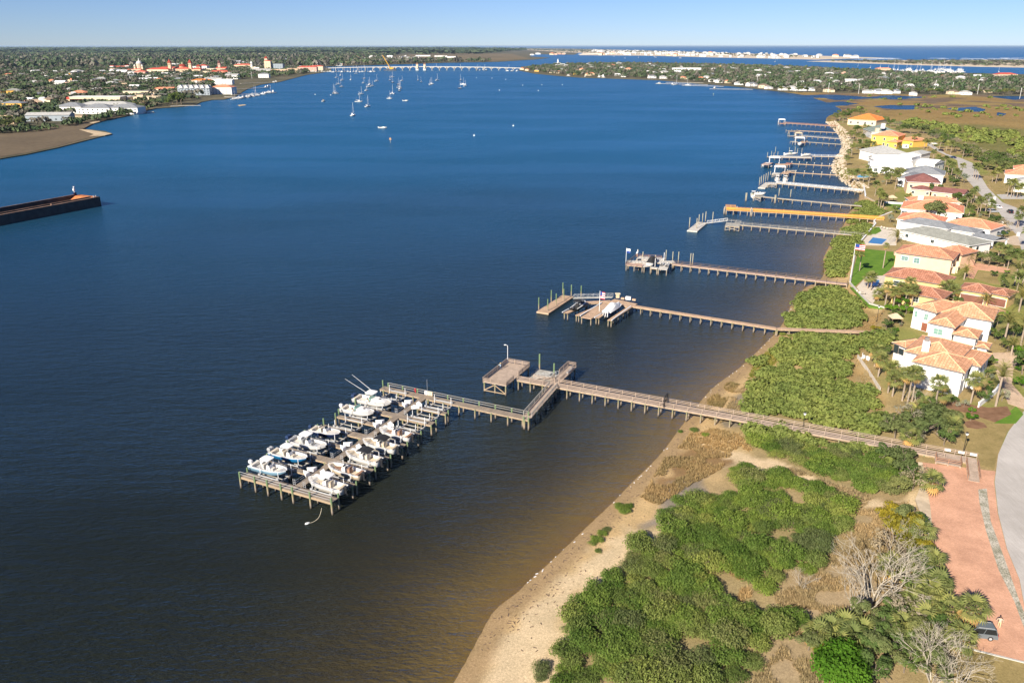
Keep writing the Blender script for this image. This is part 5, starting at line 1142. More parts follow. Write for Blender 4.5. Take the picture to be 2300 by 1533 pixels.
# ================================================================ houses
def roof_mesh(L, D, h, ov, kind='hip', flare=0.0):
    """faces with uv in metres; local x along the eave, y back, z from the eave; returns mesh builder and ridge lines"""
    x0, x1, y0, y1 = -ov, L+ov, -ov, D+ov; W = x1-x0; T = y1-y0; m = MB(); lines = []
    if kind == 'flat':
        m.poly([(x0, y0), (x1, y0), (x1, y1), (x0, y1)], 0, .3); return m, lines
    if kind == 'gable':
        ym = (y0+y1)/2; s = math.hypot(T/2, h)
        m.quad((x0, y0, 0), (x1, y0, 0), (x1, ym, h), (x0, ym, h), uv=[(0, 0), (W, 0), (W, s), (0, s)])
        m.quad((x1, y1, 0), (x0, y1, 0), (x0, ym, h), (x1, ym, h), uv=[(0, 0), (W, 0), (W, s), (0, s)])
        lines.append(((x0, ym, h), (x1, ym, h)))
    elif kind == 'gable_y':
        xm = (x0+x1)/2; s = math.hypot(W/2, h)
        m.quad((x0, y1, 0), (x0, y0, 0), (xm, y0, h), (xm, y1, h), uv=[(0, 0), (T, 0), (T, s), (0, s)])
        m.quad((x1, y0, 0), (x1, y1, 0), (xm, y1, h), (xm, y0, h), uv=[(0, 0), (T, 0), (T, s), (0, s)])
        lines.append(((xm, y0, h), (xm, y1, h)))
    else:
        k = min(W, T)/2; s = math.hypot(k, h)
        if W >= T: r0, r1 = (x0+k, (y0+y1)/2, h), (x1-k, (y0+y1)/2, h)
        else: r0, r1 = ((x0+x1)/2, y0+k, h), ((x0+x1)/2, y1-k, h)
        c = [(x0, y0, 0), (x1, y0, 0), (x1, y1, 0), (x0, y1, 0)]
        if W >= T:
            m.quad(c[0], c[1], r1, r0, uv=[(0, 0), (W, 0), (W-k, s), (k, s)]); m.quad(c[2], c[3], r0, r1, uv=[(0, 0), (W, 0), (W-k, s), (k, s)])
            m.quad(c[1], c[2], r1, uv=[(0, 0), (T, 0), (k, s)]); m.quad(c[3], c[0], r0, uv=[(0, 0), (T, 0), (k, s)])
            hips = ((c[0], r0), (c[3], r0), (c[1], r1), (c[2], r1))
        else:
            m.quad(c[0], c[1], r0, uv=[(0, 0), (W, 0), (k, s)]); m.quad(c[2], c[3], r1, uv=[(0, 0), (W, 0), (k, s)])
            m.quad(c[1], c[2], r1, r0, uv=[(0, 0), (T, 0), (T-k, s), (k, s)]); m.quad(c[3], c[0], r0, r1, uv=[(0, 0), (T, 0), (T-k, s), (k, s)])
            hips = ((c[0], r0), (c[1], r0), (c[2], r1), (c[3], r1))
        lines += list(hips)
        if abs(W-T) > .3: lines.append((r0, r1))
    m.quad((x0, y0, -.02), (x0, y1, -.02), (x1, y1, -.02), (x1, y0, -.02), uv=[(0, 0)]*4)
    return m, lines
RIDGE = {'tile_peach': (.82, .52, .30), 'tile_brown': (.58, .32, .22), 'tile_rust': (.70, .36, .21), 'tile_orange': (.84, .50, .30), 'tile_bright': (.86, .36, .12)}
for k_, c_ in RIDGE.items(): plain('ridge_'+k_, c_, .85, .08)
def opening(root, base, out, right, x, z, w, h, kind='window', pane='glass', frame='trim_white', arch=False):
    """a window or door on a wall: base is the wall's start, right runs along it, out points away"""
    rz = math.atan2(right.y, right.x); c = base+right*x+out*.04
    t = boxI(kind, frame, root, (c.x, c.y, z), (w+.22, .12, h+.22), rz)
    if w > 3: nx_ = 1
    m = MB()
    if kind == 'garage_door' or kind == 'door':
        o = inst('panel', unit('box', pane), t, (0, -.3, 0), (0, 0, 0), (w/(w+.22), .9, h/(h+.22)))
    else:
        nx = 2 if w > .8 else 1; ny = 1 if h < 1.5 else 2
        for i in range(nx):
            for j in range(ny):
                inst('pane', unit('box', pane), t, ((-.5+(i+.5)/nx)*w/(w+.22), -.35, (-.5+(j+.5)/ny)*h/(h+.22)), (0, 0, 0), ((w/nx-.05)/(w+.22), .8, (h/ny-.05)/(h+.22)))
    return t
def wing(root, zg, FL, FR, D, h, roof, wall, pitch=20, ov=.55, kind='hip', wins=(), fascia='gutter', z0=None, pane='glass', frame='trim_white', caps=True, cols=None):
    """one block of a house, placed by its front eave corners in the picture"""
    ze = zg+h; a = A(FL[0], FL[1], ze); b = A(FR[0], FR[1], ze); u = (b-a); W = u.length; u.normalize(); v = Vector((-u.y, u.x, 0))
    rz = math.atan2(u.y, u.x); L = W-2*ov; Dw = D-2*ov; o = a+u*ov+v*ov-Vector((root.location.x, root.location.y, 0)); o.z = 0
    rl = zg-root.location.z
    if cols is None:
        m = MB(); hh = min(L+2*ov, Dw+2*ov)/2*math.tan(R(pitch))
        m.poly([(0, 0), (L, 0), (L, Dw), (0, Dw)], -.5, h-.03)
        if kind == 'gable':
            for x in (0.02, L-.02): m.hexa([(x-.02, 0, h-.03), (x+.02, 0, h-.03), (x+.02, Dw, h-.03), (x-.02, Dw, h-.03)], [(x-.02, Dw/2-.05, h+hh*.9), (x+.02, Dw/2-.05, h+hh*.9), (x+.02, Dw/2+.05, h+hh*.9), (x-.02, Dw/2+.05, h+hh*.9)])
        if kind == 'gable_y':
            for y in (.02, Dw-.02): m.hexa([(0, y-.02, h-.03), (L, y-.02, h-.03), (L, y+.02, h-.03), (0, y+.02, h-.03)], [(L/2-.05, y-.02, h+hh*.9), (L/2+.05, y-.02, h+hh*.9), (L/2+.05, y+.02, h+hh*.9), (L/2-.05, y+.02, h+hh*.9)])
        m.build('wall', wall, root, loc=(o.x, o.y, rl), rot=(0, 0, rz))
    else:
        for x, y in ((0, 0), (L, 0), (L, Dw), (0, Dw)):
            p = o+u*x+v*y; boxI('column', cols, root, (p.x, p.y, rl+h/2-.25), (.5, .5, h+.45), rz)
    m, lines = roof_mesh(L, Dw, min(L+2*ov, Dw+2*ov)/2*math.tan(R(pitch)), ov, kind)
    r = m.build('roof', roof, root, loc=(o.x, o.y, rl+h), rot=(0, 0, rz))
    if kind != 'flat':
        m = MB()
        for p, q in (((-ov, -ov), (L+ov, -ov)), ((L+ov, -ov), (L+ov, Dw+ov)), ((L+ov, Dw+ov), (-ov, Dw+ov)), ((-ov, Dw+ov), (-ov, -ov))): m.bar((*p, -.08), (*q, -.08), .12, .2)
        m.build('fascia', fascia, r)
    if caps and roof in RIDGE:
        for p, q in lines: m = MB(); m.tube(p, q, .12, .12, 6); m.build('ridge_cap', 'ridge_'+roof, r)
    for side, x, z, w, hh, *rest in wins:
        knd = rest[0] if rest else 'window'; pn = rest[1] if len(rest) > 1 else pane
        if side == 'F': base, out, right, LL = o, -v, u, L
        elif side == 'R': base, out, right, LL = o+u*L, u, v, Dw
        elif side == 'L': base, out, right, LL = o+v*Dw, -u, -v, Dw
        opening(root, base, out, right, x*LL, rl+z, w, hh, knd, pn, frame)
    return o, u, v, L, Dw, rz, rl
def house(label, ref, zg=2.2):
    p = A(ref[0], ref[1], zg); return thing('house', label, 'house', (p.x, p.y, zg))
W2 = lambda n, z, w=1.2, h=1.4, s='F', lo=.12, hi=.88: [(s, lo+(hi-lo)*i/max(1, n-1), z, w, h) for i in range(n)]
# white house beside the pier
h = house('white stucco two storey house with peach tile roofs and a tall white chimney', (2110, 880))
wing(h, 2.2, (2047, 811), (2168, 838), 10.5, 6.1, 'tile_peach', 'wall_white', 21, wins=[('F', .14, 4.3, 1.1, 1.9, 'window', 'glass_green'), ('R', .25, 4.3, 1.0, 1.6), ('R', .7, 4.2, 1.0, 1.6), ('R', .5, 1.5, 1.0, 2.2)])
wing(h, 2.2, (2030, 788), (2150, 815), 14.5, 6.3, 'tile_peach', 'wall_white', 21, wins=[('L', .3, 4.4, 1.2, 1.6), ('L', .7, 4.4, 1.2, 1.6)])
wing(h, 2.2, (2150, 812), (2203, 824), 11, 5.9, 'tile_peach', 'wall_white', 20, wins=[('R', .3, 4.0, .9, 1.6), ('R', .7, 4.0, .9, 1.6), ('F', .5, 3.5, .9, 2.2)])
wing(h, 2.2, (2003, 768), (2034, 781), 7.5, 5.6, 'tile_peach', 'wall_white', 20, wins=[('F', .2, 4.2, 1.2, 2.0), ('F', .7, 4.0, 1.3, 1.3), ('L', .5, 4.2, 1.4, 2.0)], frame='trim_dark')
wing(h, 2.2, (2190, 778), (2222, 784), 5, 4.6, 'tile_peach', 'wall_white', 20)
q = A(2083, 800, 8.2)-h.location; boxI('chimney', 'wall_white', h, (q.x, q.y+1.5, 7.2), (1.5, 1.2, 4.2), -.42); boxI('chimney_cap', 'gutter', h, (q.x, q.y+1.5, 9.75), (.9, .8, .9), -.42)
q = A(2125, 802, 9.0)-h.location; boxI('roof_vent', 'trim_white', h, (q.x, q.y, 7.3), (.6, .5, .9), -.42)
# second white house with the same tiles
h = house('white stucco house with peach tile roofs behind the tan dock landing', (2110, 745))
wing(h, 2.2, (2047, 687), (2104, 703), 13, 6.2, 'tile_peach', 'wall_white', 20, wins=[('F', .15, 4.2, .8, 1.7, 'window', 'glass_green'), ('F', .62, 4.2, 1.1, 1.7, 'window', 'glass_green'), ('F', .62, 1.3, 1.6, 2.3, 'door', 'door_wood'), ('L', .5, 4.2, 1.2, 1.6)])
wing(h, 2.2, (2083, 724), (2146, 737), 16, 5.6, 'tile_peach', 'wall_white', 21, wins=[('F', .4, 3.6, 2.2, 1.6, 'window', 'glass_green'), ('L', .2, 1.2, 1.6, 2.3, 'door', 'door_wood')])
wing(h, 2.2, (2110, 702), (2232, 722), 13, 6.0, 'tile_peach', 'wall_white', 21, wins=W2(3, 4.0, 1.0, 1.6, 'R'))
wing(h, 2.2, (2137, 750), (2197, 761), 8, 4.2, 'tile_peach', 'wall_white', 20, wins=[('R', .5, 1.8, 1.0, 1.8)])
# ochre house with brown tiles
h = house('ochre house with purplish brown tile roofs, pool and brown garage doors', (2100, 660))
wing(h, 2.2, (1984, 618), (2130, 641), 12, 4.6, 'tile_brown', 'wall_ochre', 21, wins=[('F', .24, 2.6, 3.2, 1.5), ('L', .5, 2.0, 3.0, 2.4)])
wing(h, 2.2, (2000, 651), (2118, 673), 10, 4.0, 'tile_brown', 'wall_ochre', 20, wins=[('F', .3, 2.4, 1.4, 1.5), ('F', .5, 2.4, 1.4, 1.5), ('L', .5, 2.4, 1.4, 1.5)])
wing(h, 2.2, (2152, 649), (2226, 661), 9, 4.0, 'tile_brown', 'wall_ochre', 20, wins=[('F', .45, 1.45, 6.2, 2.5, 'garage_door', 'garage_wood')])
wing(h, 2.2, (2218, 657), (2268, 667), 8, 3.8, 'tile_brown', 'wall_ochre', 20, wins=[('F', .48, 1.4, 4.6, 2.4, 'garage_door', 'garage_wood')])
q = A(2112, 676, 2.2)-h.location; boxI('chimney', 'wall_peach', h, (q.x, q.y, 2.9), (.9, .9, 5.8), -.4)
# tan house
h = house('tan stucco house with rust tile roof and two pale green windows above the lawn', (2080, 605))
wing(h, 2.2, (2009, 566), (2142, 584), 13, 6.0, 'tile_rust', 'wall_peach', 21, wins=[('F', .17, 4.2, 2.2, 1.5, 'window', 'shade_pane'), ('F', .39, 4.0, 1.8, 1.9, 'window', 'shade_pane'), ('R', .3, 3.6, 1.6, 1.8), ('R', .7, 3.6, 1.6, 1.8)])
wing(h, 2.2, (2100, 560), (2162, 573), 11, 5.2, 'tile_rust', 'wall_peach', 20)
q = A(2146, 612, 2.2)-h.location; boxI('gate_pillar', 'wall_cream', h, (q.x, q.y, 2.0), (.9, .9, 4.0), -.3); boxI('gate_pillar', 'wall_cream', h, (q.x-1.6, q.y-1.0, 1.2), (1.6, .6, 2.4), -.3)
q = A(2014, 590, 2.2)-h.location; boxI('balcony', 'wall_peach', h, (q.x, q.y+1.5, 3.0), (1.4, 1.6, 1.0), -.25)
# long grey roof with carport
h = house('long low white house with grey shingle roofs and a carport', (2100, 545))
wing(h, 2.2, (2017, 516), (2178, 552), 14, 3.6, 'shingle_grey', 'wall_white', 17, wins=W2(3, 2.0, 1.4, 1.3)+[('R', .4, 2.0, 1.4, 1.4)], fascia='trim_white')
wing(h, 2.2, (2018, 497), (2130, 515), 12, 4.2, 'shingle_slate', 'wall_white', 17, wins=[('L', .4, 2.2, 2.2, 1.8)], fascia='trim_white')
wing(h, 2.2, (2120, 513), (2190, 524), 10, 3.6, 'shingle_slate', 'wall_white', 15, fascia='trim_white')
wing(h, 2.2, (2178, 529), (2231, 541), 9, 3.1, 'shingle_slate', 'wall_white', 12, .5, 'gable', fascia='trim_white', cols='wall_white')
# orange roof villa
h = house('white villa with wide orange tile roofs and a shaded arched loggia', (2090, 490))
wing(h, 2.2, (2022, 468), (2165, 480), 20, 4.6, 'tile_orange', 'wall_white', 18, wins=[('F', .06, 2.6, 2.6, 1.6), ('F', .93, 1.8, 1.2, 2.2), ('L', .4, 2.0, 3.0, 2.2)], fascia='trim_white')
wing(h, 2.2, (2013, 492), (2120, 503), 16, 4.2, 'tile_orange', 'wall_white', 18, wins=[('L', .3, 2.2, 1.6, 1.8), ('L', .7, 2.2, 1.6, 1.8)], fascia='trim_white')
wing(h, 2.2, (2118, 500), (2226, 517), 15, 3.6, 'tile_orange', 'wall_white', 18, wins=W2(3, 1.9, 1.2, 1.2), fascia='trim_white')
wing(h, 2.2, (2045, 452), (2160, 456), 12, 5.0, 'tile_orange', 'wall_white', 16, fascia='trim_white', wins=[('R', .5, 2.2, 1.2, 1.4)])
q = A(2066, 455, 6.5)-h.location; boxI('chimney', 'wall_white', h, (q.x, q.y, 6.2), (2.0, 1.6, 2.8))
# maroon roof house
h = house('peach walled house with maroon shingle roofs and two storey gabled block', (2090, 435))
wing(h, 2.2, (2037, 408), (2115, 412), 18, 6.4, 'shingle_maroon', 'wall_peach', 24, fascia='trim_white', wins=W2(2, 4.2, 1.4, 1.4))
wing(h, 2.2, (2044, 424), (2092, 428), 10, 3.6, 'shingle_maroon', 'wall_peach', 18, fascia='trim_white', wins=W2(2, 1.9, 1.2, 1.3)); wing(h, 2.2, (2090, 430), (2165, 438), 12, 3.8, 'shingle_maroon', 'wall_peach', 18, .5, 'gable', fascia='trim_white', wins=W2(3, 1.9, 1.2, 1.3))
h = house('white house with steep pale grey roof beside the maroon roofs', (2050, 415))
wing(h, 2.2, (2015, 400), (2060, 404), 22, 4.6, 'shingle_slate', 'wall_white', 22, fascia='trim_white', wins=W2(2, 2.4, 1.6, 1.8)); wing(h, 2.2, (2030, 388), (2122, 394), 20, 5.4, 'shingle_slate', 'wall_white', 20, fascia='trim_white', wins=[('R', .5, 3.4, 1.6, 1.4), ('R', .8, 1.6, 1.6, 1.8)])
# big white roof
h = house('large house with brilliant white metal roofs stepping down in wings', (2030, 385))
wing(h, 2.2, (1955, 373), (2052, 377), 18, 4.4, 'metal_white', 'wall_white', 13, .6, 'gable', fascia='trim_white', wins=W2(4, 2.2, 2.0, 1.8)); wing(h, 2.2, (1963, 360), (2050, 362), 16, 6.8, 'metal_white', 'wall_white', 14, .5, 'gable', fascia='trim_white', wins=[('F', .55, 5.6, .7, .6), ('F', .62, 5.6, .7, .6), ('R', .5, 4.6, 1.2, 1.2)])
wing(h, 2.2, (2004, 350), (2049, 354), 16, 8.6, 'metal_white', 'wall_white', 14, .4, 'gable_y', fascia='trim_white', wins=[('F', .3, 6.6, .8, .7)]); wing(h, 2.2, (2048, 363), (2101, 368), 18, 5.0, 'metal_white', 'wall_white', 13, .5, 'gable', fascia='trim_white', wins=W2(2, 2.4, 1.4, 1.4)+[('R', .5, 2.4, 1.4, 1.4)])
h = house('white house with grey hipped roof and a small cupola behind the white metal roofs', (2010, 345))
wing(h, 2.2, (1971, 345), (2040, 344), 24, 6.4, 'shingle_pale', 'wall_white', 20, fascia='trim_white'); wing(h, 2.2, (2036, 344), (2070, 347), 18, 4.6, 'shingle_pale', 'wall_white', 18, fascia='trim_white', wins=[('F', .5, 2.4, 1.8, 1.2)])
q = A(2033, 333, 9)-h.location; boxI('cupola', 'trim_white', h, (q.x, q.y, 8.2), (3.4, 2.6, 2.6)); boxI('cupola_window', 'glass', h, (q.x, q.y-1.31, 8.3), (1.6, .06, .9))
h = house('bright yellow villa with orange tile roofs and a turquoise awning', (1990, 325))
wing(h, 2.2, (1956, 303), (2019, 307), 22, 8.4, 'tile_orange', 'wall_yellow', 18, fascia='wall_yellow', wins=W2(3, 5.8, 1.4, 1.8)+W2(3, 2.0, 1.4, 1.8)); wing(h, 2.2, (1990, 318), (2016, 320), 12, 4.8, 'tile_orange', 'wall_yellow', 18, fascia='wall_yellow', wins=W2(2, 2.2, 1.4, 1.6)); wing(h, 2.2, (2017, 313), (2052, 317), 18, 4.8, 'tile_orange', 'wall_yellow', 18, fascia='wall_yellow', wins=W2(2, 2.2, 1.4, 1.6))
q = A(2043, 327, 2.2)-h.location; boxI('awning', 'pool_turq', h, (q.x, q.y, 2.6), (9, 4, .3), -.1)
q = A(1974, 300, 10)-h.location; boxI('chimney', 'wall_cream', h, (q.x, q.y+4, 10), (2.6, 2, 3.4))
h = house('house with a pyramid grey green roof behind the yellow villa', (1990, 303))
wing(h, 2.2, (1957, 296), (2018, 297), 30, 5.6, 'shingle_green', 'wall_palegrey', 22, fascia='trim_white'); q = A(1983, 285, 12)-h.location; boxI('chimney', 'wall_white', h, (q.x, q.y, 10.5), (2.6, 2.6, 4))
h = house('house with a vivid orange hipped roof at the tip of the tree line', (1935, 280))
wing(h, 2.2, (1903, 267), (1969, 271), 30, 5.6, 'tile_bright', 'wall_cream', 20, fascia='wall_cream', wins=W2(4, 2.6, 1.8, 2.0))
h = house('white house with orange roofs across the street beside a palm clump', (2285, 405))
wing(h, 2.2, (2256, 391), (2330, 396), 18, 5.0, 'tile_orange', 'wall_white', 18, fascia='trim_white', wins=W2(3, 2.2, 1.6, 1.6)); wing(h, 2.2, (2276, 379), (2340, 383), 14, 6.6, 'tile_orange', 'wall_white', 18, fascia='trim_white')
h = house('white house with pale grey roof across the street, partly hidden by palms', (2300, 425))
wing(h, 2.2, (2278, 408), (2360, 414), 16, 5.4, 'shingle_pale', 'wall_white', 18, fascia='trim_white', wins=W2(3, 2.2, 1.6, 1.8)+[('L', .5, 3.5, 1.6, 1.4)])
# ---------------------------------------------------------------- seawalls, fences, poles
def wall_line(label, px, z0, z1, w, mat, name='seawall', zz=1.2, cap=None, pieces=True, dx=2.4):
    P = [A(x, y, zz) for x, y in px]; t = thing(name, label, 'wall' if 'wall' in name else 'fence', (P[0].x, P[0].y, 0)); Q = [p-Vector((P[0].x, P[0].y, 0)) for p in P]
    for a, b in zip(Q[:-1], Q[1:]):
        L = (b-a).length; n = max(1, round(L/dx))
        for i in range(n):
            p = a.lerp(b, i/n); q = a.lerp(b, (i+.985)/n); p.z = q.z = (z0+z1)/2+random.uniform(-.02, .02); barI('panel', mat, t, p, q, w, z1-z0)
        if cap: p, q = a.copy(), b.copy(); p.z = q.z = z1+.08; barI('cap', cap, t, p, q, w+.2, .14)
    return t
wall_line('pale weathered board fence along the mangroves below the white house', [(1925, 806), (1948, 838), (1976, 882)], .6, 2.9, .14, 'seawall', 'fence', 1.6)
wall_line('low curved stone wall below the palms of the ochre house', [(1908, 643), (1930, 668), (1952, 690), (1986, 699)], .5, 2.45, .4, 'seawall', cap='concrete')
wall_line('straight concrete seawall below the bright green lawn', [(1908, 641), (1914, 605), (1920, 575), (1931, 550)], .3, 2.45, .35, 'seawall', cap='concrete')
wall_line('white seawall edging the pool terrace of the grey roofed house', [(1931, 550), (1966, 508)], .3, 2.5, .35, 'wall_white', cap='trim_white')
wall_line('jagged white stone edge of the orange villa garden', [(1966, 508), (1962, 502), (1972, 494), (1985, 488), (2003, 481)], .3, 2.6, .5, 'wall_white')
wall_line('white garden wall running inland from the rocky shore', [(1939, 424), (1943, 445)], .3, 3.0, .4, 'wall_white', cap='trim_white'); wall_line('pale rubble edge between the mangroves and the palms', [(1943, 446), (1962, 456), (1985, 468)], .3, 2.5, .6, 'rock')
wall_line('white curved garden wall beside the date palm and driveway', [(2197, 914), (2215, 900), (2235, 884), (2243, 872)], 2.1, 3.3, .25, 'wall_white', 'garden_wall', 2.3, 'trim_white')
wall_line('white fence of the small terrace pool', [(1984, 455), (1998, 457), (2030, 459)], 2.2, 3.2, .08, 'trim_white', 'fence', 2.3)
def flagpole(label, px, zg, H, flag):
    p = A(*px, zg); t = thing('flagpole', label, 'flagpole', p, R(-8)); tubeI('pole', 'plastic_white', t, (0, 0, 0), (0, 0, H), .08); m = MB(); m.dome((0, 0, H), .15, .15, .15, 8, 3); m.build('finial', 'alu', t, True)
    m = MB(); n = 8; w, hh = flag[0], flag[1]
    f = thing('x', None, None); bpy.data.objects.remove(f)
    def strip(y0, y1, x0, x1, mat, nm, th=0.0):
        m = MB()
        for i in range(n):
            xa, xb = x0+(x1-x0)*i/n, x0+(x1-x0)*(i+1)/n; ya, yb = .12*math.sin(xa*3), .12*math.sin(xb*3)
            m.quad((xa, ya-th, H-y0-.1*xa), (xb, yb-th, H-y0-.1*xb), (xb, yb-th, H-y1-.1*xb), (xa, ya-th, H-y1-.1*xa))
        return m.build(nm, mat, t)
    if flag[2] == 'stripes':
        for i in range(7): strip(.1+hh*i/7, .1+hh*(i+1)/7, .08, w, 'flag_red' if i % 2 == 0 else 'flag_white', 'flag_stripe')
        strip(.1, .1+hh*.55, .08, w*.42, 'flag_blue', 'flag_canton', .02); strip(.1, .1+hh*.55, .08, w*.42, 'flag_blue', 'flag_canton', -.02)
    else:
        strip(.1, .1+hh*.55, .08, w, flag[2], 'flag'); strip(.1+hh*.55, .1+hh, .08, w, flag[3], 'flag')
    return t
flagpole('tall white flagpole flying a striped flag at the lawn corner', (1910, 625), 2.2, 12, (3.2, 2.0, 'stripes'))
flagpole('white pole with a white and blue flag at the pinkish dock end', (1405.5, 594), 2.4, 6.0, (1.4, 1.6, 'flag_white', 'flag_blue'))
flagpole('white pole with a red, white and blue flag beside the white cocooned boat', (1346, 699), 2.2, 6.2, (1.5, 2.2, 'stripes'))
def lamp(label, p, H, mat='lamp_black', arms=1, head='plastic_white'):
    t = thing('lamp_post', label, 'lamp post', p); tubeI('pole', mat, t, (0, 0, 0), (0, 0, H), .06); boxI('base', mat, t, (0, 0, .12), (.25, .25, .24))
    if arms == 1:
        for k in range(4): a0, a1 = R(180-45*k), R(180-45*(k+1)); r = .35; tubeI('arm', mat, t, (-r-r*math.cos(a0)-.0, 0, H+r*math.sin(a0)), (-r-r*math.cos(a1), 0, H+r*math.sin(a1)), .045) if False else None
        tubeI('arm', mat, t, (0, 0, H), (-.5, .1, H+.25), .045); boxI('lamp_head', head, t, (-.65, .12, H+.2), (.5, .22, .14))
    else:
        m = MB(); m.hexa([(-.15, -.15, H), (.15, -.15, H), (.15, .15, H), (-.15, .15, H)], [(-.22, -.22, H+.45), (.22, -.22, H+.45), (.22, .22, H+.45), (-.22, .22, H+.45)]); m.build('lamp_head', head, t); m = MB(); m.dome((0, 0, H+.45), .28, .28, .22, 8, 3); m.build('lamp_cap', mat, t)
    return t
lamp('white gooseneck lamp at the far corner of the fishing platform', PIER.matrix_basis @ Vector((PLAT[0]+.15, PLAT[3]-.15, PZ)), 4.4, 'plastic_white')
lamp('black lantern post behind the shore landing of the pier', A(2161, 1025, 2.2), 4.6, 'lamp_black', 2, 'light_clear'); lamp('slim lantern post on the pier railing above the mangroves', A(1803, 963, 2.6), 3.2, 'lamp_black', 2, 'plastic_white'); lamp('lantern post with a white globe by the tan dock landing', A(1969, 722, 1.5), 4.2, 'lamp_black', 2, 'plastic_white')
for x, y in ((2233, 449), (2222, 460), (2250, 505), (2286, 530)):
    t = thing('gate_pillar', 'short white entrance pillar beside a driveway on the upper street', 'pillar', A(x, y, 2.2), 0, 'driveway pillars on the upper street'); boxI('shaft', 'wall_white', t, (0, 0, .7), (.8, .8, 1.5)); boxI('cap', 'trim_white', t, (0, 0, 1.5), (1.0, 1.0, .16))
# terrace furniture
for x, y in ((1940, 803), (1947, 806), (1936, 807), (1948, 811)):
    t = thing('patio_chair', 'white patio chair on the small terrace below the white house', 'chair', A(x, y, 1.9), random.random()*6, 'white patio chairs'); boxI('seat', 'plastic_white', t, (0, 0, .45), (.8, .8, .12)); boxI('backrest', 'plastic_white', t, (-.38, 0, .85), (.1, .8, .8))
    for sx in (-.3, .3):
        for sy in (-.3, .3): boxI('leg', 'plastic_white', t, (sx, sy, .22), (.08, .08, .45))
for x, y in ((1931, 657), (1937, 660), (1984, 512), (1990, 514), (1997, 516)):
    t = thing('sun_lounger', 'pool lounger with pale cushion on a stone terrace', 'lounger', A(x, y, 2.25), R(-30), 'pool loungers'); boxI('frame', 'trim_dark', t, (0, 0, .25), (1.9, .7, .08)); boxI('cushion', 'cushion', t, (.1, 0, .34), (1.4, .62, .1)); boxI('backrest', 'cushion', t, (-.8, 0, .55), (.5, .62, .5))
    for sx in (-.8, .8): boxI('leg', 'trim_dark', t, (sx, 0, .12), (.06, .6, .24))
# ================================================================ cars
def car(label, p, rz, paint, suv=False, L=4.6, group=None):
    t = thing('car', label, 'car', p, rz, group); W = 1.86; H = 1.72 if suv else 1.46; m = MB()
    prof = [(-L/2, .42), (-L/2+.02, .78), (-L/2+.1, .95), (-L*.1, .98), (L*.2, .95), (L/2-.35, .82), (L/2-.05, .68), (L/2, .42)]
    def loft(pr, zb, w0, w1, mat, nm, par):
        m = MB(); n = len(pr)
        for (xa, za), (xb, zb_) in zip(pr[:-1], pr[1:]):
            for s in (-1, 1): m.quad(*[(xa, s*w0/2, zb), (xb, s*w0/2, zb), (xb, s*w1/2, zb_), (xa, s*w1/2, za)][::s])
            m.quad((xa, -w1/2, za), (xb, -w1/2, zb_), (xb, w1/2, zb_), (xa, w1/2, za))
        for (x, z), s in ((pr[0], -1), (pr[-1], 1)): m.quad(*[(x, -w0/2, zb), (x, w0/2, zb), (x, w1/2, z), (x, -w1/2, z)][::s])
        return m.build(nm, mat, par)
    b = loft(prof, .3, W, W*.97, paint, 'body', t)
    x0, x1 = (-L/2+.12, L*.24) if suv else (-L*.36, L*.24); r0, r1 = (-L/2+.35, L*.06) if suv else (-L*.2, L*.04)
    m = MB(); m.hexa([(x0, -W*.46, .95), (x1, -W*.46, .93), (x1, W*.46, .93), (x0, W*.46, .95)], [(r0, -W*.38, H-.06), (r1, -W*.38, H-.06), (r1, W*.38, H-.06), (r0, W*.38, H-.06)]); g = m.build('windows', 'car_glass', t)
    m = MB(); m.hexa([(r0, -W*.39, H-.06), (r1, -W*.39, H-.06), (r1, W*.39, H-.06), (r0, W*.39, H-.06)], [(r0+.05, -W*.36, H), (r1-.1, -W*.36, H), (r1-.1, W*.36, H), (r0+.05, W*.36, H)]); m.build('roof', paint, t)
    for f in ((.0, .5, 1.0) if suv else (0, .5, 1.0)):
        for s in (-1, 1): m = MB(); xa = x0+(x1-x0)*f; xb = r0+(r1-r0)*f; m.bar((xa, s*W*.462, .94), (xb, s*W*.382, H-.05), .07, .05); m.build('pillar', paint, t)
    if suv:
        for s in (-1, 1): m = MB(); m.tube((r0+.2, s*W*.34, H+.05), (r1-.2, s*W*.34, H+.05), .03, .03, 5); m.build('roof_rail', 'alu', t)
    for sx in (-L*.31, L*.31):
        for s in (-1, 1):
            m = MB(); m.tube((sx, s*W*.40, .34), (sx, s*W*.505, .34), .34, .34, 14); w = m.build('tyre', 'rubber', t); m = MB(); m.tube((sx, s*W*.50, .34), (sx, s*W*.512, .34), .2, .2, 10); m.build('rim', 'alu', w)
    for s in (-1, 1): boxI('headlight', 'light_clear', t, (L/2-.06, s*W*.36, .66), (.14, .4, .14)); boxI('tail_light', 'light_red', t, (-L/2+.02, s*W*.38, .82), (.08, .3, .22))
    for s in (-1, 1): boxI('wing_mirror', paint, t, (L*.2, s*W*.53, 1.0), (.16, .2, .12))
    return t
car('dark grey estate car parked at the brick plaza edge, half under a fan palm', A(2190, 1425, 2.25), R(170), 'car_grey', True, 4.9)
car('white car driving on the upper street', A(2239, 467, 2.25), R(108), 'car_white'); car('black car parked at the bend of the upper street', A(2268, 478, 2.25), R(75), 'car_black', True)
car('silver pickup sized car on the driveway above the orange roofs', A(2230, 477, 2.25), R(5), 'car_silver', True, 5.2); car('dark car on the driveway beside the silver one', A(2208, 476, 2.25), R(5), 'car_black', False, 4.8)
car('silver car under the carport', A(2206, 558, 2.25), R(70), 'car_silver'); car('dark blue car behind a bush near the grey roofs', A(2250, 525, 2.25), R(10), 'car_blue', True); car('dark pickup half hidden by the round bush', A(2238, 528, 2.25), R(5), 'car_grey', True, 5.2)
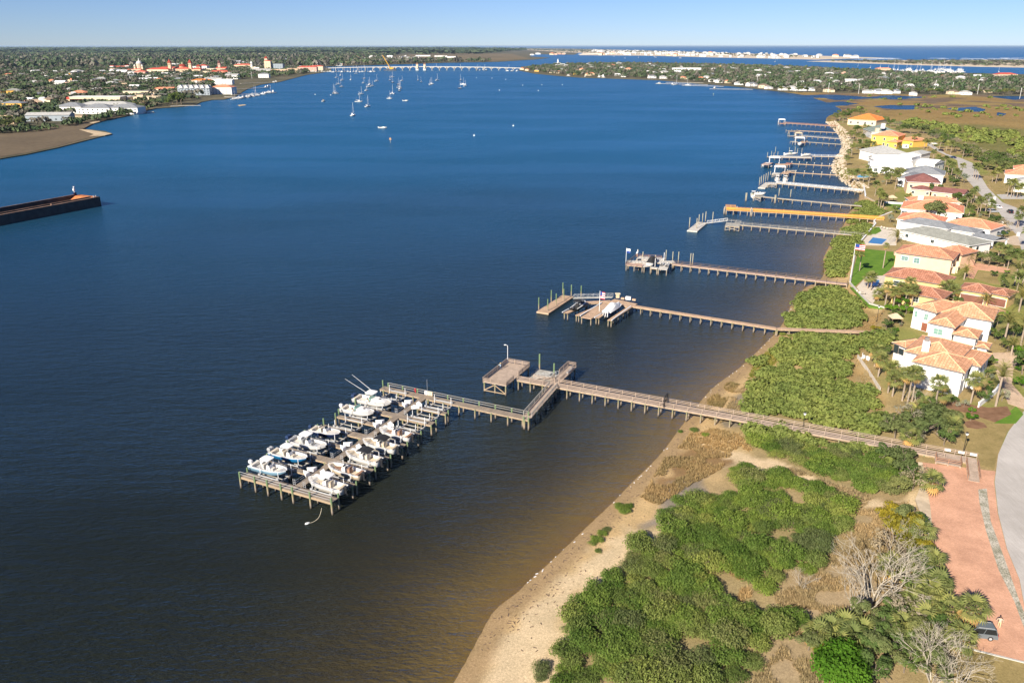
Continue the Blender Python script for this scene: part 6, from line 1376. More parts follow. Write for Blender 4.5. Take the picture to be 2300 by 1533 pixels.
car('blue car parked by the street under palms', A(2140, 355, 2.25), R(110), 'car_blue'); car('white car parked on the verge at the far street end', A(2098, 324, 2.25), R(120), 'car_white'); car('dark car in the shade at the far street end', A(2113, 339, 2.25), R(100), 'car_black'); car('dark car by the brick drive of the ochre house garage', A(2160, 674, 2.25), R(70), 'car_black')
# ================================================================ people
def person(label, p, rz, shirt, legs, hat=None, arms='down', sc=1.0, seat=False):
    t = thing('person', label, 'person', p, rz, None, sc); J = {}; V = []; E = []; Rr = []
    def add(n, co, r, par=None):
        J[n] = len(V); V.append(co); Rr.append(r)
        if par: E.append((J[par], J[n]))
    add('pel', (0, 0, .95), .15); add('bel', (.01, 0, 1.1), .14, 'pel'); add('che', (.02, 0, 1.32), .16, 'bel'); add('nec', (.02, 0, 1.48), .06, 'che'); add('hed', (.04, 0, 1.60), .085, 'nec'); add('top', (.03, 0, 1.72), .08, 'hed')
    for s, k in ((-1, 'l'), (1, 'r')):
        add('sh'+k, (.02, s*.19, 1.42), .065, 'che')
        if arms == 'fish': el, ha = (.18, s*.24, 1.22), (.42, s*.12, 1.22)
        elif arms == 'out': el, ha = (.05, s*.36, 1.2), (.12, s*.40, .98)
        else: el, ha = (.0, s*.26, 1.15), (.06, s*.27, .92)
        add('el'+k, el, .048, 'sh'+k); add('wr'+k, ha, .035, 'el'+k)
        h = Vector(ha); d = (h-Vector(el)).normalized(); add('ha'+k, tuple(h+d*.09), .04, 'wr'+k)
        for q, off in enumerate((-.03, -.01, .01, .03)): add('f%d%s' % (q, k), tuple(h+d*(.16-abs(off)*.6)+Vector((.02, off, 0))), .011, 'ha'+k)
        add('th'+k, tuple(h+d*.08+Vector((.05, -s*.04, 0))), .012, 'wr'+k)
        add('hi'+k, (0, s*.1, .9), .11, 'pel'); st = .12*s; add('kn'+k, (.02+st*.5, s*.11, .5), .068, 'hi'+k); add('an'+k, (-.02+st, s*.11, .09), .045, 'kn'+k); add('to'+k, (.15+st, s*.12, .035), .035, 'an'+k)
    me = bpy.data.meshes.new('body'); me.from_pydata(V, E, []); o = bpy.data.objects.new('body', me); link(o, t)
    md = o.modifiers.new('skin', 'SKIN'); sv = me.skin_vertices[0].data if me.skin_vertices else None
    if sv is None:
        import bmesh
        bm = bmesh.new(); bm.from_mesh(me); bm.verts.layers.skin.verify(); bm.to_mesh(me); bm.free(); sv = me.skin_vertices[0].data
    for i, r in enumerate(Rr): sv[i].radius = (r, r*(1.15 if i in (1, 2) else 1)); sv[i].use_root = i == 0
    o.modifiers.new('sub', 'SUBSURF').levels = 1; o.modifiers['sub'].render_levels = 1
    n = NT('person_'+shirt+legs); pz = n.n('SeparateXYZ'); n.l(n.coord('Object'), pz.inputs[0])
    c1 = n.ramp(n.math('DIVIDE', pz.outputs[2], 1.8), [(.0, (.05, .04, .035)), (.045, lc[legs]), (.53, lc[legs]), (.54, lc[shirt]), (.80, lc[shirt]), (.81, (.50, .30, .21))]); 
    for e in n.t.nodes:
        if e.bl_idname == 'ShaderNodeValToRGB': e.color_ramp.interpolation = 'CONSTANT'
    n.pbr(c1, .8, None, .1); me.materials.append(n.mat)
    m = MB(); m.dome((.02, 0, 1.66), .1, .095, .13, 10, 4); m.build('hair', 'trim_dark', t, True)
    m = MB(); m.box(.115, 0, 1.625, .035, .025, .045); [m.box(.112, s*.035, 1.655, .012, .02, .012) for s in (-1, 1)]; m.box(.112, 0, 1.57, .012, .05, .012); m.build('face', 'skin', t)
    if hat: m = MB(); m.tube((.03, 0, 1.70), (.03, 0, 1.72), .22, .22, 14); m.dome((.03, 0, 1.71), .11, .11, .13, 12, 4); m.build('hat', hat, t)
    return t
lc = {'shirt_blue': (.38, .52, .62), 'shirt_khaki': (.50, .43, .33), 'shirt_white': (.74, .73, .70), 'pants': (.10, .12, .17), 'hat': (.66, .50, .30)}
person('person in pale shirt and tan trousers walking on the brick plaza', A(2243, 1408, 2.26), R(60), 'shirt_khaki', 'hat', None, 'out')
pp = person('person in a straw hat and pale blue shirt fishing at the platform railing', PIER.matrix_basis @ Vector((PLAT[0]+.6, PLAT[0]*0+(PLAT[2]+PLAT[3])/2+1.6, PZ)), PIER.rotation_euler.z+math.pi, 'shirt_blue', 'pants', 'hat', 'fish')
rd = thing('fishing_rod', 'thin fishing rod leaning out over the platform railing', 'fishing rod', pp.location+Vector((-.4, .2, 1.2)), PIER.rotation_euler.z+math.pi); tubeI('blank', 'trim_dark', rd, (0, 0, 0), (2.2, 0, 1.1), .02); tubeI('handle', 'rope', rd, (-.3, 0, -.15), (.1, 0, .05), .03)
person('person in pale blue shirt standing beside the ochre house pool terrace', A(1989, 655, 2.25), R(-80), 'shirt_blue', 'pants', None, 'down')
# pelican figure on its post
bp_ = thing('pelican_figure', 'white pelican figure on a post at the pinkish dock corner', 'bird figure', A(1431, 577, 2.4)); tubeI('post', 'brown_wood', bp_, (0, 0, 0), (0, 0, 1.2), .22)
m = MB(); rings = [((-.35, 1.3), .08), ((-.15, 1.55), .26), ((.05, 1.85), .3), ((.15, 2.1), .2), ((.1, 2.35), .1), ((.0, 2.6), .09), ((.05, 2.78), .12), ((.15, 2.8), .08)]
for ((x, z), r), ((x2, z2), r2) in zip(rings[:-1], rings[1:]): m.tube((x, 0, z), (x2, 0, z2), r, r2, 10)
m.build('body', 'plastic_white', bp_, True); m = MB(); m.tube((.18, 0, 2.78), (.42, 0, 2.3), .07, .03, 6); m.build('bill', 'hat', bp_); m = MB(); m.hexa([(-.45, -.3, 1.35), (.1, -.32, 1.5), (.1, .32, 1.5), (-.45, .3, 1.35)], [(-.2, -.28, 1.75), (.12, -.3, 2.0), (.12, .3, 2.0), (-.2, .28, 1.75)]); m.build('wings', 'plastic_white', bp_)
# sheds and thatched shelters beside the houses
for x, y, w, lab in ((2008, 722, 3.2, 'tan thatched garden shelter roof beside the second white house'), (2002, 446, 4, 'pale garden umbrella near the small terrace pool')):
    t = thing('garden_shelter', lab, 'shelter', A(x, y+8, 2.2)); m = MB(); m.hexa([(-w/2, -w/2, 2.4), (w/2, -w/2, 2.4), (w/2, w/2, 2.4), (-w/2, w/2, 2.4)], [(-.3, -.1, 3.6), (.3, -.1, 3.6), (.3, .1, 3.6), (-.3, .1, 3.6)]); m.build('roof', 'wall_tan', t)
    for sx in (-1, 1):
        for sy in (-1, 1): boxI('post', 'dark_wood', t, (sx*w*.42, sy*w*.42, 1.2), (.15, .15, 2.5))
# ================================================================ plants
def rand_unit(n):
    v = RNG.normal(size=(n, 3)); return v/np.linalg.norm(v, axis=1)[:, None]
def leaf_cloud(lobes, n, size, flat=.55, jit=.35, up=.25):
    """n small leaf faces over a set of lobes (x, y, z, rx, rz); returns vertices and quads"""
    w = np.array([l[3]**2 for l in lobes]); pick = RNG.choice(len(lobes), n, p=w/w.sum()); Lb = np.array(lobes)[pick]
    d = rand_unit(n); d[:, 2] = np.where(d[:, 2] < -.35, -d[:, 2], d[:, 2]); r = 1-jit*RNG.random(n)**1.6
    c = np.stack([Lb[:, 0]+d[:, 0]*Lb[:, 3]*r, Lb[:, 1]+d[:, 1]*Lb[:, 3]*r, Lb[:, 2]+d[:, 2]*Lb[:, 4]*r], -1)
    nrm = d*.7+rand_unit(n)*flat+np.array((0, 0, up)); nrm /= np.linalg.norm(nrm, axis=1)[:, None]
    a = np.cross(nrm, rand_unit(n)); a /= np.linalg.norm(a, axis=1)[:, None]; b = np.cross(nrm, a)
    s = size*(.6+.8*RNG.random(n))[:, None]; k = (.45+.35*RNG.random(n))[:, None]
    V = np.stack([c-a*s*.5, c-b*s*.5*k+a*s*.05, c+a*s*.5, c+b*s*.5*k+a*s*.05], 1).reshape(-1, 3)
    return V, np.arange(n*4).reshape(-1, 4)
def leafy(name, lobes, n, size, mat, **kw):
    V, Fc = leaf_cloud(lobes, n, size, **kw); return np_mesh(name, V, Fc, mat)
def shrub_lobes(R0, H, k):
    L = [(0, 0, H*.45, R0*.75, H*.5)]
    for i in range(k):
        a = random.random()*6.283; q = R0*random.uniform(.3, .7); L.append((q*math.cos(a), q*math.sin(a), H*random.uniform(.3, .62), R0*random.uniform(.32, .52), H*random.uniform(.28, .42)))
    return L
def stems(name, H, n, mat, r=.06, spread=.6):
    m = MB()
    for i in range(n):
        a = random.random()*6.28; q = spread*random.random(); m.tube((.15*math.cos(a), .15*math.sin(a), -.3), (q*math.cos(a), q*math.sin(a), H), r, r*.4, 4, False)
    return m.mesh(name, mat)
SHRUB = []
for i in range(6): SHRUB.append((leafy('foliage', shrub_lobes(2.4, 1.9, 14), 2500, .215, ('leaf_mangrove', 'leaf_mangrove', 'leaf_mangrove2', 'leaf_mangrove', 'leaf_oak', 'leaf_mangrove2')[i], jit=.6, flat=.8), stems('stem', 1.4, 5, 'bark')))
LOWV = [leaf_cloud(shrub_lobes(2.35, 2.2, 6), 330, .62) for _ in range(5)]
def shrub(p, s, rz, label, group, kind=None, name='mangrove_shrub', cat='shrub', sz=1.0):
    f, st = SHRUB[kind if kind is not None else random.randrange(6)]
    t = thing(name, label, cat, p, rz, group); t.scale = (s, s, s*sz); inst('foliage', f, t); inst('stem', st, t); return t
def hexpts(P, sp, jit=.35):
    x0, y0 = P.min(0); x1, y1 = P.max(0); out = []; r = 0; y = y0
    while y < y1:
        x = x0+(sp/2 if r % 2 else 0)
        while x < x1: out.append((x+random.uniform(-jit, jit)*sp, y+random.uniform(-jit, jit)*sp)); x += sp
        y += sp*.87; r += 1
    Q = np.array(out); return Q[inside(Q[:, 0], Q[:, 1], P)]
MANG = {
 'between the pinkish dock and the grey dock': [[(1862, 617), (1860, 587), (1872, 552), (1897, 517), (1935, 503), (1958, 510), (1927, 552), (1914, 590), (1903, 614), (1885, 620)]],
 'between the tan dock and the pinkish dock': [[(1775, 734), (1768, 720), (1783, 692), (1803, 662), (1842, 648), (1888, 652), (1930, 690), (1935, 712), (1920, 736), (1850, 742)]],
 'between the pier and the tan dock': [[(1762, 762), (1745, 790), (1735, 808), (1772, 815), (1725, 838), (1702, 852), (1684, 880), (1674, 910), (1690, 932), (1800, 950), (1945, 982), (1988, 968), (1962, 900), (1928, 868), (1905, 820), (1920, 765), (1850, 752)], [(1935, 765), (1985, 758), (1990, 785), (1965, 805), (1935, 790)], [(1500+98, 900), (1640, 868), (1665, 858), (1655, 875), (1610, 915)] if False else [(1690, 812), (1712, 800), (1722, 806), (1705, 822)]],
 'beside the pier above the sandy path': [[(1668, 965), (1702, 957), (1860, 992), (1958, 1010), (2010, 1032), (2055, 1060), (2066, 1098), (2036, 1118), (1990, 1122), (1940, 1106), (1880, 1078), (1800, 1048), (1750, 1030), (1690, 1000)]],
 'in the wide thicket below the sandy path': [[(1502, 1150), (1540, 1122), (1622, 1052), (1690, 1047), (1745, 1062), (1790, 1085), (1860, 1108), (1922, 1140), (1918, 1160), (1888, 1200), (1868, 1240), (1838, 1288), (1790, 1285), (1742, 1328), (1690, 1340), (1660, 1290), (1600, 1280), (1580, 1330), (1640, 1370), (1700, 1380), (1730, 1360), (1785, 1410), (1788, 1455), (1750, 1445), (1700, 1460), (1690, 1540), (1560, 1545), (1575, 1460), (1545, 1440), (1520, 1545), (1262, 1545), (1258, 1460), (1283, 1370), (1312, 1332), (1382, 1292), (1402, 1240), (1450, 1202), (1502, 1190)]],
 'between the orange dock and the next grey dock': [[(1905, 500), (1922, 478), (1958, 472), (1985, 473), (1978, 486), (1945, 496)], [(1916, 465), (1940, 452), (1955, 455), (1985, 466), (1975, 472), (1940, 474)]],
}
pts = []
for where, polys in MANG.items():
    for pl in polys:
        P = AN(pl, 1.0)
        for x, y in hexpts(P, 2.5, .42):
            if vnoise(x+40, y, 6.5) > .17 and seg_dist(np.array([x]), np.array([y]), PATH)[0] > 2.6: pts.append((x, y, where))
pts.sort(key=lambda q: math.hypot(q[0], q[1]))
rest = []
for i, (x, y, where) in enumerate(pts):
    z = gz(x, y); s = random.uniform(.7, 1.25)
    if i < 290: shrub((x, y, z-.15), s, random.random()*6.28, 'olive green mangrove shrub '+where, 'mangrove shrubs '+where, sz=random.uniform(.75, 1.25))
    else: rest.append((x, y, z-.15, s, random.random()*6.28))
def join_clouds(clouds, places, zs=1.0):
    Vs = []; Fs = []; o = 0
    for x, y, z, s, a in places:
        V, Fc = clouds[random.randrange(len(clouds))]; c, q = math.cos(a), math.sin(a)
        W = np.stack([(V[:, 0]*c-V[:, 1]*q)*s+x, (V[:, 0]*q+V[:, 1]*c)*s+y, V[:, 2]*s*zs+z], -1); Vs.append(W); Fs.append(Fc+o); o += len(V)
    return np.vstack(Vs), np.vstack(Fs)
V, Fc = join_clouds(LOWV, rest); tag(inst('mangrove_thicket', np_mesh('mangrove_thicket', V, Fc, 'leaf_mangrove2')), 'dense mangrove thicket covering the shore between the docks', 'mangroves', kind='stuff')
for x, y, s in ((1392, 1140, .5), (1402, 1150, .55), (1412, 1138, .4), (1352, 1200, .4), (1340, 1215, .5), (1330, 1222, .35), (1362, 1190, .35), (1345, 1238, .3), (1218, 1508, .62), (1212, 1525, .4), (1560, 968, .5), (1585, 978, .4), (1528, 970, .3), (1758, 752, .5), (1742, 748, .4), (1775, 755, .4)):
    p = G(x, y); shrub(p-Vector((0, 0, .1)), s, random.random()*6, 'small mangrove bush alone on the open sand', 'bushes on open sand')
# ---------------------------------------------------------------- trees
def branches(m, p, d, L, r, depth, twig=2, spread=.7, bend=.25):
    q = p+d*L; m.tube(p, q, r, r*.66, 5 if r > .06 else 4, False)
    if depth == 0: return [q]
    out = []
    for i in range(2 if depth > 1 else twig):
        e = (d+Vector((random.gauss(0, spread), random.gauss(0, spread), random.gauss(.1, spread*.6)))).normalized()
        out += branches(m, q, e, L*random.uniform(.62, .9), r*.66, depth-1, twig, spread, bend)
    return out
def tree_proto(kind):
    if kind == 'oak': R0, H, n, sz, mat = 4.6, 7.4, 1900, .55, 'leaf_oak'
    elif kind == 'dark': R0, H, n, sz, mat = 3.6, 7.0, 1600, .5, 'leaf_dark'
    elif kind == 'grey': R0, H, n, sz, mat = 4.2, 6.8, 650, .42, 'leaf_grey'
    elif kind == 'olive': R0, H, n, sz, mat = 3.6, 5.2, 1700, .4, 'leaf_olive'
    elif kind == 'bright': R0, H, n, sz, mat = 2.8, 4.0, 1700, .36, 'leaf_bright'
    elif kind == 'silver': R0, H, n, sz, mat = 2.6, 5.5, 600, .4, 'leaf_silver'
    m = MB(); ends = branches(m, Vector((0, 0, -.4)), Vector((random.gauss(0, .08), random.gauss(0, .08), 1)).normalized(), H*.36, .24, 3, 2, .55); tr = m.mesh('trunk', 'bark')
    lobes = []
    for i in range(11):
        a = random.random()*6.28; q = R0*math.sqrt(random.random())*.78; lobes.append((q*math.cos(a), q*math.sin(a), H*random.uniform(.5, .84)-q*.12, R0*random.uniform(.26, .42), H*random.uniform(.12, .2)))
    return tr, leafy('crown', lobes, n, sz, mat, jit=.5)
TREES = {k: [tree_proto(k) for _ in range(2)] for k in ('oak', 'dark', 'grey', 'olive', 'bright', 'silver')}
def tree(p, kind, s, label, group=None, sz=1.0, name='tree'):
    tr, cr = random.choice(TREES[kind]); t = thing(name, label, 'tree', p, random.random()*6.28, group); t.scale = (s, s, s*sz); inst('trunk', tr, t); inst('crown', cr, t); return t
def bare_tree(p, s, label, depth=6, mat='dead_wood', n=4, lean=.5):
    t = thing('bare_tree', label, 'tree', p, 0); t.scale = (s,)*3
    for i in range(n):
        m = MB(); a = i*6.28/n+random.random(); branches(m, Vector((.2*math.cos(a), .2*math.sin(a), -.3)), Vector((lean*math.cos(a), lean*math.sin(a), 1)).normalized(), 1.7, .085, depth, 4, .5); m.build('limb', mat, t)
    return t
# fan palms and date palms
def fan_frond():
    m = MB(); m.tube((0, 0, 0), (1.05, 0, .12), .035, .02, 4, False); o = Vector((1.0, 0, .1)); k = 11
    for i in range(k):
        a = R(-105+210*i/(k-1)); L = 1.0-.25*abs(i-k/2)/k; d = Vector((math.cos(a), math.sin(a), 0)); s = Vector((-d.y, d.x, 0))*.085
        tip = o+d*L+Vector((0, 0, -.22*L-.12*abs(math.sin(a)))); mid = o+d*L*.55+Vector((0, 0, .03)); m.quad(o, mid-s, tip, mid+s)
    return m.mesh('frond', 'leaf_palm')
def date_frond():
    m = MB(); P = [Vector((3.3*f, 0, .95*math.sin(f*2.5)-1.15*f**2.4)) for f in [i/8 for i in range(9)]]
    for a, b in zip(P[:-1], P[1:]): m.tube(a, b, .035, .025, 3, False)
    for i in range(1, 9):
        for s in (-1, 1):
            for q in (0, .5):
                b = P[i-1].lerp(P[i], q+.25); L = .62*(1-.5*abs(i-4)/6); d = Vector((.55, s*.8, .12)).normalized(); w = Vector((.045, 0, 0)); m.quad(b-w, b+d*L*.6-w*.6+Vector((0, 0, .02)), b+d*L, b+w)
    return m.mesh('frond', 'leaf_date')
FAN, DATE = fan_frond(), date_frond()
DRYF = FAN.copy(); DRYF.materials.clear(); DRYF.materials.append(MAT['dry_frond'])
def crown_join(mesh, n, up0, up1, scale):
    co = np.empty(len(mesh.vertices)*3, np.float32); mesh.vertices.foreach_get('co', co); co = co.reshape(-1, 3); Fs = [tuple(p.vertices) for p in mesh.polygons]; V = []; Fc = []
    for i in range(n):
        M3 = (Matrix.Rotation(i*2.4, 3, 'Z') @ Matrix.Rotation(-R(up0+(up1-up0)*random.random()), 3, 'Y')); W = co @ np.array(M3).T*scale*random.uniform(.85, 1.1); o = sum(len(v) for v in V); V.append(W); Fc += [tuple(o+k for k in f) for f in Fs]
    me = bpy.data.meshes.new('crown'); me.from_pydata(np.vstack(V).tolist(), [], Fc); me.materials.append(mesh.materials[0]); return me
CROWN_FAN = [crown_join(FAN, 26, -40, 80, 1.0) for _ in range(3)]; CROWN_DATE = [crown_join(DATE, 30, -12, 75, 1.0) for _ in range(2)]
TRUNKS = {}
def trunk_mesh(r0, r1, lean):
    k = (r0, r1, lean)
    if k not in TRUNKS:
        m = MB(); n = 7
        for i in range(n):
            f0, f1 = i/n, (i+1)/n; m.tube((lean*f0*f0, 0, f0), (lean*f1*f1, 0, f1), r0+(r1-r0)*f0+.02*(i % 2), r0+(r1-r0)*f1, 8, i == n-1)
        TRUNKS[k] = m.mesh('trunk', 'palm_trunk')
    return TRUNKS[k]
def palm(p, H, label, kind='fan', group=None, cs=1.0, near=True, n=24, lean=0.0):
    t = thing('palm_tree', label, 'palm tree', p, random.random()*6.28, group); d = kind == 'date'
    inst('trunk', trunk_mesh(.24 if d else .19, .22 if d else .15, 0), t, (0, 0, -.3), (0, lean, 0), (1, 1, H+.3)); top = Vector((H*math.sin(lean), 0, H*math.cos(lean)))
    if near:
        for i in range(n):
            e = (-12+88*(i/n)**.9) if d else (-48+125*(i/n)); dry = (not d) and i < 3
            inst('frond', DRYF if dry else (DATE if d else FAN), t, top, (random.gauss(0, .12), -R(e+random.gauss(0, 7)), i*2.4+random.gauss(0, .15)), (cs*random.uniform(.88, 1.1),)*3)
    else: inst('crown', random.choice(CROWN_DATE if d else CROWN_FAN), t, top, (0, 0, random.random()*6), (cs,)*3)
    return t
DATES = [((2236, 912), 7.0, 'date palm by the curved white wall and pale driveway', 1.15), ((2253, 778), 6.6, 'feathery date palm behind the second white house garage', 1.15), ((2291, 780), 6.5, 'date palm beside the feathery one at the pale driveway', 1.1), ((2288, 700), 4.5, 'bushy yellow green date palm at the ochre garage corner', 1.35),
         ((2165, 628), 2.6, 'short date palm by the brick turning area', .95), ((2172, 598), 2.6, 'short date palm beside the tan house gate', .95), ((2072, 606), 4.0, 'date palm between the tan house and the ochre roofs', .8), ((2012, 546), 2.4, 'low date palm by the rectangular pool', 1.1), ((2210, 690), 2.0, 'short palm on the brick court of the ochre house', .85), ((2278, 640), 5.5, 'date palm at the round lawn edge', .9), ((2270, 800), 3.0, 'young date palm by the pale driveway', .8)]
for (x, y), H, lab, cs in DATES: palm(A(x, y, 2.2), H, lab, 'date', None, cs, True, 34)
FANS = [((1994, 882), 6.0), ((2038, 905), 7.0), ((2026, 900), 6.2), ((2048, 902), 6.6), ((2096, 930), 7.2), ((2108, 922), 4.0), ((2180, 905), 5.4), ((1972, 846), 4.6), ((1964, 822), 4.0), ((2004, 890), 4.2)]
for i, ((x, y), H) in enumerate(FANS): palm(A(x, y, 2.2), H, 'fan palm with grey trunk beside the white house with the chimney', 'fan', 'fan palms beside the white house', 1.25)
for (x, y), H in (((1987, 690), 6.4), ((2018, 688), 5.8), ((2031, 692), 5.8), ((2036, 688), 7.4), ((2046, 692), 5.6), ((2006, 690), 4.8), ((2112, 680), 4.8), ((2128, 670), 4.2), ((2140, 676), 3.4), ((1955, 652), 4.4), ((1948, 648), 3.6), ((1972, 676), 2.4)): palm(A(x, y, 2.2), H, 'fan palm clustered below the brown tile roofs', 'fan', 'fan palms below the brown tile roofs', 1.2)
for (x, y), H, lab in (((1930, 608), 6.0, 'slender palm standing alone in the bright green lawn'), ((1983, 602), 8.0, 'taller slender palm at the tan house corner of the lawn')): palm(A(x, y, 2.2), H, lab, 'fan', None, .75)
for (x, y), H, lab in (((2172, 1420), 3.8, 'fan palm shading the dark estate car'), ((2150, 1470), 2.6, 'low fan palm among bare branches by the plaza kerb'), ((2080, 1370), 3.0, 'fan palm between the bare trees and the bricks'), ((2060, 1300), 2.6, 'small fan palm below the olive bush'), ((1860, 1440), 1.8, 'palmetto with yellow fronds above the bright green bush'), ((1890, 1430), 1.6, 'palmetto beside the yellow one above the bright green bush'), ((1835, 1445), 1.4, 'low palmetto at the dry grass edge'), ((2090, 1110), 2.6, 'fan palm overhanging the brick plaza sand strip'), ((2130, 990), 3.4, 'fan palm behind the pier landing lantern'), ((2045, 960), 3.2, 'fan palm in the oak clump north of the pier'), ((2075, 940), 3.0, 'fan palm near the tall trunk beside the oaks'), ((2040, 1010), 3.0, 'fan palm leaning over the pier railing'), ((2020, 1440), 2.2, 'palmetto between the two bare trees')): palm(G(x, y), H, lab, 'fan', None, 1.3)
FAR_FANS = [(1905, 409), (1922, 410), (1938, 411), (1950, 408), (1900, 372), (1904, 358), (1912, 350), (1915, 318), (1925, 318), (1935, 330), (1945, 335), (1950, 420), (1972, 466), (1977, 468), (1983, 466), (2036, 466), (1990, 416), (2000, 412), (2010, 425), (2150, 405), (2144, 412), (2158, 400), (2136, 398), (2128, 392), (2120, 385), (2110, 378), (2104, 372), (2190, 402), (2195, 404), (2186, 400), (2228, 410), (2236, 412), (2240, 408), (2180, 460), (2186, 455), (2200, 482), (2212, 480), (2195, 480), (2170, 470), (2220, 496), (2175, 490), (2262, 442), (2270, 444), (2276, 440), (2283, 446), (2290, 442), (2125, 340), (2135, 345), (2162, 355), (2096, 330), (2110, 335), (2287, 510), (2283, 512), (2255, 600), (2262, 606), (2290, 612), (2240, 585), (2282, 660), (2296, 640), (1885, 272), (1893, 276), (1880, 270), (1965, 440), (2050, 330), (2060, 325), (2075, 335), (2080, 345), (2020, 350), (1960, 350), (1952, 345), (2095, 360), (2265, 395), (2300, 560)]
for x, y in FAR_FANS: palm(A(x, y, 2.2), random.uniform(4.5, 8.0), 'fan palm in the gardens between the street and the private docks', 'fan', 'fan palms of the far gardens', 1.35, False)
palm(A(2272, 430, 2.2), 3.5, 'bright yellow green palm clump across the street', 'date', None, 1.2, False)
# big plants beside the plaza
tree(G(2070, 985), 'oak', 1.0, 'spreading oak north of the pier landing', None); tree(G(2105, 975), 'oak', .9, 'dark limbed oak beside the pier landing lantern'); tree(G(2040, 965), 'grey', .9, 'greyish half bare oak north of the pier'); tree(G(2085, 950), 'dark', .8, 'bluish green tree behind the oaks at the dry lawn'); tree(G(2010, 985), 'oak', .75, 'small oak touching the pier railing'); tree(G(2120, 1000), 'dark', .6, 'dark green tree at the dry lawn corner'); tree(G(2050, 1000), 'grey', .6, 'twiggy grey tree leaning on the pier railing')
tree(G(2020, 1062), 'oak', .75, 'oak south of the pier beside the brick plaza'); tree(G(2050, 1100), 'grey', .7, 'greyish tree over the white sand strip'); tree(G(1985, 1040), 'dark', .6, 'dark tree overhanging the pier from the south'); tree(G(2045, 1070), 'dark', .5, 'small dark tree at the plaza corner'); tree(G(2015, 1110), 'oak', .55, 'olive oak at the end of the sandy path')
tree(G(2010, 1210), 'olive', 1.0, 'golden olive bush beside the brick plaza'); tree(G(2050, 1250), 'olive', .8, 'second golden olive bush at the plaza edge'); tree(G(2070, 1310), 'dark', .6, 'dark shrub tree at the plaza edge'); tree(G(2085, 1360), 'oak', .55, 'mixed green tree at the plaza edge above the parked car'); tree(G(2030, 1280), 'grey', .6, 'grey twiggy shrub tree below the golden bushes')
t = thing('bush', 'vivid green dome shaped bush', 'bush', G(1890, 1535)); inst('foliage', leafy('foliage', shrub_lobes(4.6, 4.6, 12), 4200, .42, 'leaf_bright'), t); inst('stem', stems('stem', 3, 8, 'bark', .1, 1.5), t); tree(G(2000, 1400), 'dark', .55, 'dark tree among the bare branches'); tree(G(1970, 1440), 'oak', .5, 'green tree under the bare branches'); tree(G(2070, 1500), 'oak', .5, 'olive tree at the foot of the second bare tree'); tree(G(2010, 1480), 'dark', .5, 'dark green tree beside the vivid green bush'); tree(G(2110, 1430), 'dark', .5, 'dark tree behind the parked estate car')
tree(G(1997, 955), 'bright', .55, 'bright green bush at the mangrove edge north of the pier'); tree(G(2020, 690), 'bright', .9, 'bright green clipped tree mass below the palms'); tree(G(2002, 700), 'bright', .7, 'bright green hedge tree by the lantern'); tree(G(2034, 705), 'bright', .8, 'bright green hedge tree against the second white house')
for x, y, s, lab, nl in ((1960, 1350, 1.75, 'large bare grey tree with tangled pale branches', 7), (2015, 1335, 1.2, 'bare grey tree beside the large tangled one', 5), (1920, 1380, 1.1, 'bare grey tree leaning over the dry grass', 4), (2095, 1530, 1.35, 'bare pale tree in front of the parked car', 7), (2150, 1540, .9, 'bare pale tree by the plaza kerb', 5), (2085, 1490, 1.0, 'bare twiggy tree left of the parked car', 4), (2060, 915, .8, 'fallen bare limb below the white house palms', 3), (2025, 1235, .9, 'bare twiggy shrub between the golden bushes', 4), (1800, 1320, .55, 'grey heap of dead branches at the thicket edge', 5)): bare_tree(G(x, y), s, lab, n=nl)
BR = [(1985, 1175, 'olive', .7), (2030, 1180, 'oak', .6), (2055, 1205, 'dark', .6), (2075, 1240, 'olive', .55), (2040, 1225, 'oak', .6), (1990, 1250, 'grey', .7), (2065, 1275, 'oak', .5), (2080, 1330, 'oak', .55), (2050, 1340, 'dark', .55), (2095, 1390, 'dark', .5), (2060, 1390, 'oak', .55), (2030, 1400, 'grey', .7), (1945, 1400, 'oak', .5), (1990, 1440, 'dark', .6), (2030, 1450, 'oak', .6), (2055, 1470, 'dark', .5), (1950, 1470, 'dark', .6), (1985, 1500, 'oak', .6), (2030, 1510, 'dark', .5), (2090, 1450, 'oak', .5), (2100, 1530, 'oak', .6), (1840, 1470, 'olive', .45), (1815, 1460, 'oak', .4), (2150, 1440, 'oak', .45), (1960, 1530, 'dark', .6)]
BL = {'oak': 'mixed olive tree in the tangle beside the brick plaza', 'dark': 'dark green tree in the tangle beside the brick plaza', 'grey': 'grey twiggy tree in the tangle beside the brick plaza', 'olive': 'golden leaved tree in the tangle beside the brick plaza'}
for x, y, k, s in BR: tree(G(x, y), k, s, BL[k], 'plaza tangle '+k)
for x, y, H in ((2065, 1225, 2.4), (2090, 1290, 2.2), (2100, 1345, 2.4), (2075, 1420, 2.0), (1870, 1460, 1.2), (1910, 1455, 1.5), (1930, 1440, 1.4), (2040, 1380, 1.8), (2000, 1290, 1.4), (2120, 1400, 2.2)): palm(G(x, y), H, 'low fan palmetto in the tangle beside the brick plaza', 'fan', 'palmettos beside the plaza', 1.35)
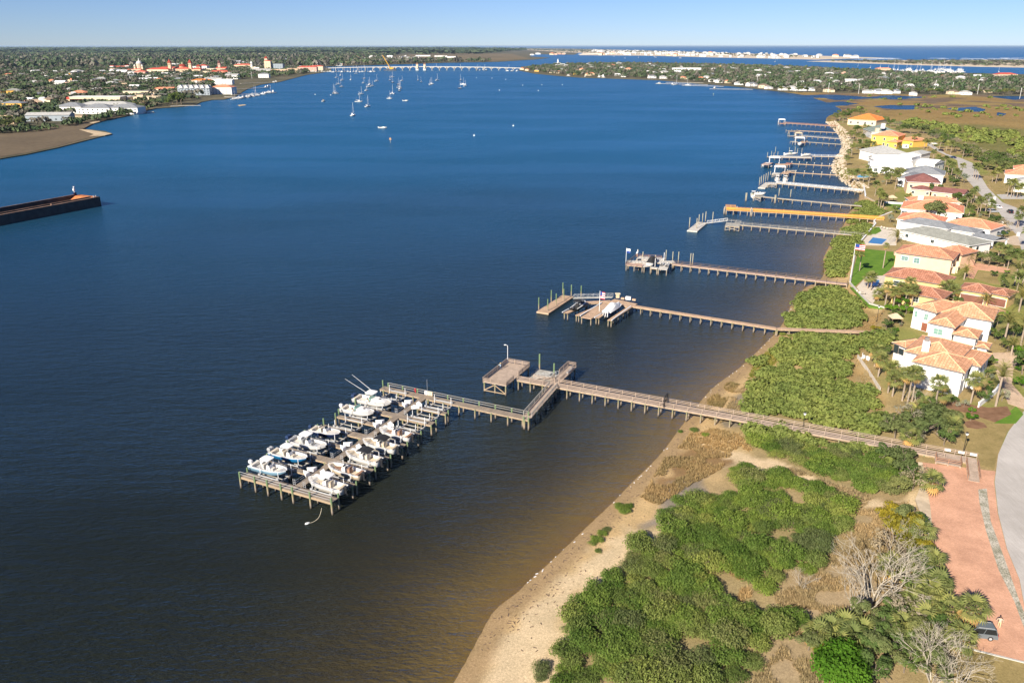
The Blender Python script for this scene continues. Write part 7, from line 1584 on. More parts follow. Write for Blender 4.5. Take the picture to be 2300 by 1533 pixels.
# individual garden trees and shrubs
GT = [(2092, 497, 'oak', 1.35), (2076, 497, 'grey', .8), (2110, 497, 'dark', .9), (2000, 500, 'silver', .7), (2010, 480, 'dark', .6), (2040, 470, 'dark', .6), (2050, 465, 'dark', .5), (2098, 440, 'dark', 1.0), (2150, 455, 'dark', .8), (2160, 465, 'dark', .7), (2170, 500, 'dark', .6), (2165, 412, 'silver', 1.1), (2140, 420, 'dark', .8), (2150, 440, 'dark', .6), (2022, 405, 'oak', 1.1), (1990, 395, 'oak', .8), (1965, 350, 'olive', .9), (1950, 355, 'dark', .8), (1940, 340, 'oak', .9), (1970, 335, 'olive', .8), (1925, 300, 'dark', 1.2), (1935, 310, 'grey', 1.1), (1910, 312, 'oak', 1.0), (1945, 300, 'dark', 1.2), (1900, 270, 'dark', 1.5), (1888, 268, 'dark', 1.4), (1875, 272, 'oak', 1.2), (1910, 262, 'dark', 1.4), (1930, 262, 'oak', 1.3), (1985, 280, 'oak', 1.2), (2000, 285, 'dark', 1.2), (2015, 290, 'grey', 1.2), (2030, 298, 'dark', 1.2), (2045, 300, 'oak', 1.2), (2250, 520, 'grey', .9), (2255, 535, 'dark', .5), (2230, 505, 'dark', .7), (2240, 505, 'dark', .6), (2215, 510, 'oak', .6), (2205, 592, 'oak', .6), (2220, 598, 'grey', .6), (2240, 600, 'oak', .6), (2190, 585, 'dark', .5), (2295, 800, 'bright', .9), (2296, 840, 'dark', .9), (2298, 870, 'bright', .8), (2262, 790, 'dark', .6), (2225, 820, 'bright', .5), (2215, 850, 'dark', .5), (2180, 945, 'bright', .45), (2205, 905, 'dark', .5), (2250, 900, 'silver', .55), (2235, 765, 'dark', .6), (2275, 760, 'dark', .7), (2150, 690, 'dark', .5), (2215, 705, 'bright', .6), (2255, 715, 'bright', .6), (2240, 730, 'dark', .5), (1965, 745, 'olive', .4), (1990, 740, 'dark', .45), (2010, 745, 'bright', .35), (2000, 760, 'dark', .4), (1985, 800, 'dark', .5), (1995, 830, 'bright', .5), (2060, 900, 'dark', .4), (2120, 905, 'bright', .4), (2140, 908, 'dark', .35), (2165, 915, 'silver', .35), (2000, 862, 'bright', .4), (2290, 585, 'dark', .7), (2270, 580, 'oak', .6), (2170, 570, 'dark', .5), (2020, 300, 'oak', 1.0)]
KL = {'oak': 'olive green oak in the gardens along the private docks', 'dark': 'dark green garden tree along the private docks', 'grey': 'grey leafless looking garden tree along the private docks', 'silver': 'silvery green garden tree along the private docks', 'olive': 'golden olive garden tree along the private docks', 'bright': 'bright green garden shrub along the private docks'}
for x, y, k, s in GT: tree(A(x, y, 2.2), k, s, KL[k], k+' garden trees', name='garden_tree')
def wood(px, z, sp, kinds, label, group, s0=.7, s1=1.2, cap=None):
    P = AN(px, z); q = hexpts(P, sp); n = 0
    for x, y in q:
        zz = gz(x, y) if y < 1550 else z
        if zz < .25: continue
        k = random.choice(kinds); tree((x, y, zz), k, random.uniform(s0, s1), label[k] if isinstance(label, dict) else label, group+' '+k); n += 1
    return n
WL = lambda w: {'oak': 'olive green tree '+w, 'dark': 'dark evergreen tree '+w, 'grey': 'greyish half bare tree '+w}
n = wood([(2130, 338), (2170, 342), (2230, 352), (2300, 368), (2300, 392), (2262, 392), (2215, 385), (2185, 364), (2160, 352)], 1.5, 8.2, ('oak', 'dark', 'oak', 'grey'), WL('in the wood between the street and the marsh'), 'wood beside the street')
n += wood([(2060, 298), (2100, 302), (2160, 330), (2140, 338), (2090, 318)], 1.5, 11, ('oak', 'grey', 'dark'), WL('at the far end of the street beside the marsh'), 'trees at the street end')
HL = {'dark': 'dark green hedge bush between the houses', 'oak': 'olive hedge bush between the houses', 'bright': 'bright green hedge bush between the houses', 'silver': 'silvery hedge bush between the houses'}
for px, sp in (([(2205, 770), (2232, 790), (2232, 830), (2245, 870), (2225, 890), (2205, 860), (2200, 810)], 3.6), ([(2278, 800), (2300, 795), (2300, 890), (2278, 862)], 3.4), ([(2165, 560), (2180, 575), (2265, 598), (2262, 585), (2200, 565)], 4.2), ([(2165, 452), (2225, 485), (2255, 505), (2235, 506), (2170, 480)], 5.5), ([(2105, 370), (2145, 385), (2165, 410), (2150, 430), (2125, 410)], 7), ([(1950, 378), (1990, 385), (2010, 400), (1985, 415), (1950, 400)], 8), ([(1900, 320), (1950, 315), (1965, 345), (1925, 350), (1905, 340)], 9), ([(1985, 700), (2040, 712), (2044, 735), (2010, 750), (1990, 730)], 3.2), ([(2225, 620), (2275, 610), (2290, 640), (2262, 655)], 4.0), ([(2050, 905), (2120, 912), (2190, 918), (2180, 928), (2080, 918)], 3.4), ([(1980, 480), (2018, 520), (2010, 508), (1995, 470)], 4)):
    for x, y in hexpts(AN(px, 2.2), sp):
        k = random.choice(('dark', 'oak', 'dark', 'bright', 'silver')); tree((x, y, 2.15), k, random.uniform(.22, .42)*(sp/4)**.5, HL[k], 'hedge bushes '+k, name='hedge_bush')
# marsh shrubs: too many to count
pl = []
for px, sp in (([(2000, 282), (2080, 290), (2200, 330), (2300, 372), (2300, 300), (2150, 285), (2050, 270)], 10), ([(1890, 228), (2000, 222), (2300, 232), (2300, 265), (2200, 268), (1980, 255), (1900, 245)], 26), ([(1740, 208), (1900, 214), (2300, 222), (2300, 235), (1900, 226), (1800, 216)], 30)):
    P = AN(px, .6)
    for x, y in hexpts(P, sp, .5):
        if vnoise(x, y, 60) > .34:
            z = gz(x, y)
            if z > .05: pl.append((x, y, z-.2, random.uniform(.9, 2.2), random.random()*6))
V, Fc = join_clouds([leaf_cloud(shrub_lobes(2.4, 1.7, 5), 52, 1.5) for _ in range(4)], pl[:3000]); tag(inst('marsh_shrubs', np_mesh('marsh_shrubs', V, Fc, 'leaf_mangrove2')), 'low green shrubs dotting the brown salt marsh', 'shrubs', kind='stuff')
# dry grass tufts on the open shore
def tufts(px, n, mat, label, h=.6, w=.07, b=7):
    P = AN(px, 1.0); x0, y0 = P.min(0); x1, y1 = P.max(0); Q = np.stack([RNG.uniform(x0, x1, n*3), RNG.uniform(y0, y1, n*3)], -1); Q = Q[inside(Q[:, 0], Q[:, 1], P)][:n]; Q = Q[vnoise(Q[:, 0], Q[:, 1], 3.5) > .33]
    z = land(Q[:, 0], Q[:, 1])[1]; c = np.repeat(np.column_stack([Q, z]), b, 0); m = len(c); a = RNG.uniform(0, 6.28, m); L = h*RNG.uniform(.5, 1.2, m); t = RNG.uniform(.2, 1.1, m)
    d = np.stack([np.cos(a), np.sin(a), 0*a], -1); s = np.stack([-np.sin(a), np.cos(a), 0*a], -1)*w; base = c+d*.12*RNG.random((m, 1)); tip = base+d*(L*np.sin(t))[:, None]+np.array((0, 0, 1))*(L*np.cos(t))[:, None]
    V = np.stack([base-s, base+s, tip], 1).reshape(-1, 3); tag(inst('grass', np_mesh('grass', V, np.arange(len(V)).reshape(-1, 3), mat)), label, 'grass', kind='stuff')
tufts([(1740, 1340), (1830, 1300), (1890, 1210), (1930, 1150), (2040, 1130), (2070, 1260), (2000, 1400), (1900, 1540), (1680, 1540), (1760, 1450)], 9000, 'grass_dry', 'dry tan grass between the thicket and the brick plaza')
tufts([(1440, 1110), (1500, 1010), (1540, 985), (1640, 1020), (1620, 1050), (1560, 1080), (1480, 1130)], 2600, 'grass_rust', 'rusty brown marsh grass near the pier on the beach side'); tufts([(1535, 985), (1560, 955), (1660, 965), (1690, 1010), (1640, 1020)], 900, 'grass_rust', 'rusty grass under the pier beside the waterline')
tufts([(1582, 930), (1590, 890), (1640, 850), (1660, 858), (1600, 940)], 700, 'grass_rust', 'golden brown grass fringe at the waterline north of the pier'); tufts([(1615, 945), (1645, 880), (1700, 845), (1690, 900), (1660, 940)], 900, 'grass_dry', 'grey dry grass patch north of the pier'); tufts([(1680, 845), (1700, 800), (1745, 770), (1760, 790), (1720, 840)], 900, 'grass_green', 'greenish grass along the waterline below the tan dock'); tufts([(1890, 1180), (1960, 1120), (1880, 1090), (1780, 1050), (1760, 1055), (1900, 1140)], 900, 'grass_dry', 'dry grass bordering the sandy path'); tufts([(1590, 1290), (1660, 1290), (1690, 1340), (1640, 1365)], 700, 'grass_dry', 'dry grass clearing inside the mangrove thicket'); tufts([(1930, 720), (1985, 705), (1960, 760), (1935, 800), (1975, 880), (1960, 900), (1915, 820)], 1100, 'grass_rust', 'tan grass strip below the garden walls')
# rocks along the far shore
P = curve(AN([(1935, 432), (1912, 411), (1888, 392), (1881, 375), (1887, 354), (1900, 335), (1898, 315), (1890, 300), (1876, 286), (1862, 273)], .5), 8); m = MB()
for a, b in zip(P[:-1], P[1:]):
    Ls = np.hypot(*(b-a)); v = np.array([b[1]-a[1], a[0]-b[0]])/Ls
    for i in range(int(Ls*2.2)):
        q = a+(b-a)*random.random()+v*random.uniform(-3.5, 4.5); s = random.uniform(.5, 1.3); z = max(.1, gz(q[0], q[1])) 
        m.hexa([(q[0]+s*math.cos(t)*random.uniform(.6, 1), q[1]+s*math.sin(t)*random.uniform(.6, 1), z-.5) for t in (.3, 1.6, 2.9, 4.1, 5.4)], [(q[0]+.6*s*math.cos(t)*random.uniform(.5, 1), q[1]+.6*s*math.sin(t)*random.uniform(.5, 1), z+s*.5) for t in (.3, 1.6, 2.9, 4.1, 5.4)])
tag(m.build('riprap', 'rock'), 'pale riprap rocks lining the shore below the far gardens', 'rocks', kind='stuff')
m = MB()                                                        # wrack: bits of reed and wood left by the tide
for a, b in zip(COAST[2:60], COAST[3:61]):
    for i in range(9):
        v = np.array([b[1]-a[1], a[0]-b[0]])/(np.hypot(*(b-a))+1e-6); q = a+(b-a)*random.random()+v*random.choice((random.gauss(1.6, .3), random.gauss(4.0, .8), random.uniform(.5, 9))); s = random.uniform(.04, .12)
        if 85 < q[1] < 240: m.box(q[0], q[1], max(0.02, gz(q[0], q[1]))+.03, s*random.uniform(2, 7), s, .05, random.random()*3)
tag(m.build('wrack', 'dark_wood'), 'scattered dark wrack and drift bits on the beach', 'wrack', kind='stuff')
# shells and drift along the waterline
m = MB()
for a, b in zip(COAST[6:70:1], COAST[7:71:1]):
    for i in range(3):
        f = random.random(); q = a+(b-a)*f
        if random.random() < .4 and 100 < q[1] < 240:
            v = np.array([b[1]-a[1], a[0]-b[0]])/(np.hypot(*(b-a))+1e-6); q = q+v*random.uniform(-.1, .5); s = random.uniform(.06, .16); an = math.atan2(b[1]-a[1], b[0]-a[0])+random.gauss(0, .3); m.box(q[0], q[1], max(0.03, gz(q[0], q[1]))+.03, s*2.6, s, .06, an)
tag(m.build('foam_line', 'plastic_white'), 'thin broken line of white foam along the beach waterline', 'foam', kind='stuff')
# ================================================================ far buildings
def far_block(root, c, u, W, D, h, wall, roof, kind='hip', pitch=18, ov=.6, win=True, nm=('wall', 'roof')):
    """block centred on its front wall's base c, u along the front"""
    v = Vector((-u.y, u.x, 0)); o = c-u*(W/2); rz = math.atan2(u.y, u.x); m = MB(); m.poly([(0, 0), (W, 0), (W, D), (0, D)], -.8, h-.02); hh = min(W, D)/2*math.tan(R(pitch))
    if kind == 'gable':
        for x in (.03, W-.03): m.hexa([(x-.03, 0, h-.03), (x+.03, 0, h-.03), (x+.03, D, h-.03), (x-.03, D, h-.03)], [(x-.03, D/2-.05, h+hh*.93), (x+.03, D/2-.05, h+hh*.93), (x+.03, D/2+.05, h+hh*.93), (x-.03, D/2+.05, h+hh*.93)])
    w = m.build(nm[0], wall, root, loc=(o.x, o.y, c.z), rot=(0, 0, rz)); m, _ = roof_mesh(W, D, hh, ov, kind); m.build(nm[1], roof, root, loc=(o.x, o.y, c.z+h), rot=(0, 0, rz))
    if win:
        n = max(2, int(W/5))
        for k in range(max(1, int(h/3.4))):
            for i in range(n):
                q = o+u*(W*(i+.5)/n)-v*.03; boxI('window', 'glass', root, (q.x, q.y, c.z+1.7+k*3.2), (1.5, .1, 1.5), rz)
    return o, v, rz
UX = Vector((1, 0, 0))
def far_building(label, px, W, D, h, wall, roof, kind='hip', rz=0.0, extra=(), z=.8, pitch=18, win=True, cat='building', name='building', group=None):
    p = A(*px, z); t = thing(name, label, cat, p, rz, group); far_block(t, Vector((0, 0, 0)), UX, W, D, h, wall, roof, kind, pitch, win=win)
    for dx, dy, w, d, hh, wl, rf, kd in extra: far_block(t, Vector((dx, dy, 0)), UX, w, d, hh, wl, rf, kd, pitch, win=win)
    return t
def tower(root, x, y, w, h, wall, cap, caph, base=0.0, kind='pyramid', belfry=True):
    boxI('tower', wall, root, (x, y, base+h/2), (w, w, h)); m = MB(); k = .65*w
    m.hexa([(x-k, y-k, base+h), (x+k, y-k, base+h), (x+k, y+k, base+h), (x-k, y+k, base+h)], [(x-.1, y-.1, base+h+caph), (x+.1, y-.1, base+h+caph), (x+.1, y+.1, base+h+caph), (x-.1, y+.1, base+h+caph)]); m.build('spire', cap, root)
    if belfry:
        for s in (-.22, .22): boxI('belfry_opening', 'glass', root, (x+s*w, y-w/2-.02, base+h*.86), (w*.2, .1, h*.12))
BUILT = []                                                     # footprints kept free of trees
def keep(px, W, z=.8): p = A(*px, z); BUILT.append((p.x, p.y, W))
def fb(label, px, W, D, h, wall, roof, kind='hip', rz=0.0, extra=(), **kw):
    keep(px, W); return far_building(label, px, W, D, h, wall, roof, kind, rz, extra, **kw)
# the old town's landmarks
t = fb('grand hotel with long red roofs, twin red capped towers and central dome', (355, 167), 62, 26, 13, 'wall_cream', 'tile_red', 'hip', R(-4), [(62, 20, 40, 30, 14, 'wall_tan', 'tile_red', 'hip'), (20, 45, 90, 22, 15, 'wall_cream', 'tile_red', 'hip'), (95, 28, 34, 24, 13, 'wall_tan', 'tile_red', 'hip')])
tower(t, 22, 32, 8, 30, 'wall_tan', 'tile_red', 10); tower(t, 82, 32, 8, 30, 'wall_tan', 'tile_red', 10); tower(t, 100, 46, 11, 20, 'wall_cream', 'tile_red', 6)
m = MB(); m.tube((55, 40, 14), (55, 40, 20), 9, 9, 16); m.build('drum', 'wall_tan', t); m = MB(); m.dome((55, 40, 20), 10, 10, 7, 16, 5); m.build('dome', 'tile_red', t); m = MB(); m.tube((55, 40, 26.5), (55, 40, 31), 1.5, .8, 8); m.build('lantern', 'wall_cream', t)
t = fb('domed pale stone church with red tiled wings', (308, 164), 34, 24, 10, 'wall_cream', 'tile_red', 'hip', 0, [(-26, 6, 26, 16, 8, 'wall_cream', 'tile_red', 'hip'), (27, 6, 26, 16, 8, 'wall_cream', 'tile_red', 'hip')])
m = MB(); m.tube((4, 14, 12), (4, 14, 26), 9, 8.4, 12); m.build('drum', 'wall_stone', t); m = MB(); m.dome((4, 14, 26), 8.4, 8.4, 8, 14, 5); m.build('dome', 'wall_palegrey', t, True); m = MB(); m.tube((4, 14, 33), (4, 14, 39), 2.0, 1.2, 8); m.dome((4, 14, 39), 1.3, 1.3, 2, 8, 3); m.build('lantern', 'wall_palegrey', t)
for s in (-1, 1): tower(t, 4+s*11, 6, 4, 20, 'wall_cream', 'wall_palegrey', 4)
fb('low red roofed hall with white gable ends left of the domed church', (268, 156), 46, 18, 8, 'wall_white', 'tile_red', 'hip', 0, [(-24, -3, 12, 14, 11, 'wall_white', 'tile_red', 'gable'), (24, 6, 14, 14, 12, 'wall_white', 'tile_red', 'hip')])
t = fb('tall cream bank tower with red tiled crown in the old town', (602, 160), 20, 20, 30, 'wall_cream', 'tile_red', 'hip'); tower(t, -5, 9, 9, 38, 'wall_cream', 'tile_red', 7); far_block(t, Vector((28, 8, 0)), UX, 36, 20, 22, 'wall_bluegrey', 'shingle_slate', 'flat')
t = fb('slim pale bell tower beside the bank tower', (567, 158), 16, 22, 9, 'wall_cream', 'wall_cream', 'gable'); tower(t, -3, 6, 6, 22, 'wall_palegrey', 'wall_palegrey', 7)
t = fb('pink church with dark red spire among red roofs', (497, 163), 30, 22, 12, 'wall_peach', 'tile_red', 'gable'); tower(t, -6, 8, 7, 26, 'wall_pinkwall', 'shingle_maroon', 10)
for lab, px, W, D, h, wl, rf, kd in [('pink and white arcaded mansion below the red roofed hotel', (315, 172), 30, 20, 12, 'wall_pinkwall', 'tile_red', 'hip'), ('white gabled church hall below the domed church', (298, 172), 24, 18, 10, 'wall_white', 'shingle_pale', 'gable'), ('white city building right of the twin towers', (440, 160), 40, 26, 14, 'wall_white', 'wall_white', 'flat'), ('white stepped city building with a red cap', (455, 160), 30, 24, 16, 'wall_white', 'tile_red', 'hip'),
    ('cream block between the twin towers and the pink church', (475, 162), 30, 20, 10, 'wall_cream', 'wall_white', 'flat'), ('long low red roofed market building', (492, 168), 56, 20, 8, 'wall_peach', 'tile_red', 'hip'), ('yellowish flat roofed building left of the market', (466, 168), 24, 20, 9, 'wall_cream', 'wall_cream', 'flat'), ('red roofed waterfront hotel left of the bank tower', (545, 154), 60, 24, 12, 'wall_peach', 'tile_red', 'hip'), ('pale row of waterfront houses below the bank tower', (585, 164), 60, 18, 9, 'wall_palegrey', 'shingle_pale', 'gable'), ('orange waterfront arcade right of the bank tower', (628, 165), 50, 20, 11, 'wall_peach', 'wall_tan', 'flat'), ('white and orange houses by the bridge foot', (690, 160), 60, 22, 12, 'wall_pinkwall', 'tile_red', 'hip'), ('tan waterfront inn near the bridge', (660, 163), 40, 20, 11, 'wall_tan', 'wall_peach', 'flat'), ('cream block above the bridge foot', (710, 158), 46, 20, 12, 'wall_cream', 'tile_red', 'hip'),
    ('small white chapel near the slim bell tower', (576, 161), 16, 18, 10, 'wall_cream', 'wall_white', 'gable'), ('white waterfront villa with grey roof and lawn', (520, 178), 30, 20, 9, 'wall_white', 'shingle_pale', 'gable'), ('white pillared house on the waterfront drive', (592, 175), 26, 16, 9, 'wall_white', 'shingle_slate', 'hip'),
    ('vivid orange roofed building near the boat piers', (452, 190), 40, 18, 8, 'wall_cream', 'tile_bright', 'hip'), ('pale grey boatyard sheds beside the orange roof', (478, 188), 36, 18, 9, 'wall_white', 'shingle_pale', 'gable'), ('white boatyard sheds behind the tidal flat', (503, 190), 34, 16, 8, 'wall_white', 'wall_white', 'gable'),
    ('big white boathouse with red roof on the point', (498, 212), 34, 26, 11, 'wall_white', 'tile_orange', 'hip'), ('cream condominium block behind the shore trees', (328, 231), 34, 20, 8, 'wall_cream', 'wall_cream', 'flat'), ('red roofed low motel behind the condominiums', (318, 213), 60, 16, 6, 'wall_cream', 'shingle_pale', 'flat'), ('peach flat roofed motel wing', (345, 222), 50, 16, 6, 'wall_peach', 'shingle_pale', 'flat'), ('orange roofed shops behind the motel wings', (372, 208), 44, 16, 6, 'wall_cream', 'tile_orange', 'hip'),
    ('orange hipped roof house in the dark trees', (175, 219), 26, 20, 7, 'wall_cream', 'tile_orange', 'hip'), ('dark red roofed house beside the cream wings', (162, 233), 32, 18, 6, 'wall_cream', 'tile_red', 'hip'), ('cream flat roofed hospital wing behind the blue grey roofs', (215, 233), 70, 22, 9, 'wall_cream', 'wall_white', 'flat'), ('cream flat roofed wing with pale parapet', (250, 231), 50, 20, 8, 'wall_cream', 'wall_white', 'flat'),
    ('yellow walled house near the creek', (27, 247), 26, 16, 8, 'wall_yellow', 'shingle_slate', 'hip'), ('orange gabled cottage at the mud shore', (12, 278), 18, 12, 6, 'wall_tan', 'wall_tan', 'gable')]: fb(lab, px, W, D, h, wl, rf, kd)
t = fb('long condominium row with blue grey shadow painted on its walls and white gables along its roof', (436, 214), 50, 22, 12, 'wall_bluegrey', 'shingle_pale', 'gable', R(6))  # blue grey wall colour paints in the row's shadow side
for i in range(6): m = MB(); m.hexa([(-22+i*8.4, -1.5, 11), (-16+i*8.4, -1.5, 11), (-16+i*8.4, 8, 11), (-22+i*8.4, 8, 11)], [(-19.1+i*8.4, -1.5, 16), (-18.9+i*8.4, -1.5, 16), (-18.9+i*8.4, 8, 16), (-19.1+i*8.4, 8, 16)]); m.build('dormer', 'wall_white', t)
fb('cluster of blue grey pitched roofs with white walls by the left shore', (215, 256), 34, 24, 7, 'wall_white', 'shingle_slate', 'hip', 0, [(-34, 4, 32, 26, 8, 'wall_white', 'shingle_slate', 'hip'), (32, 2, 34, 22, 7, 'wall_white', 'shingle_slate', 'hip'), (0, 22, 60, 20, 9, 'wall_palegrey', 'shingle_pale', 'hip')])
fb('long low building with pale gabled roof near the mud flat', (108, 272), 44, 16, 6, 'wall_bluegrey', 'shingle_pale', 'gable', R(8)); fb('tan seaside pavilion and seawall by the left shore', (170, 266), 50, 8, 3, 'wall_sandwall', 'wall_sandwall', 'flat', R(6), win=False)
# prototypes for the many houses
HP = []
for lab, wl, rf, kd in [('white house with pale roof', 'wall_white', 'shingle_pale', 'hip'), ('grey roofed white house', 'wall_white', 'shingle_slate', 'gable'), ('cream house with brown roof', 'wall_cream', 'shingle_brown', 'hip'), ('orange roofed house', 'wall_cream', 'tile_orange', 'hip'), ('house with a white metal roof', 'wall_palegrey', 'metal_white', 'gable'), ('yellow house with grey roof', 'wall_yellow', 'shingle_grey', 'hip'), ('pink house with tan roof', 'wall_pinkwall', 'wall_tan', 'gable')]:
    t = thing('house', lab, 'house'); far_block(t, Vector((0, 0, 0)), UX, 15, 10, 5.2, wl, rf, kd, 22); far_block(t, Vector((5, -4, 0)), UX, 7, 8, 4.2, wl, rf, kd, 22, win=False); HP.append((t, lab))
def scatter_houses(px, n, where, group, z=.8, kinds=(0, 0, 1, 1, 2, 3, 4, 4, 5, 6), s=(.9, 1.4), minsep=16):
    P = AN(px, z); x0, y0 = P.min(0); x1, y1 = P.max(0); k = 0; tries = 0
    while k < n and tries < n*60:
        tries += 1; x = random.uniform(x0, x1); y = random.uniform(y0, y1)
        if not inside(np.array([x]), np.array([y]), P)[0] or any((x-a)**2+(y-b)**2 < (minsep+w*.5)**2 for a, b, w in BUILT): continue
        i = random.choice(kinds); copy_to(HP[i][0], (x, y, z), random.choice((0, .3, -.4, 1.2))+random.gauss(0, .1), random.uniform(*s), HP[i][1]+' '+where, group+': '+HP[i][1]); BUILT.append((x, y, 15)); k += 1
def row_houses(pxs, where, group, z=.9, s=(.75, 1.1), kinds=(0, 1, 2, 3, 4)):
    for x, y, *k in pxs:
        i = k[0] if k else random.choice(kinds); p = A(x, y, z); copy_to(HP[i][0], p, random.gauss(0, .25), random.uniform(*s), HP[i][1]+' '+where, group+': '+HP[i][1]); BUILT.append((p.x, p.y, 18))
row_houses([(1172, 157, 3), (1183, 159, 3), (1205, 161, 5), (1240, 164, 2), (1255, 165, 3), (1280, 167, 2), (1295, 168, 5), (1322, 170, 3), (1328, 169, 3), (1350, 171, 1), (1387, 171, 4), (1400, 173, 0), (1465, 176, 1), (1490, 177, 0), (1505, 175, 0), (1535, 178, 3), (1575, 180, 3), (1588, 178, 0), (1615, 186, 0), (1635, 187, 3), (1660, 191, 0), (1690, 194, 1), (1715, 198, 2), (1728, 200, 0), (1760, 203, 0), (1778, 203, 0), (1800, 204, 1), (1820, 204, 1), (1862, 207, 2), (1950, 210, 0), (1965, 210, 1), (1972, 209, 4), (1990, 211, 0), (2010, 210, 1), (2050, 214, 0), (2140, 212, 2), (2170, 213, 0), (2220, 208, 2), (1602, 184, 0), (1680, 186, 2), (1660, 177, 0), (1725, 168, 4), (1750, 190, 1), (1380, 165, 0), (1300, 155, 3), (1325, 154, 0), (1265, 153, 0)], 'on the island shore', 'island shore houses')
t = fb('long white three storey building in the middle of the island', (1543, 162), 85, 22, 12, 'wall_white', 'wall_white', 'flat', z=.9); t = fb('white island church with a tall mast like spire', (1253, 147), 22, 14, 8, 'wall_white', 'shingle_pale', 'gable', z=.9); tower(t, 0, 6, 5, 14, 'wall_white', 'wall_white', 12)
fb('red roofed villas at the right end of the island', (2262, 176), 50, 24, 9, 'wall_cream', 'tile_red', 'hip', z=.9); fb('orange roofed marina building', (1985, 160), 46, 16, 8, 'wall_peach', 'tile_orange', 'hip', z=.9)
scatter_houses([(1230, 160), (1400, 170), (1600, 180), (1720, 192), (1900, 203), (2300, 208), (2300, 175), (2000, 165), (1700, 152), (1400, 146), (1250, 148)], 66, 'among the island trees', 'island houses', .9)
scatter_houses([(0, 255), (150, 225), (300, 205), (420, 195), (470, 185), (560, 172), (500, 165), (300, 175), (150, 178), (0, 190)], 58, 'among the trees of the far town', 'far town houses', .8)
scatter_houses([(0, 185), (300, 170), (300, 160), (0, 165)], 14, 'in the wooded quarter beyond the creek', 'creek quarter houses', .8, s=(1.2, 1.8))
scatter_houses([(480, 152), (700, 152), (900, 141), (1000, 133), (700, 128), (480, 140)], 34, 'in the spread of town behind the bridge', 'houses behind the bridge', .8, (0, 0, 4, 4, 1, 6), (1.4, 2.6), 30)
scatter_houses([(1330, 124), (1500, 126), (1650, 130), (1800, 133), (1920, 131), (1990, 130), (1900, 127.5), (1700, 122), (1500, 117), (1330, 115)], 50, 'on the white barrier beach', 'beach houses', .8, (0, 0, 4, 0, 1, 3), (1.6, 3.0), 26)
scatter_houses([(1190, 125), (1290, 123), (1270, 121), (1200, 122.4)], 8, 'on the low peninsula beyond the bridge', 'peninsula houses', .8, (0, 3, 0, 6), (1.6, 2.6), 26)
for x, y, W in ((700, 122, 120), (780, 119, 130), (790, 119, 90), (640, 134, 150), (645, 129, 110), (950, 127, 110), (990, 128, 90), (1010, 130, 80), (620, 141, 120), (560, 147, 100), (380, 133, 60), (300, 139, 40)):
    fb('long white flat warehouse roof in the distant town', (x, y), W, 40, 9, 'wall_white', 'metal_white', 'flat', win=False, group='distant warehouses')
for o, _ in HP: drop(o)
def sprinkle(label, px, n, z=.8, s0=9, s1=24, h=6):
    P = AN(px, z); x0, y0 = P.min(0); x1, y1 = P.max(0); m = MB(); k = 0
    while k < n:
        x = random.uniform(x0, x1); y = random.uniform(y0, y1)
        if not inside(np.array([x]), np.array([y]), P)[0]: continue
        w = random.uniform(s0, s1); d = random.uniform(.6, 1)*w; hh = h*random.uniform(.7, 1.6); a = random.choice((0, .4, -.5)); m.box(x, y, z+hh/2, w, d, hh, a); k += 1
        c_, q_ = math.cos(a), math.sin(a); f = lambda X, Y, Z: (x+X*c_-Y*q_, y+X*q_+Y*c_, Z); e = z+hh+.02; m.hexa([f(-w*.53, -d*.53, e), f(w*.53, -d*.53, e), f(w*.53, d*.53, e), f(-w*.53, d*.53, e)], [f(-w*.3, -.2, e+d*.25), f(w*.3, -.2, e+d*.25), f(w*.3, .2, e+d*.25), f(-w*.3, .2, e+d*.25)]); BUILT.append((x, y, w))
    tag(m.build('distant_houses', 'wall_palegrey'), label, 'houses', kind='stuff')
sprinkle('countless small pale houses on the barrier beach', [(1330, 124), (1500, 126), (1650, 130), (1800, 133), (1920, 131), (1990, 130), (1900, 127.5), (1700, 121), (1500, 116), (1330, 113)], 130, .8, 14, 34, 9)
sprinkle('countless small pale houses in the trees of the far town', [(0, 250), (150, 225), (300, 205), (420, 195), (560, 172), (690, 160), (690, 150), (300, 152), (0, 170)], 70, .8, 7, 13, 4.5)
sprinkle('countless small pale houses behind the bridge', [(480, 152), (740, 152), (900, 141), (1000, 128), (700, 120), (300, 130), (300, 150)], 80, .8, 12, 26, 6)
sprinkle('countless small pale houses in the island trees', [(1230, 160), (1400, 170), (1600, 180), (1720, 192), (1900, 203), (2300, 208), (2300, 175), (2000, 165), (1700, 152), (1400, 146), (1250, 148)], 40, .9, 7, 13, 5)
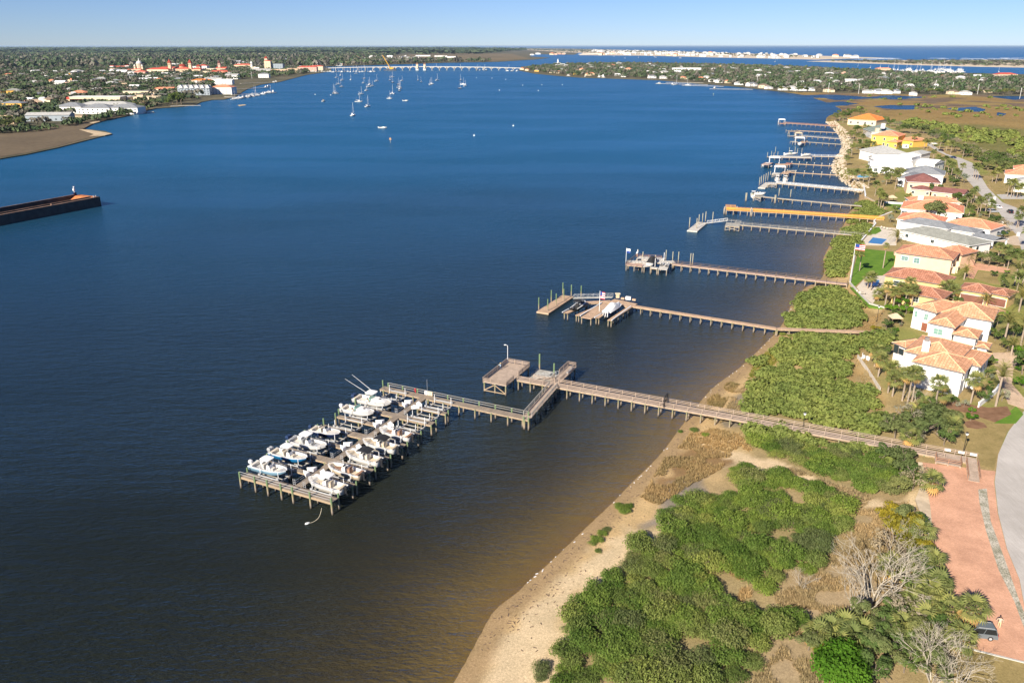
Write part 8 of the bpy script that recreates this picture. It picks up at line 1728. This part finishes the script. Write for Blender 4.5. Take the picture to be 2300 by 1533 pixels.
# ================================================================ bridge with arches and towers
a, b = A(738, 158.2, 0), A(1170, 158.2, 0); t, BLn = local_thing('arched_bridge', 'long white arched bridge with paired towers across the river', 'bridge', a, b)
zd = lambda x: 7.0+4.5*math.sin(math.pi*min(1, max(0, x/BLn)))**.8; n = 26; sp = BLn/n
for i in range(n):
    x0, x1 = i*sp, (i+1)*sp; draw = i in (12,); m = MB(); m.hexa([(x0, -6, zd(x0)-.9), (x1, -6, zd(x1)-.9), (x1, 6, zd(x1)-.9), (x0, 6, zd(x0)-.9)], [(x0, -6, zd(x0)), (x1, -6, zd(x1)), (x1, 6, zd(x1)), (x0, 6, zd(x0))]); m.build('deck', 'concrete', t)
    m = MB(); [m.hexa([(x0, s-.15, zd(x0)), (x1, s-.15, zd(x1)), (x1, s+.15, zd(x1)), (x0, s+.15, zd(x0))], [(x0, s-.15, zd(x0)+.8), (x1, s-.15, zd(x1)+.8), (x1, s+.15, zd(x1)+.8), (x0, s+.15, zd(x0)+.8)]) for s in (-5.9, 5.9)]; m.build('parapet', 'wall_palegrey', t)
    if not draw and i > 5:
        m = MB(); k = 8
        for s in (-5.5, 5.0):
            for j in range(k):
                fa, fb_ = j/k, (j+1)/k; za = zd(x0)-1.0-(zd(x0)-3.4)*(1-math.sin(math.pi*fa)**.6); zb = zd(x1)-1.0-(zd(x1)-3.4)*(1-math.sin(math.pi*fb_)**.6); xa, xb = x0+sp*fa, x0+sp*fb_
                m.hexa([(xa, s, za-.2), (xb, s, zb-.2), (xb, s+.5, zb-.2), (xa, s+.5, za-.2)], [(xa, s, zd(xa)-1.2), (xb, s, zd(xb)-1.2), (xb, s+.5, zd(xb)-1.2), (xa, s+.5, zd(xa)-1.2)])
        m.build('arch', 'concrete', t)
    if i: m = MB(); m.box(x0, 0, zd(x0)/2-1.2, 2.2 if i > 5 else 1.2, 11, zd(x0)+1.2); m.build('pier', 'concrete', t)
for i in (12, 13):
    x = i*sp+(sp*.0); m = MB(); m.box(x, 0, 3, 9, 17, 8); m.build('tower_base', 'wall_palegrey', t)
    for s in (-1, 1): tower(t, x, s*7.6, 5.2, 14, 'wall_cream', 'tile_brown', 3.5, 6)
for i in range(8): q = (i+.5)*BLn/8; tubeI('lamp_post', 'trim_white', t, (q, -5.9, zd(q)), (q, -5.9, zd(q)+9), .2)
a, b = A(1300, 122.6, 0), A(1640, 124.5, 0); t, L2 = local_thing('long_bridge', 'thin pale causeway bridge humping over the far inlet', 'bridge', a, b); n = 30
zb_ = lambda f: 4+19*math.sin(math.pi*f)**1.5
for i in range(n): x0, x1 = L2*i/n, L2*(i+1)/n; m = MB(); m.hexa([(x0, -7, zb_(i/n)-2.5), (x1, -7, zb_((i+1)/n)-2.5), (x1, 7, zb_((i+1)/n)-2.5), (x0, 7, zb_(i/n)-2.5)], [(x0, -7, zb_(i/n)), (x1, -7, zb_((i+1)/n)), (x1, 7, zb_((i+1)/n)), (x0, 7, zb_(i/n))]); m.build('deck', 'wall_white', t); m = MB(); m.box(x0, 0, zb_(i/n)/2-2, 5, 12, zb_(i/n)+.5); m.build('pier', 'wall_palegrey', t)
# crane
p = A(876, 158.4, 0); t = thing('crane', 'tall yellow lattice boom crane on a work barge by the bridge', 'crane', p); boxI('barge', 'steel_dark', t, (0, 0, 1), (40, 16, 3)); boxI('tracks', 'steel_dark', t, (3, 0, 3.4), (9, 8, 2)); boxI('cab', 'crane_yellow', t, (4, 0, 6.6), (10, 6, 4.5)); boxI('counterweight', 'crane_yellow', t, (10, 0, 7), (4, 6, 4))
e = Vector((-22, 0, 47)); s0 = Vector((2, 0, 6))
for dx, dy in ((-1.2, -1.2), (1.2, -1.2), (1.2, 1.2), (-1.2, 1.2)): tubeI('boom_chord', 'crane_yellow', t, s0+Vector((dx, dy, 0)), e+Vector((dx*.3, dy*.3, 0)), .42)
for i in range(16):
    f, g = i/16, (i+1)/16; s = 1 if i % 2 else -1; tubeI('boom_lacing', 'crane_yellow', t, s0.lerp(e, f)+Vector((s*1.2, -1.2, 0))*(1-.7*f), s0.lerp(e, g)+Vector((-s*1.2, -1.2, 0))*(1-.7*g), .25)
tubeI('boom_cable', 'steel_dark', t, (9, 0, 9), e, .18); tubeI('hoist_line', 'steel_dark', t, e, (-22, 0, 8), .15)
# ================================================================ piers and marinas of the far shores
def far_pier(label, pa, pb, w, mat='deck_concrete', z=1.6, n=None):
    a, b = A(*pa, z), A(*pb, z); t, L = local_thing('pier', label, 'pier', a, b); deck(t, (0, 0, z), (L, 0, z), w, mat, 'deck', .4, None); n = n or max(3, min(24, int(L/8)))
    for i in range(n+1):
        for s in (-1, 1): piling(t, L*i/n, s*w*.42, z-.1, 'piling_tan', .22)
    return t
for lab, pa, pb, w in [('thin pier reaching from the blue grey roofs into the river', (262, 254), (345, 250.5), 3), ('short pier below the shore trees', (383, 238.2), (450, 236.5), 3.5), ('long pier with white boats beyond the boathouse', (520, 213), (620, 207.5), 4), ('pier in front of the boathouse with tall lift piles', (505, 217.5), (545, 219), 3), ('middle pier of the tidal flat', (520, 201), (602, 196.5), 4), ('upper pier of the tidal flat', (540, 187.5), (622, 184.5), 4), ('dock on the island shore with a hoist at its end', (1473, 187.6), (1590, 190), 3), ('white dock on the island shore with two boats', (1532, 191.5), (1625, 194), 3), ('long lower island dock on many piles', (1594, 199.5), (1690, 200.5), 3), ('upper island dock on the far shore', (1496, 185), (1580, 186), 3)]: far_pier(lab, pa, pb, w)
def cruiser_proto():
    t = thing('cruiser', 'white cruiser with a hard top', 'boat'); hull_parts(t, 11, 3.6, 1.1, 1.6, 'gelcoat', 'gelcoat', 1.0, st=8, full=True); m = MB(); m.hexa([(-2.5, -1.4, 1.2), (2.4, -1.1, 1.4), (2.4, 1.1, 1.4), (-2.5, 1.4, 1.2)], [(-2.3, -1.2, 2.7), (1.4, -.9, 2.7), (1.4, .9, 2.7), (-2.3, 1.2, 2.7)]); c = m.build('cabin', 'gelcoat', t); m = MB(); m.box(-.2, 0, 2.1, 3.4, 2.5, .5); m.build('window', 'glass', c); m = MB(); m.box(-1.0, 0, 3.8, 2.4, 2.2, .15); m.tube((-1, -.9, 2.6), (-1, -.9, 3.8), .06, .06, 5); m.tube((-1, .9, 2.6), (-1, .9, 3.8), .06, .06, 5); m.build('hard_top', 'canvas_white', t); return t
CP_ = cruiser_proto(); YP = sailboat('yacht', 12)
def fleet(places, where, group, s=(.9, 1.3), yachts=.4):
    for x, y in places:
        k = YP if random.random() < yachts else CP_; copy_to(k, A(x, y, .05), random.uniform(0, 6.28), random.uniform(*s), ('white masted yacht ' if k is YP else 'white motor cruiser ')+where, group+(' yachts' if k is YP else ' cruisers'))
fleet([(525+i*4.6, 224-i*.75) for i in range(13)], 'berthed below the far boathouse', 'boathouse marina', (.8, 1.1), .25); fleet([(596, 211), (602, 209), (608, 208), (613, 207), (590, 212), (598, 196), (603, 195), (566, 214), (615, 186), (620, 184)], 'berthed at the tidal flat piers', 'tidal flat', (.8, 1.1), .1)
fleet([(690+i*6.5, 162.5-.5*(i % 3)) for i in range(24)]+[(1072, 157.8), (1078, 158.2), (1085, 157.6), (1092, 158.6)], 'berthed beside the arched bridge', 'town marina', (1.0, 1.4), .7)
fleet([(1480, 188.5), (1510, 190.5), (1518, 191), (1545, 192), (1605, 199.2), (1314, 173.5), (1345, 174.5), (1355, 175), (1277, 171), (1140, 160), (1150, 160.6), (1162, 160.4)], 'berthed along the island shore', 'island shore boats', (1.0, 1.3), .05)
fleet([(2005+random.uniform(0, 155), 157+random.uniform(0, 8)) for i in range(60)], 'crowded into the white marina behind the island', 'island marina', (1.3, 2.2), .3)
drop(CP_); drop(YP)
for x, y in ((1928, 211), (1974, 205), (2013, 206), (2138, 206), (2195, 212), (2290, 222), (1860, 208), (1787, 205), (2100, 200), (1700, 190), (566, 177)):
    t = thing('utility_pole', 'slim pale utility pole rising above the shore trees', 'pole', A(x, y, .9), 0, 'utility poles'); tubeI('pole', 'trim_white', t, (0, 0, 0), (0, 0, 16), .25); boxI('crossarm', 'trim_white', t, (0, 0, 15), (2.4, .2, .2))
m = MB()
for i in range(70):
    p = A(random.choice((random.uniform(1930, 2010), random.uniform(2100, 2300))), random.uniform(130.2, 133.6), .15); m.box(p.x, p.y, .15, random.uniform(30, 110), random.uniform(4, 14), .3)
tag(m.build('surf', 'plastic_white'), 'white surf breaking off the sand island', 'surf', kind='stuff')
# ================================================================ tree cover of the far shores
BX = np.array([(a, b, w) for a, b, w in BUILT])
def sample(px, sp, z, clear=True, holes=()):
    P = AN(px, z); x0, y0 = P.min(0); x1, y1 = P.max(0); n = int((x1-x0)*(y1-y0)/sp**2)
    if n > 400000: n = 400000
    Q = np.stack([RNG.uniform(x0, x1, n), RNG.uniform(y0, y1, n)], -1); Q = Q[inside(Q[:, 0], Q[:, 1], P)]; Q = Q[np.abs(Q[:, 0]) < Q[:, 1]*.72+60]
    for h in holes: Q = Q[~inside(Q[:, 0], Q[:, 1], AN(h, z))]
    if clear and len(Q):
        k = np.ones(len(Q), bool)
        for a, b, w in BX:
            k &= ~((np.abs(Q[:, 0]-a) < w*.55+2) & (Q[:, 1] < b+11) & (Q[:, 1] > b-(13+w*.3)))
        Q = Q[k]
    return Q
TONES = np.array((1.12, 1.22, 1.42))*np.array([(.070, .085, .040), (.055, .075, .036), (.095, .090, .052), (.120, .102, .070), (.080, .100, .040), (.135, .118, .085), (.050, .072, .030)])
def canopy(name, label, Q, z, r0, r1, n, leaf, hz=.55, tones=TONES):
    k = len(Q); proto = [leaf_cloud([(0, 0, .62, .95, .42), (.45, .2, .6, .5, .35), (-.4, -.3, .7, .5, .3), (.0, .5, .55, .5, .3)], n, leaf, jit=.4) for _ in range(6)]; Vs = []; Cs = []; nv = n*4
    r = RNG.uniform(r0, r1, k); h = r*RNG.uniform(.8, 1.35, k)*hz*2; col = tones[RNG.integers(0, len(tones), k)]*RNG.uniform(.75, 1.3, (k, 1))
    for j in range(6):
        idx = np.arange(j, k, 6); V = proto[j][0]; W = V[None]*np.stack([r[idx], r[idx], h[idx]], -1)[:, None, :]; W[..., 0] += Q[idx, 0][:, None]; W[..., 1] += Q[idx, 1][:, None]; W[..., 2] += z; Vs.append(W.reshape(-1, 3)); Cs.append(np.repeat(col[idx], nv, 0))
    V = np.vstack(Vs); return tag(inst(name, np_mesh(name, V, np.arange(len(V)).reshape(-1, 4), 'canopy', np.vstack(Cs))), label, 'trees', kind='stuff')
ISLE_T = [(1185, 158), (1250, 167), (1300, 171), (1400, 174), (1480, 177), (1560, 184), (1640, 190), (1700, 196), (1760, 203), (1900, 207), (2020, 210), (2200, 211), (2400, 215), (2400, 178), (2170, 172), (2000, 163), (1900, 158), (1750, 151), (1600, 146), (1400, 143), (1250, 146), (1190, 152)]
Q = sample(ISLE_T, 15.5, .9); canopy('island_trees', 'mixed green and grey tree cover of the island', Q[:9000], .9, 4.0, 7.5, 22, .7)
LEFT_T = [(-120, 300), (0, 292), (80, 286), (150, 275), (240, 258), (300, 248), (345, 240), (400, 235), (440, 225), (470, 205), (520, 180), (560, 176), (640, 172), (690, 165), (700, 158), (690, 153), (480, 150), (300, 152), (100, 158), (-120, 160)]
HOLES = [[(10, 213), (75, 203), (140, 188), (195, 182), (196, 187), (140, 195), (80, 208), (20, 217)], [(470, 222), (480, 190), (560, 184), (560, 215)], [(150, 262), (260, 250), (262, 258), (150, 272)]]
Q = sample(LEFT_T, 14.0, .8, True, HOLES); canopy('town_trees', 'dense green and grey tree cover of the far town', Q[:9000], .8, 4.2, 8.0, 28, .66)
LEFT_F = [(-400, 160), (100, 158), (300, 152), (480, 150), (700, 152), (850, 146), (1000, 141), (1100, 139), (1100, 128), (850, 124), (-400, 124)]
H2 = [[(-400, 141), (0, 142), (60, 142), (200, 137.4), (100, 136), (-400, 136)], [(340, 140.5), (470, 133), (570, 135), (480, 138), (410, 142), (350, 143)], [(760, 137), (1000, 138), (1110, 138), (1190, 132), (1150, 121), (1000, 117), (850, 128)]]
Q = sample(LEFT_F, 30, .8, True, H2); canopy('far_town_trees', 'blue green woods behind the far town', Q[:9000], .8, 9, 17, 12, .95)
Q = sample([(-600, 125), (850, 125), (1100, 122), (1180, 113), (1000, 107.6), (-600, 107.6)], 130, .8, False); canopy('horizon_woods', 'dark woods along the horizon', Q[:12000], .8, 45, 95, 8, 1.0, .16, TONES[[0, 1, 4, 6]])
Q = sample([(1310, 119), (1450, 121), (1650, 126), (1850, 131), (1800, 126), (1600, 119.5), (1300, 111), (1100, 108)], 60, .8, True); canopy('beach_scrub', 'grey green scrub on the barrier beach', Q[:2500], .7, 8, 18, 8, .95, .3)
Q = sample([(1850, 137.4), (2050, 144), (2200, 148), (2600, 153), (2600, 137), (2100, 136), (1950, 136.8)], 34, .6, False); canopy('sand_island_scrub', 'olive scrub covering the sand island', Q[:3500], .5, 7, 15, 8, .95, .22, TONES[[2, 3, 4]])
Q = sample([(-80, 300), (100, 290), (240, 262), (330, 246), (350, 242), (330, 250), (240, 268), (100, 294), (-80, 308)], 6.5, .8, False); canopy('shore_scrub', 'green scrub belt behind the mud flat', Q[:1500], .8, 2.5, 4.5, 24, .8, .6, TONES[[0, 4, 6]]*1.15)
# the nearest far trees one by one
SH = sample([(-20, 298), (60, 288), (150, 272), (240, 258), (330, 246), (345, 236), (300, 238), (200, 262), (100, 270), (-20, 282)], 17, .8)
for x, y in SH[:70]:
    k = random.choice(('oak', 'dark', 'grey', 'oak')); tree((x, y, .8), k, random.uniform(1.0, 1.7), {'oak': 'olive green tree', 'dark': 'dark evergreen tree', 'grey': 'greyish half bare tree'}[k]+' on the far shore behind the mud flat', 'far shore trees '+k)
for x, y, s in ((398, 236, 2.6), (408, 234, 2.2), (388, 234, 1.9), (380, 238, 1.5)): tree(A(x, y, .8), 'dark', s, 'big dark rounded tree at the point below the condominium row', 'big dark trees at the point')
for i in range(45):
    x = random.uniform(1720, 2300); y = 205+(x-1720)*.012+random.uniform(-1, 2); k = random.choice(('oak', 'dark', 'grey')); tree(A(x, y, .9), k, random.uniform(1.0, 1.6), {'oak': 'olive green tree', 'dark': 'dark evergreen tree', 'grey': 'greyish half bare tree'}[k]+' along the island side of the marsh', 'marsh side trees '+k)
tree(A(1878, 165, .9), 'dark', 2.6, 'large dark tree standing above the island roofs')

# ================================================================ air
def haze_mat():
    n = NT('haze'); v = n.n('VolumePrincipled'); v.inputs['Color'].default_value = (.58, .78, 1.0, 1); v.inputs['Density'].default_value = HAZE; v.inputs['Anisotropy'].default_value = .1
    n.l(v.outputs[0], n.out.inputs['Volume'])
HAZE = 1.8e-5
haze_mat(); m = MB(); m.box(0, 45000, 36, 192000, 110000, 92); hz = m.build('haze', 'haze'); tag(hz, 'pale even air over the whole river', 'haze', kind='stuff')
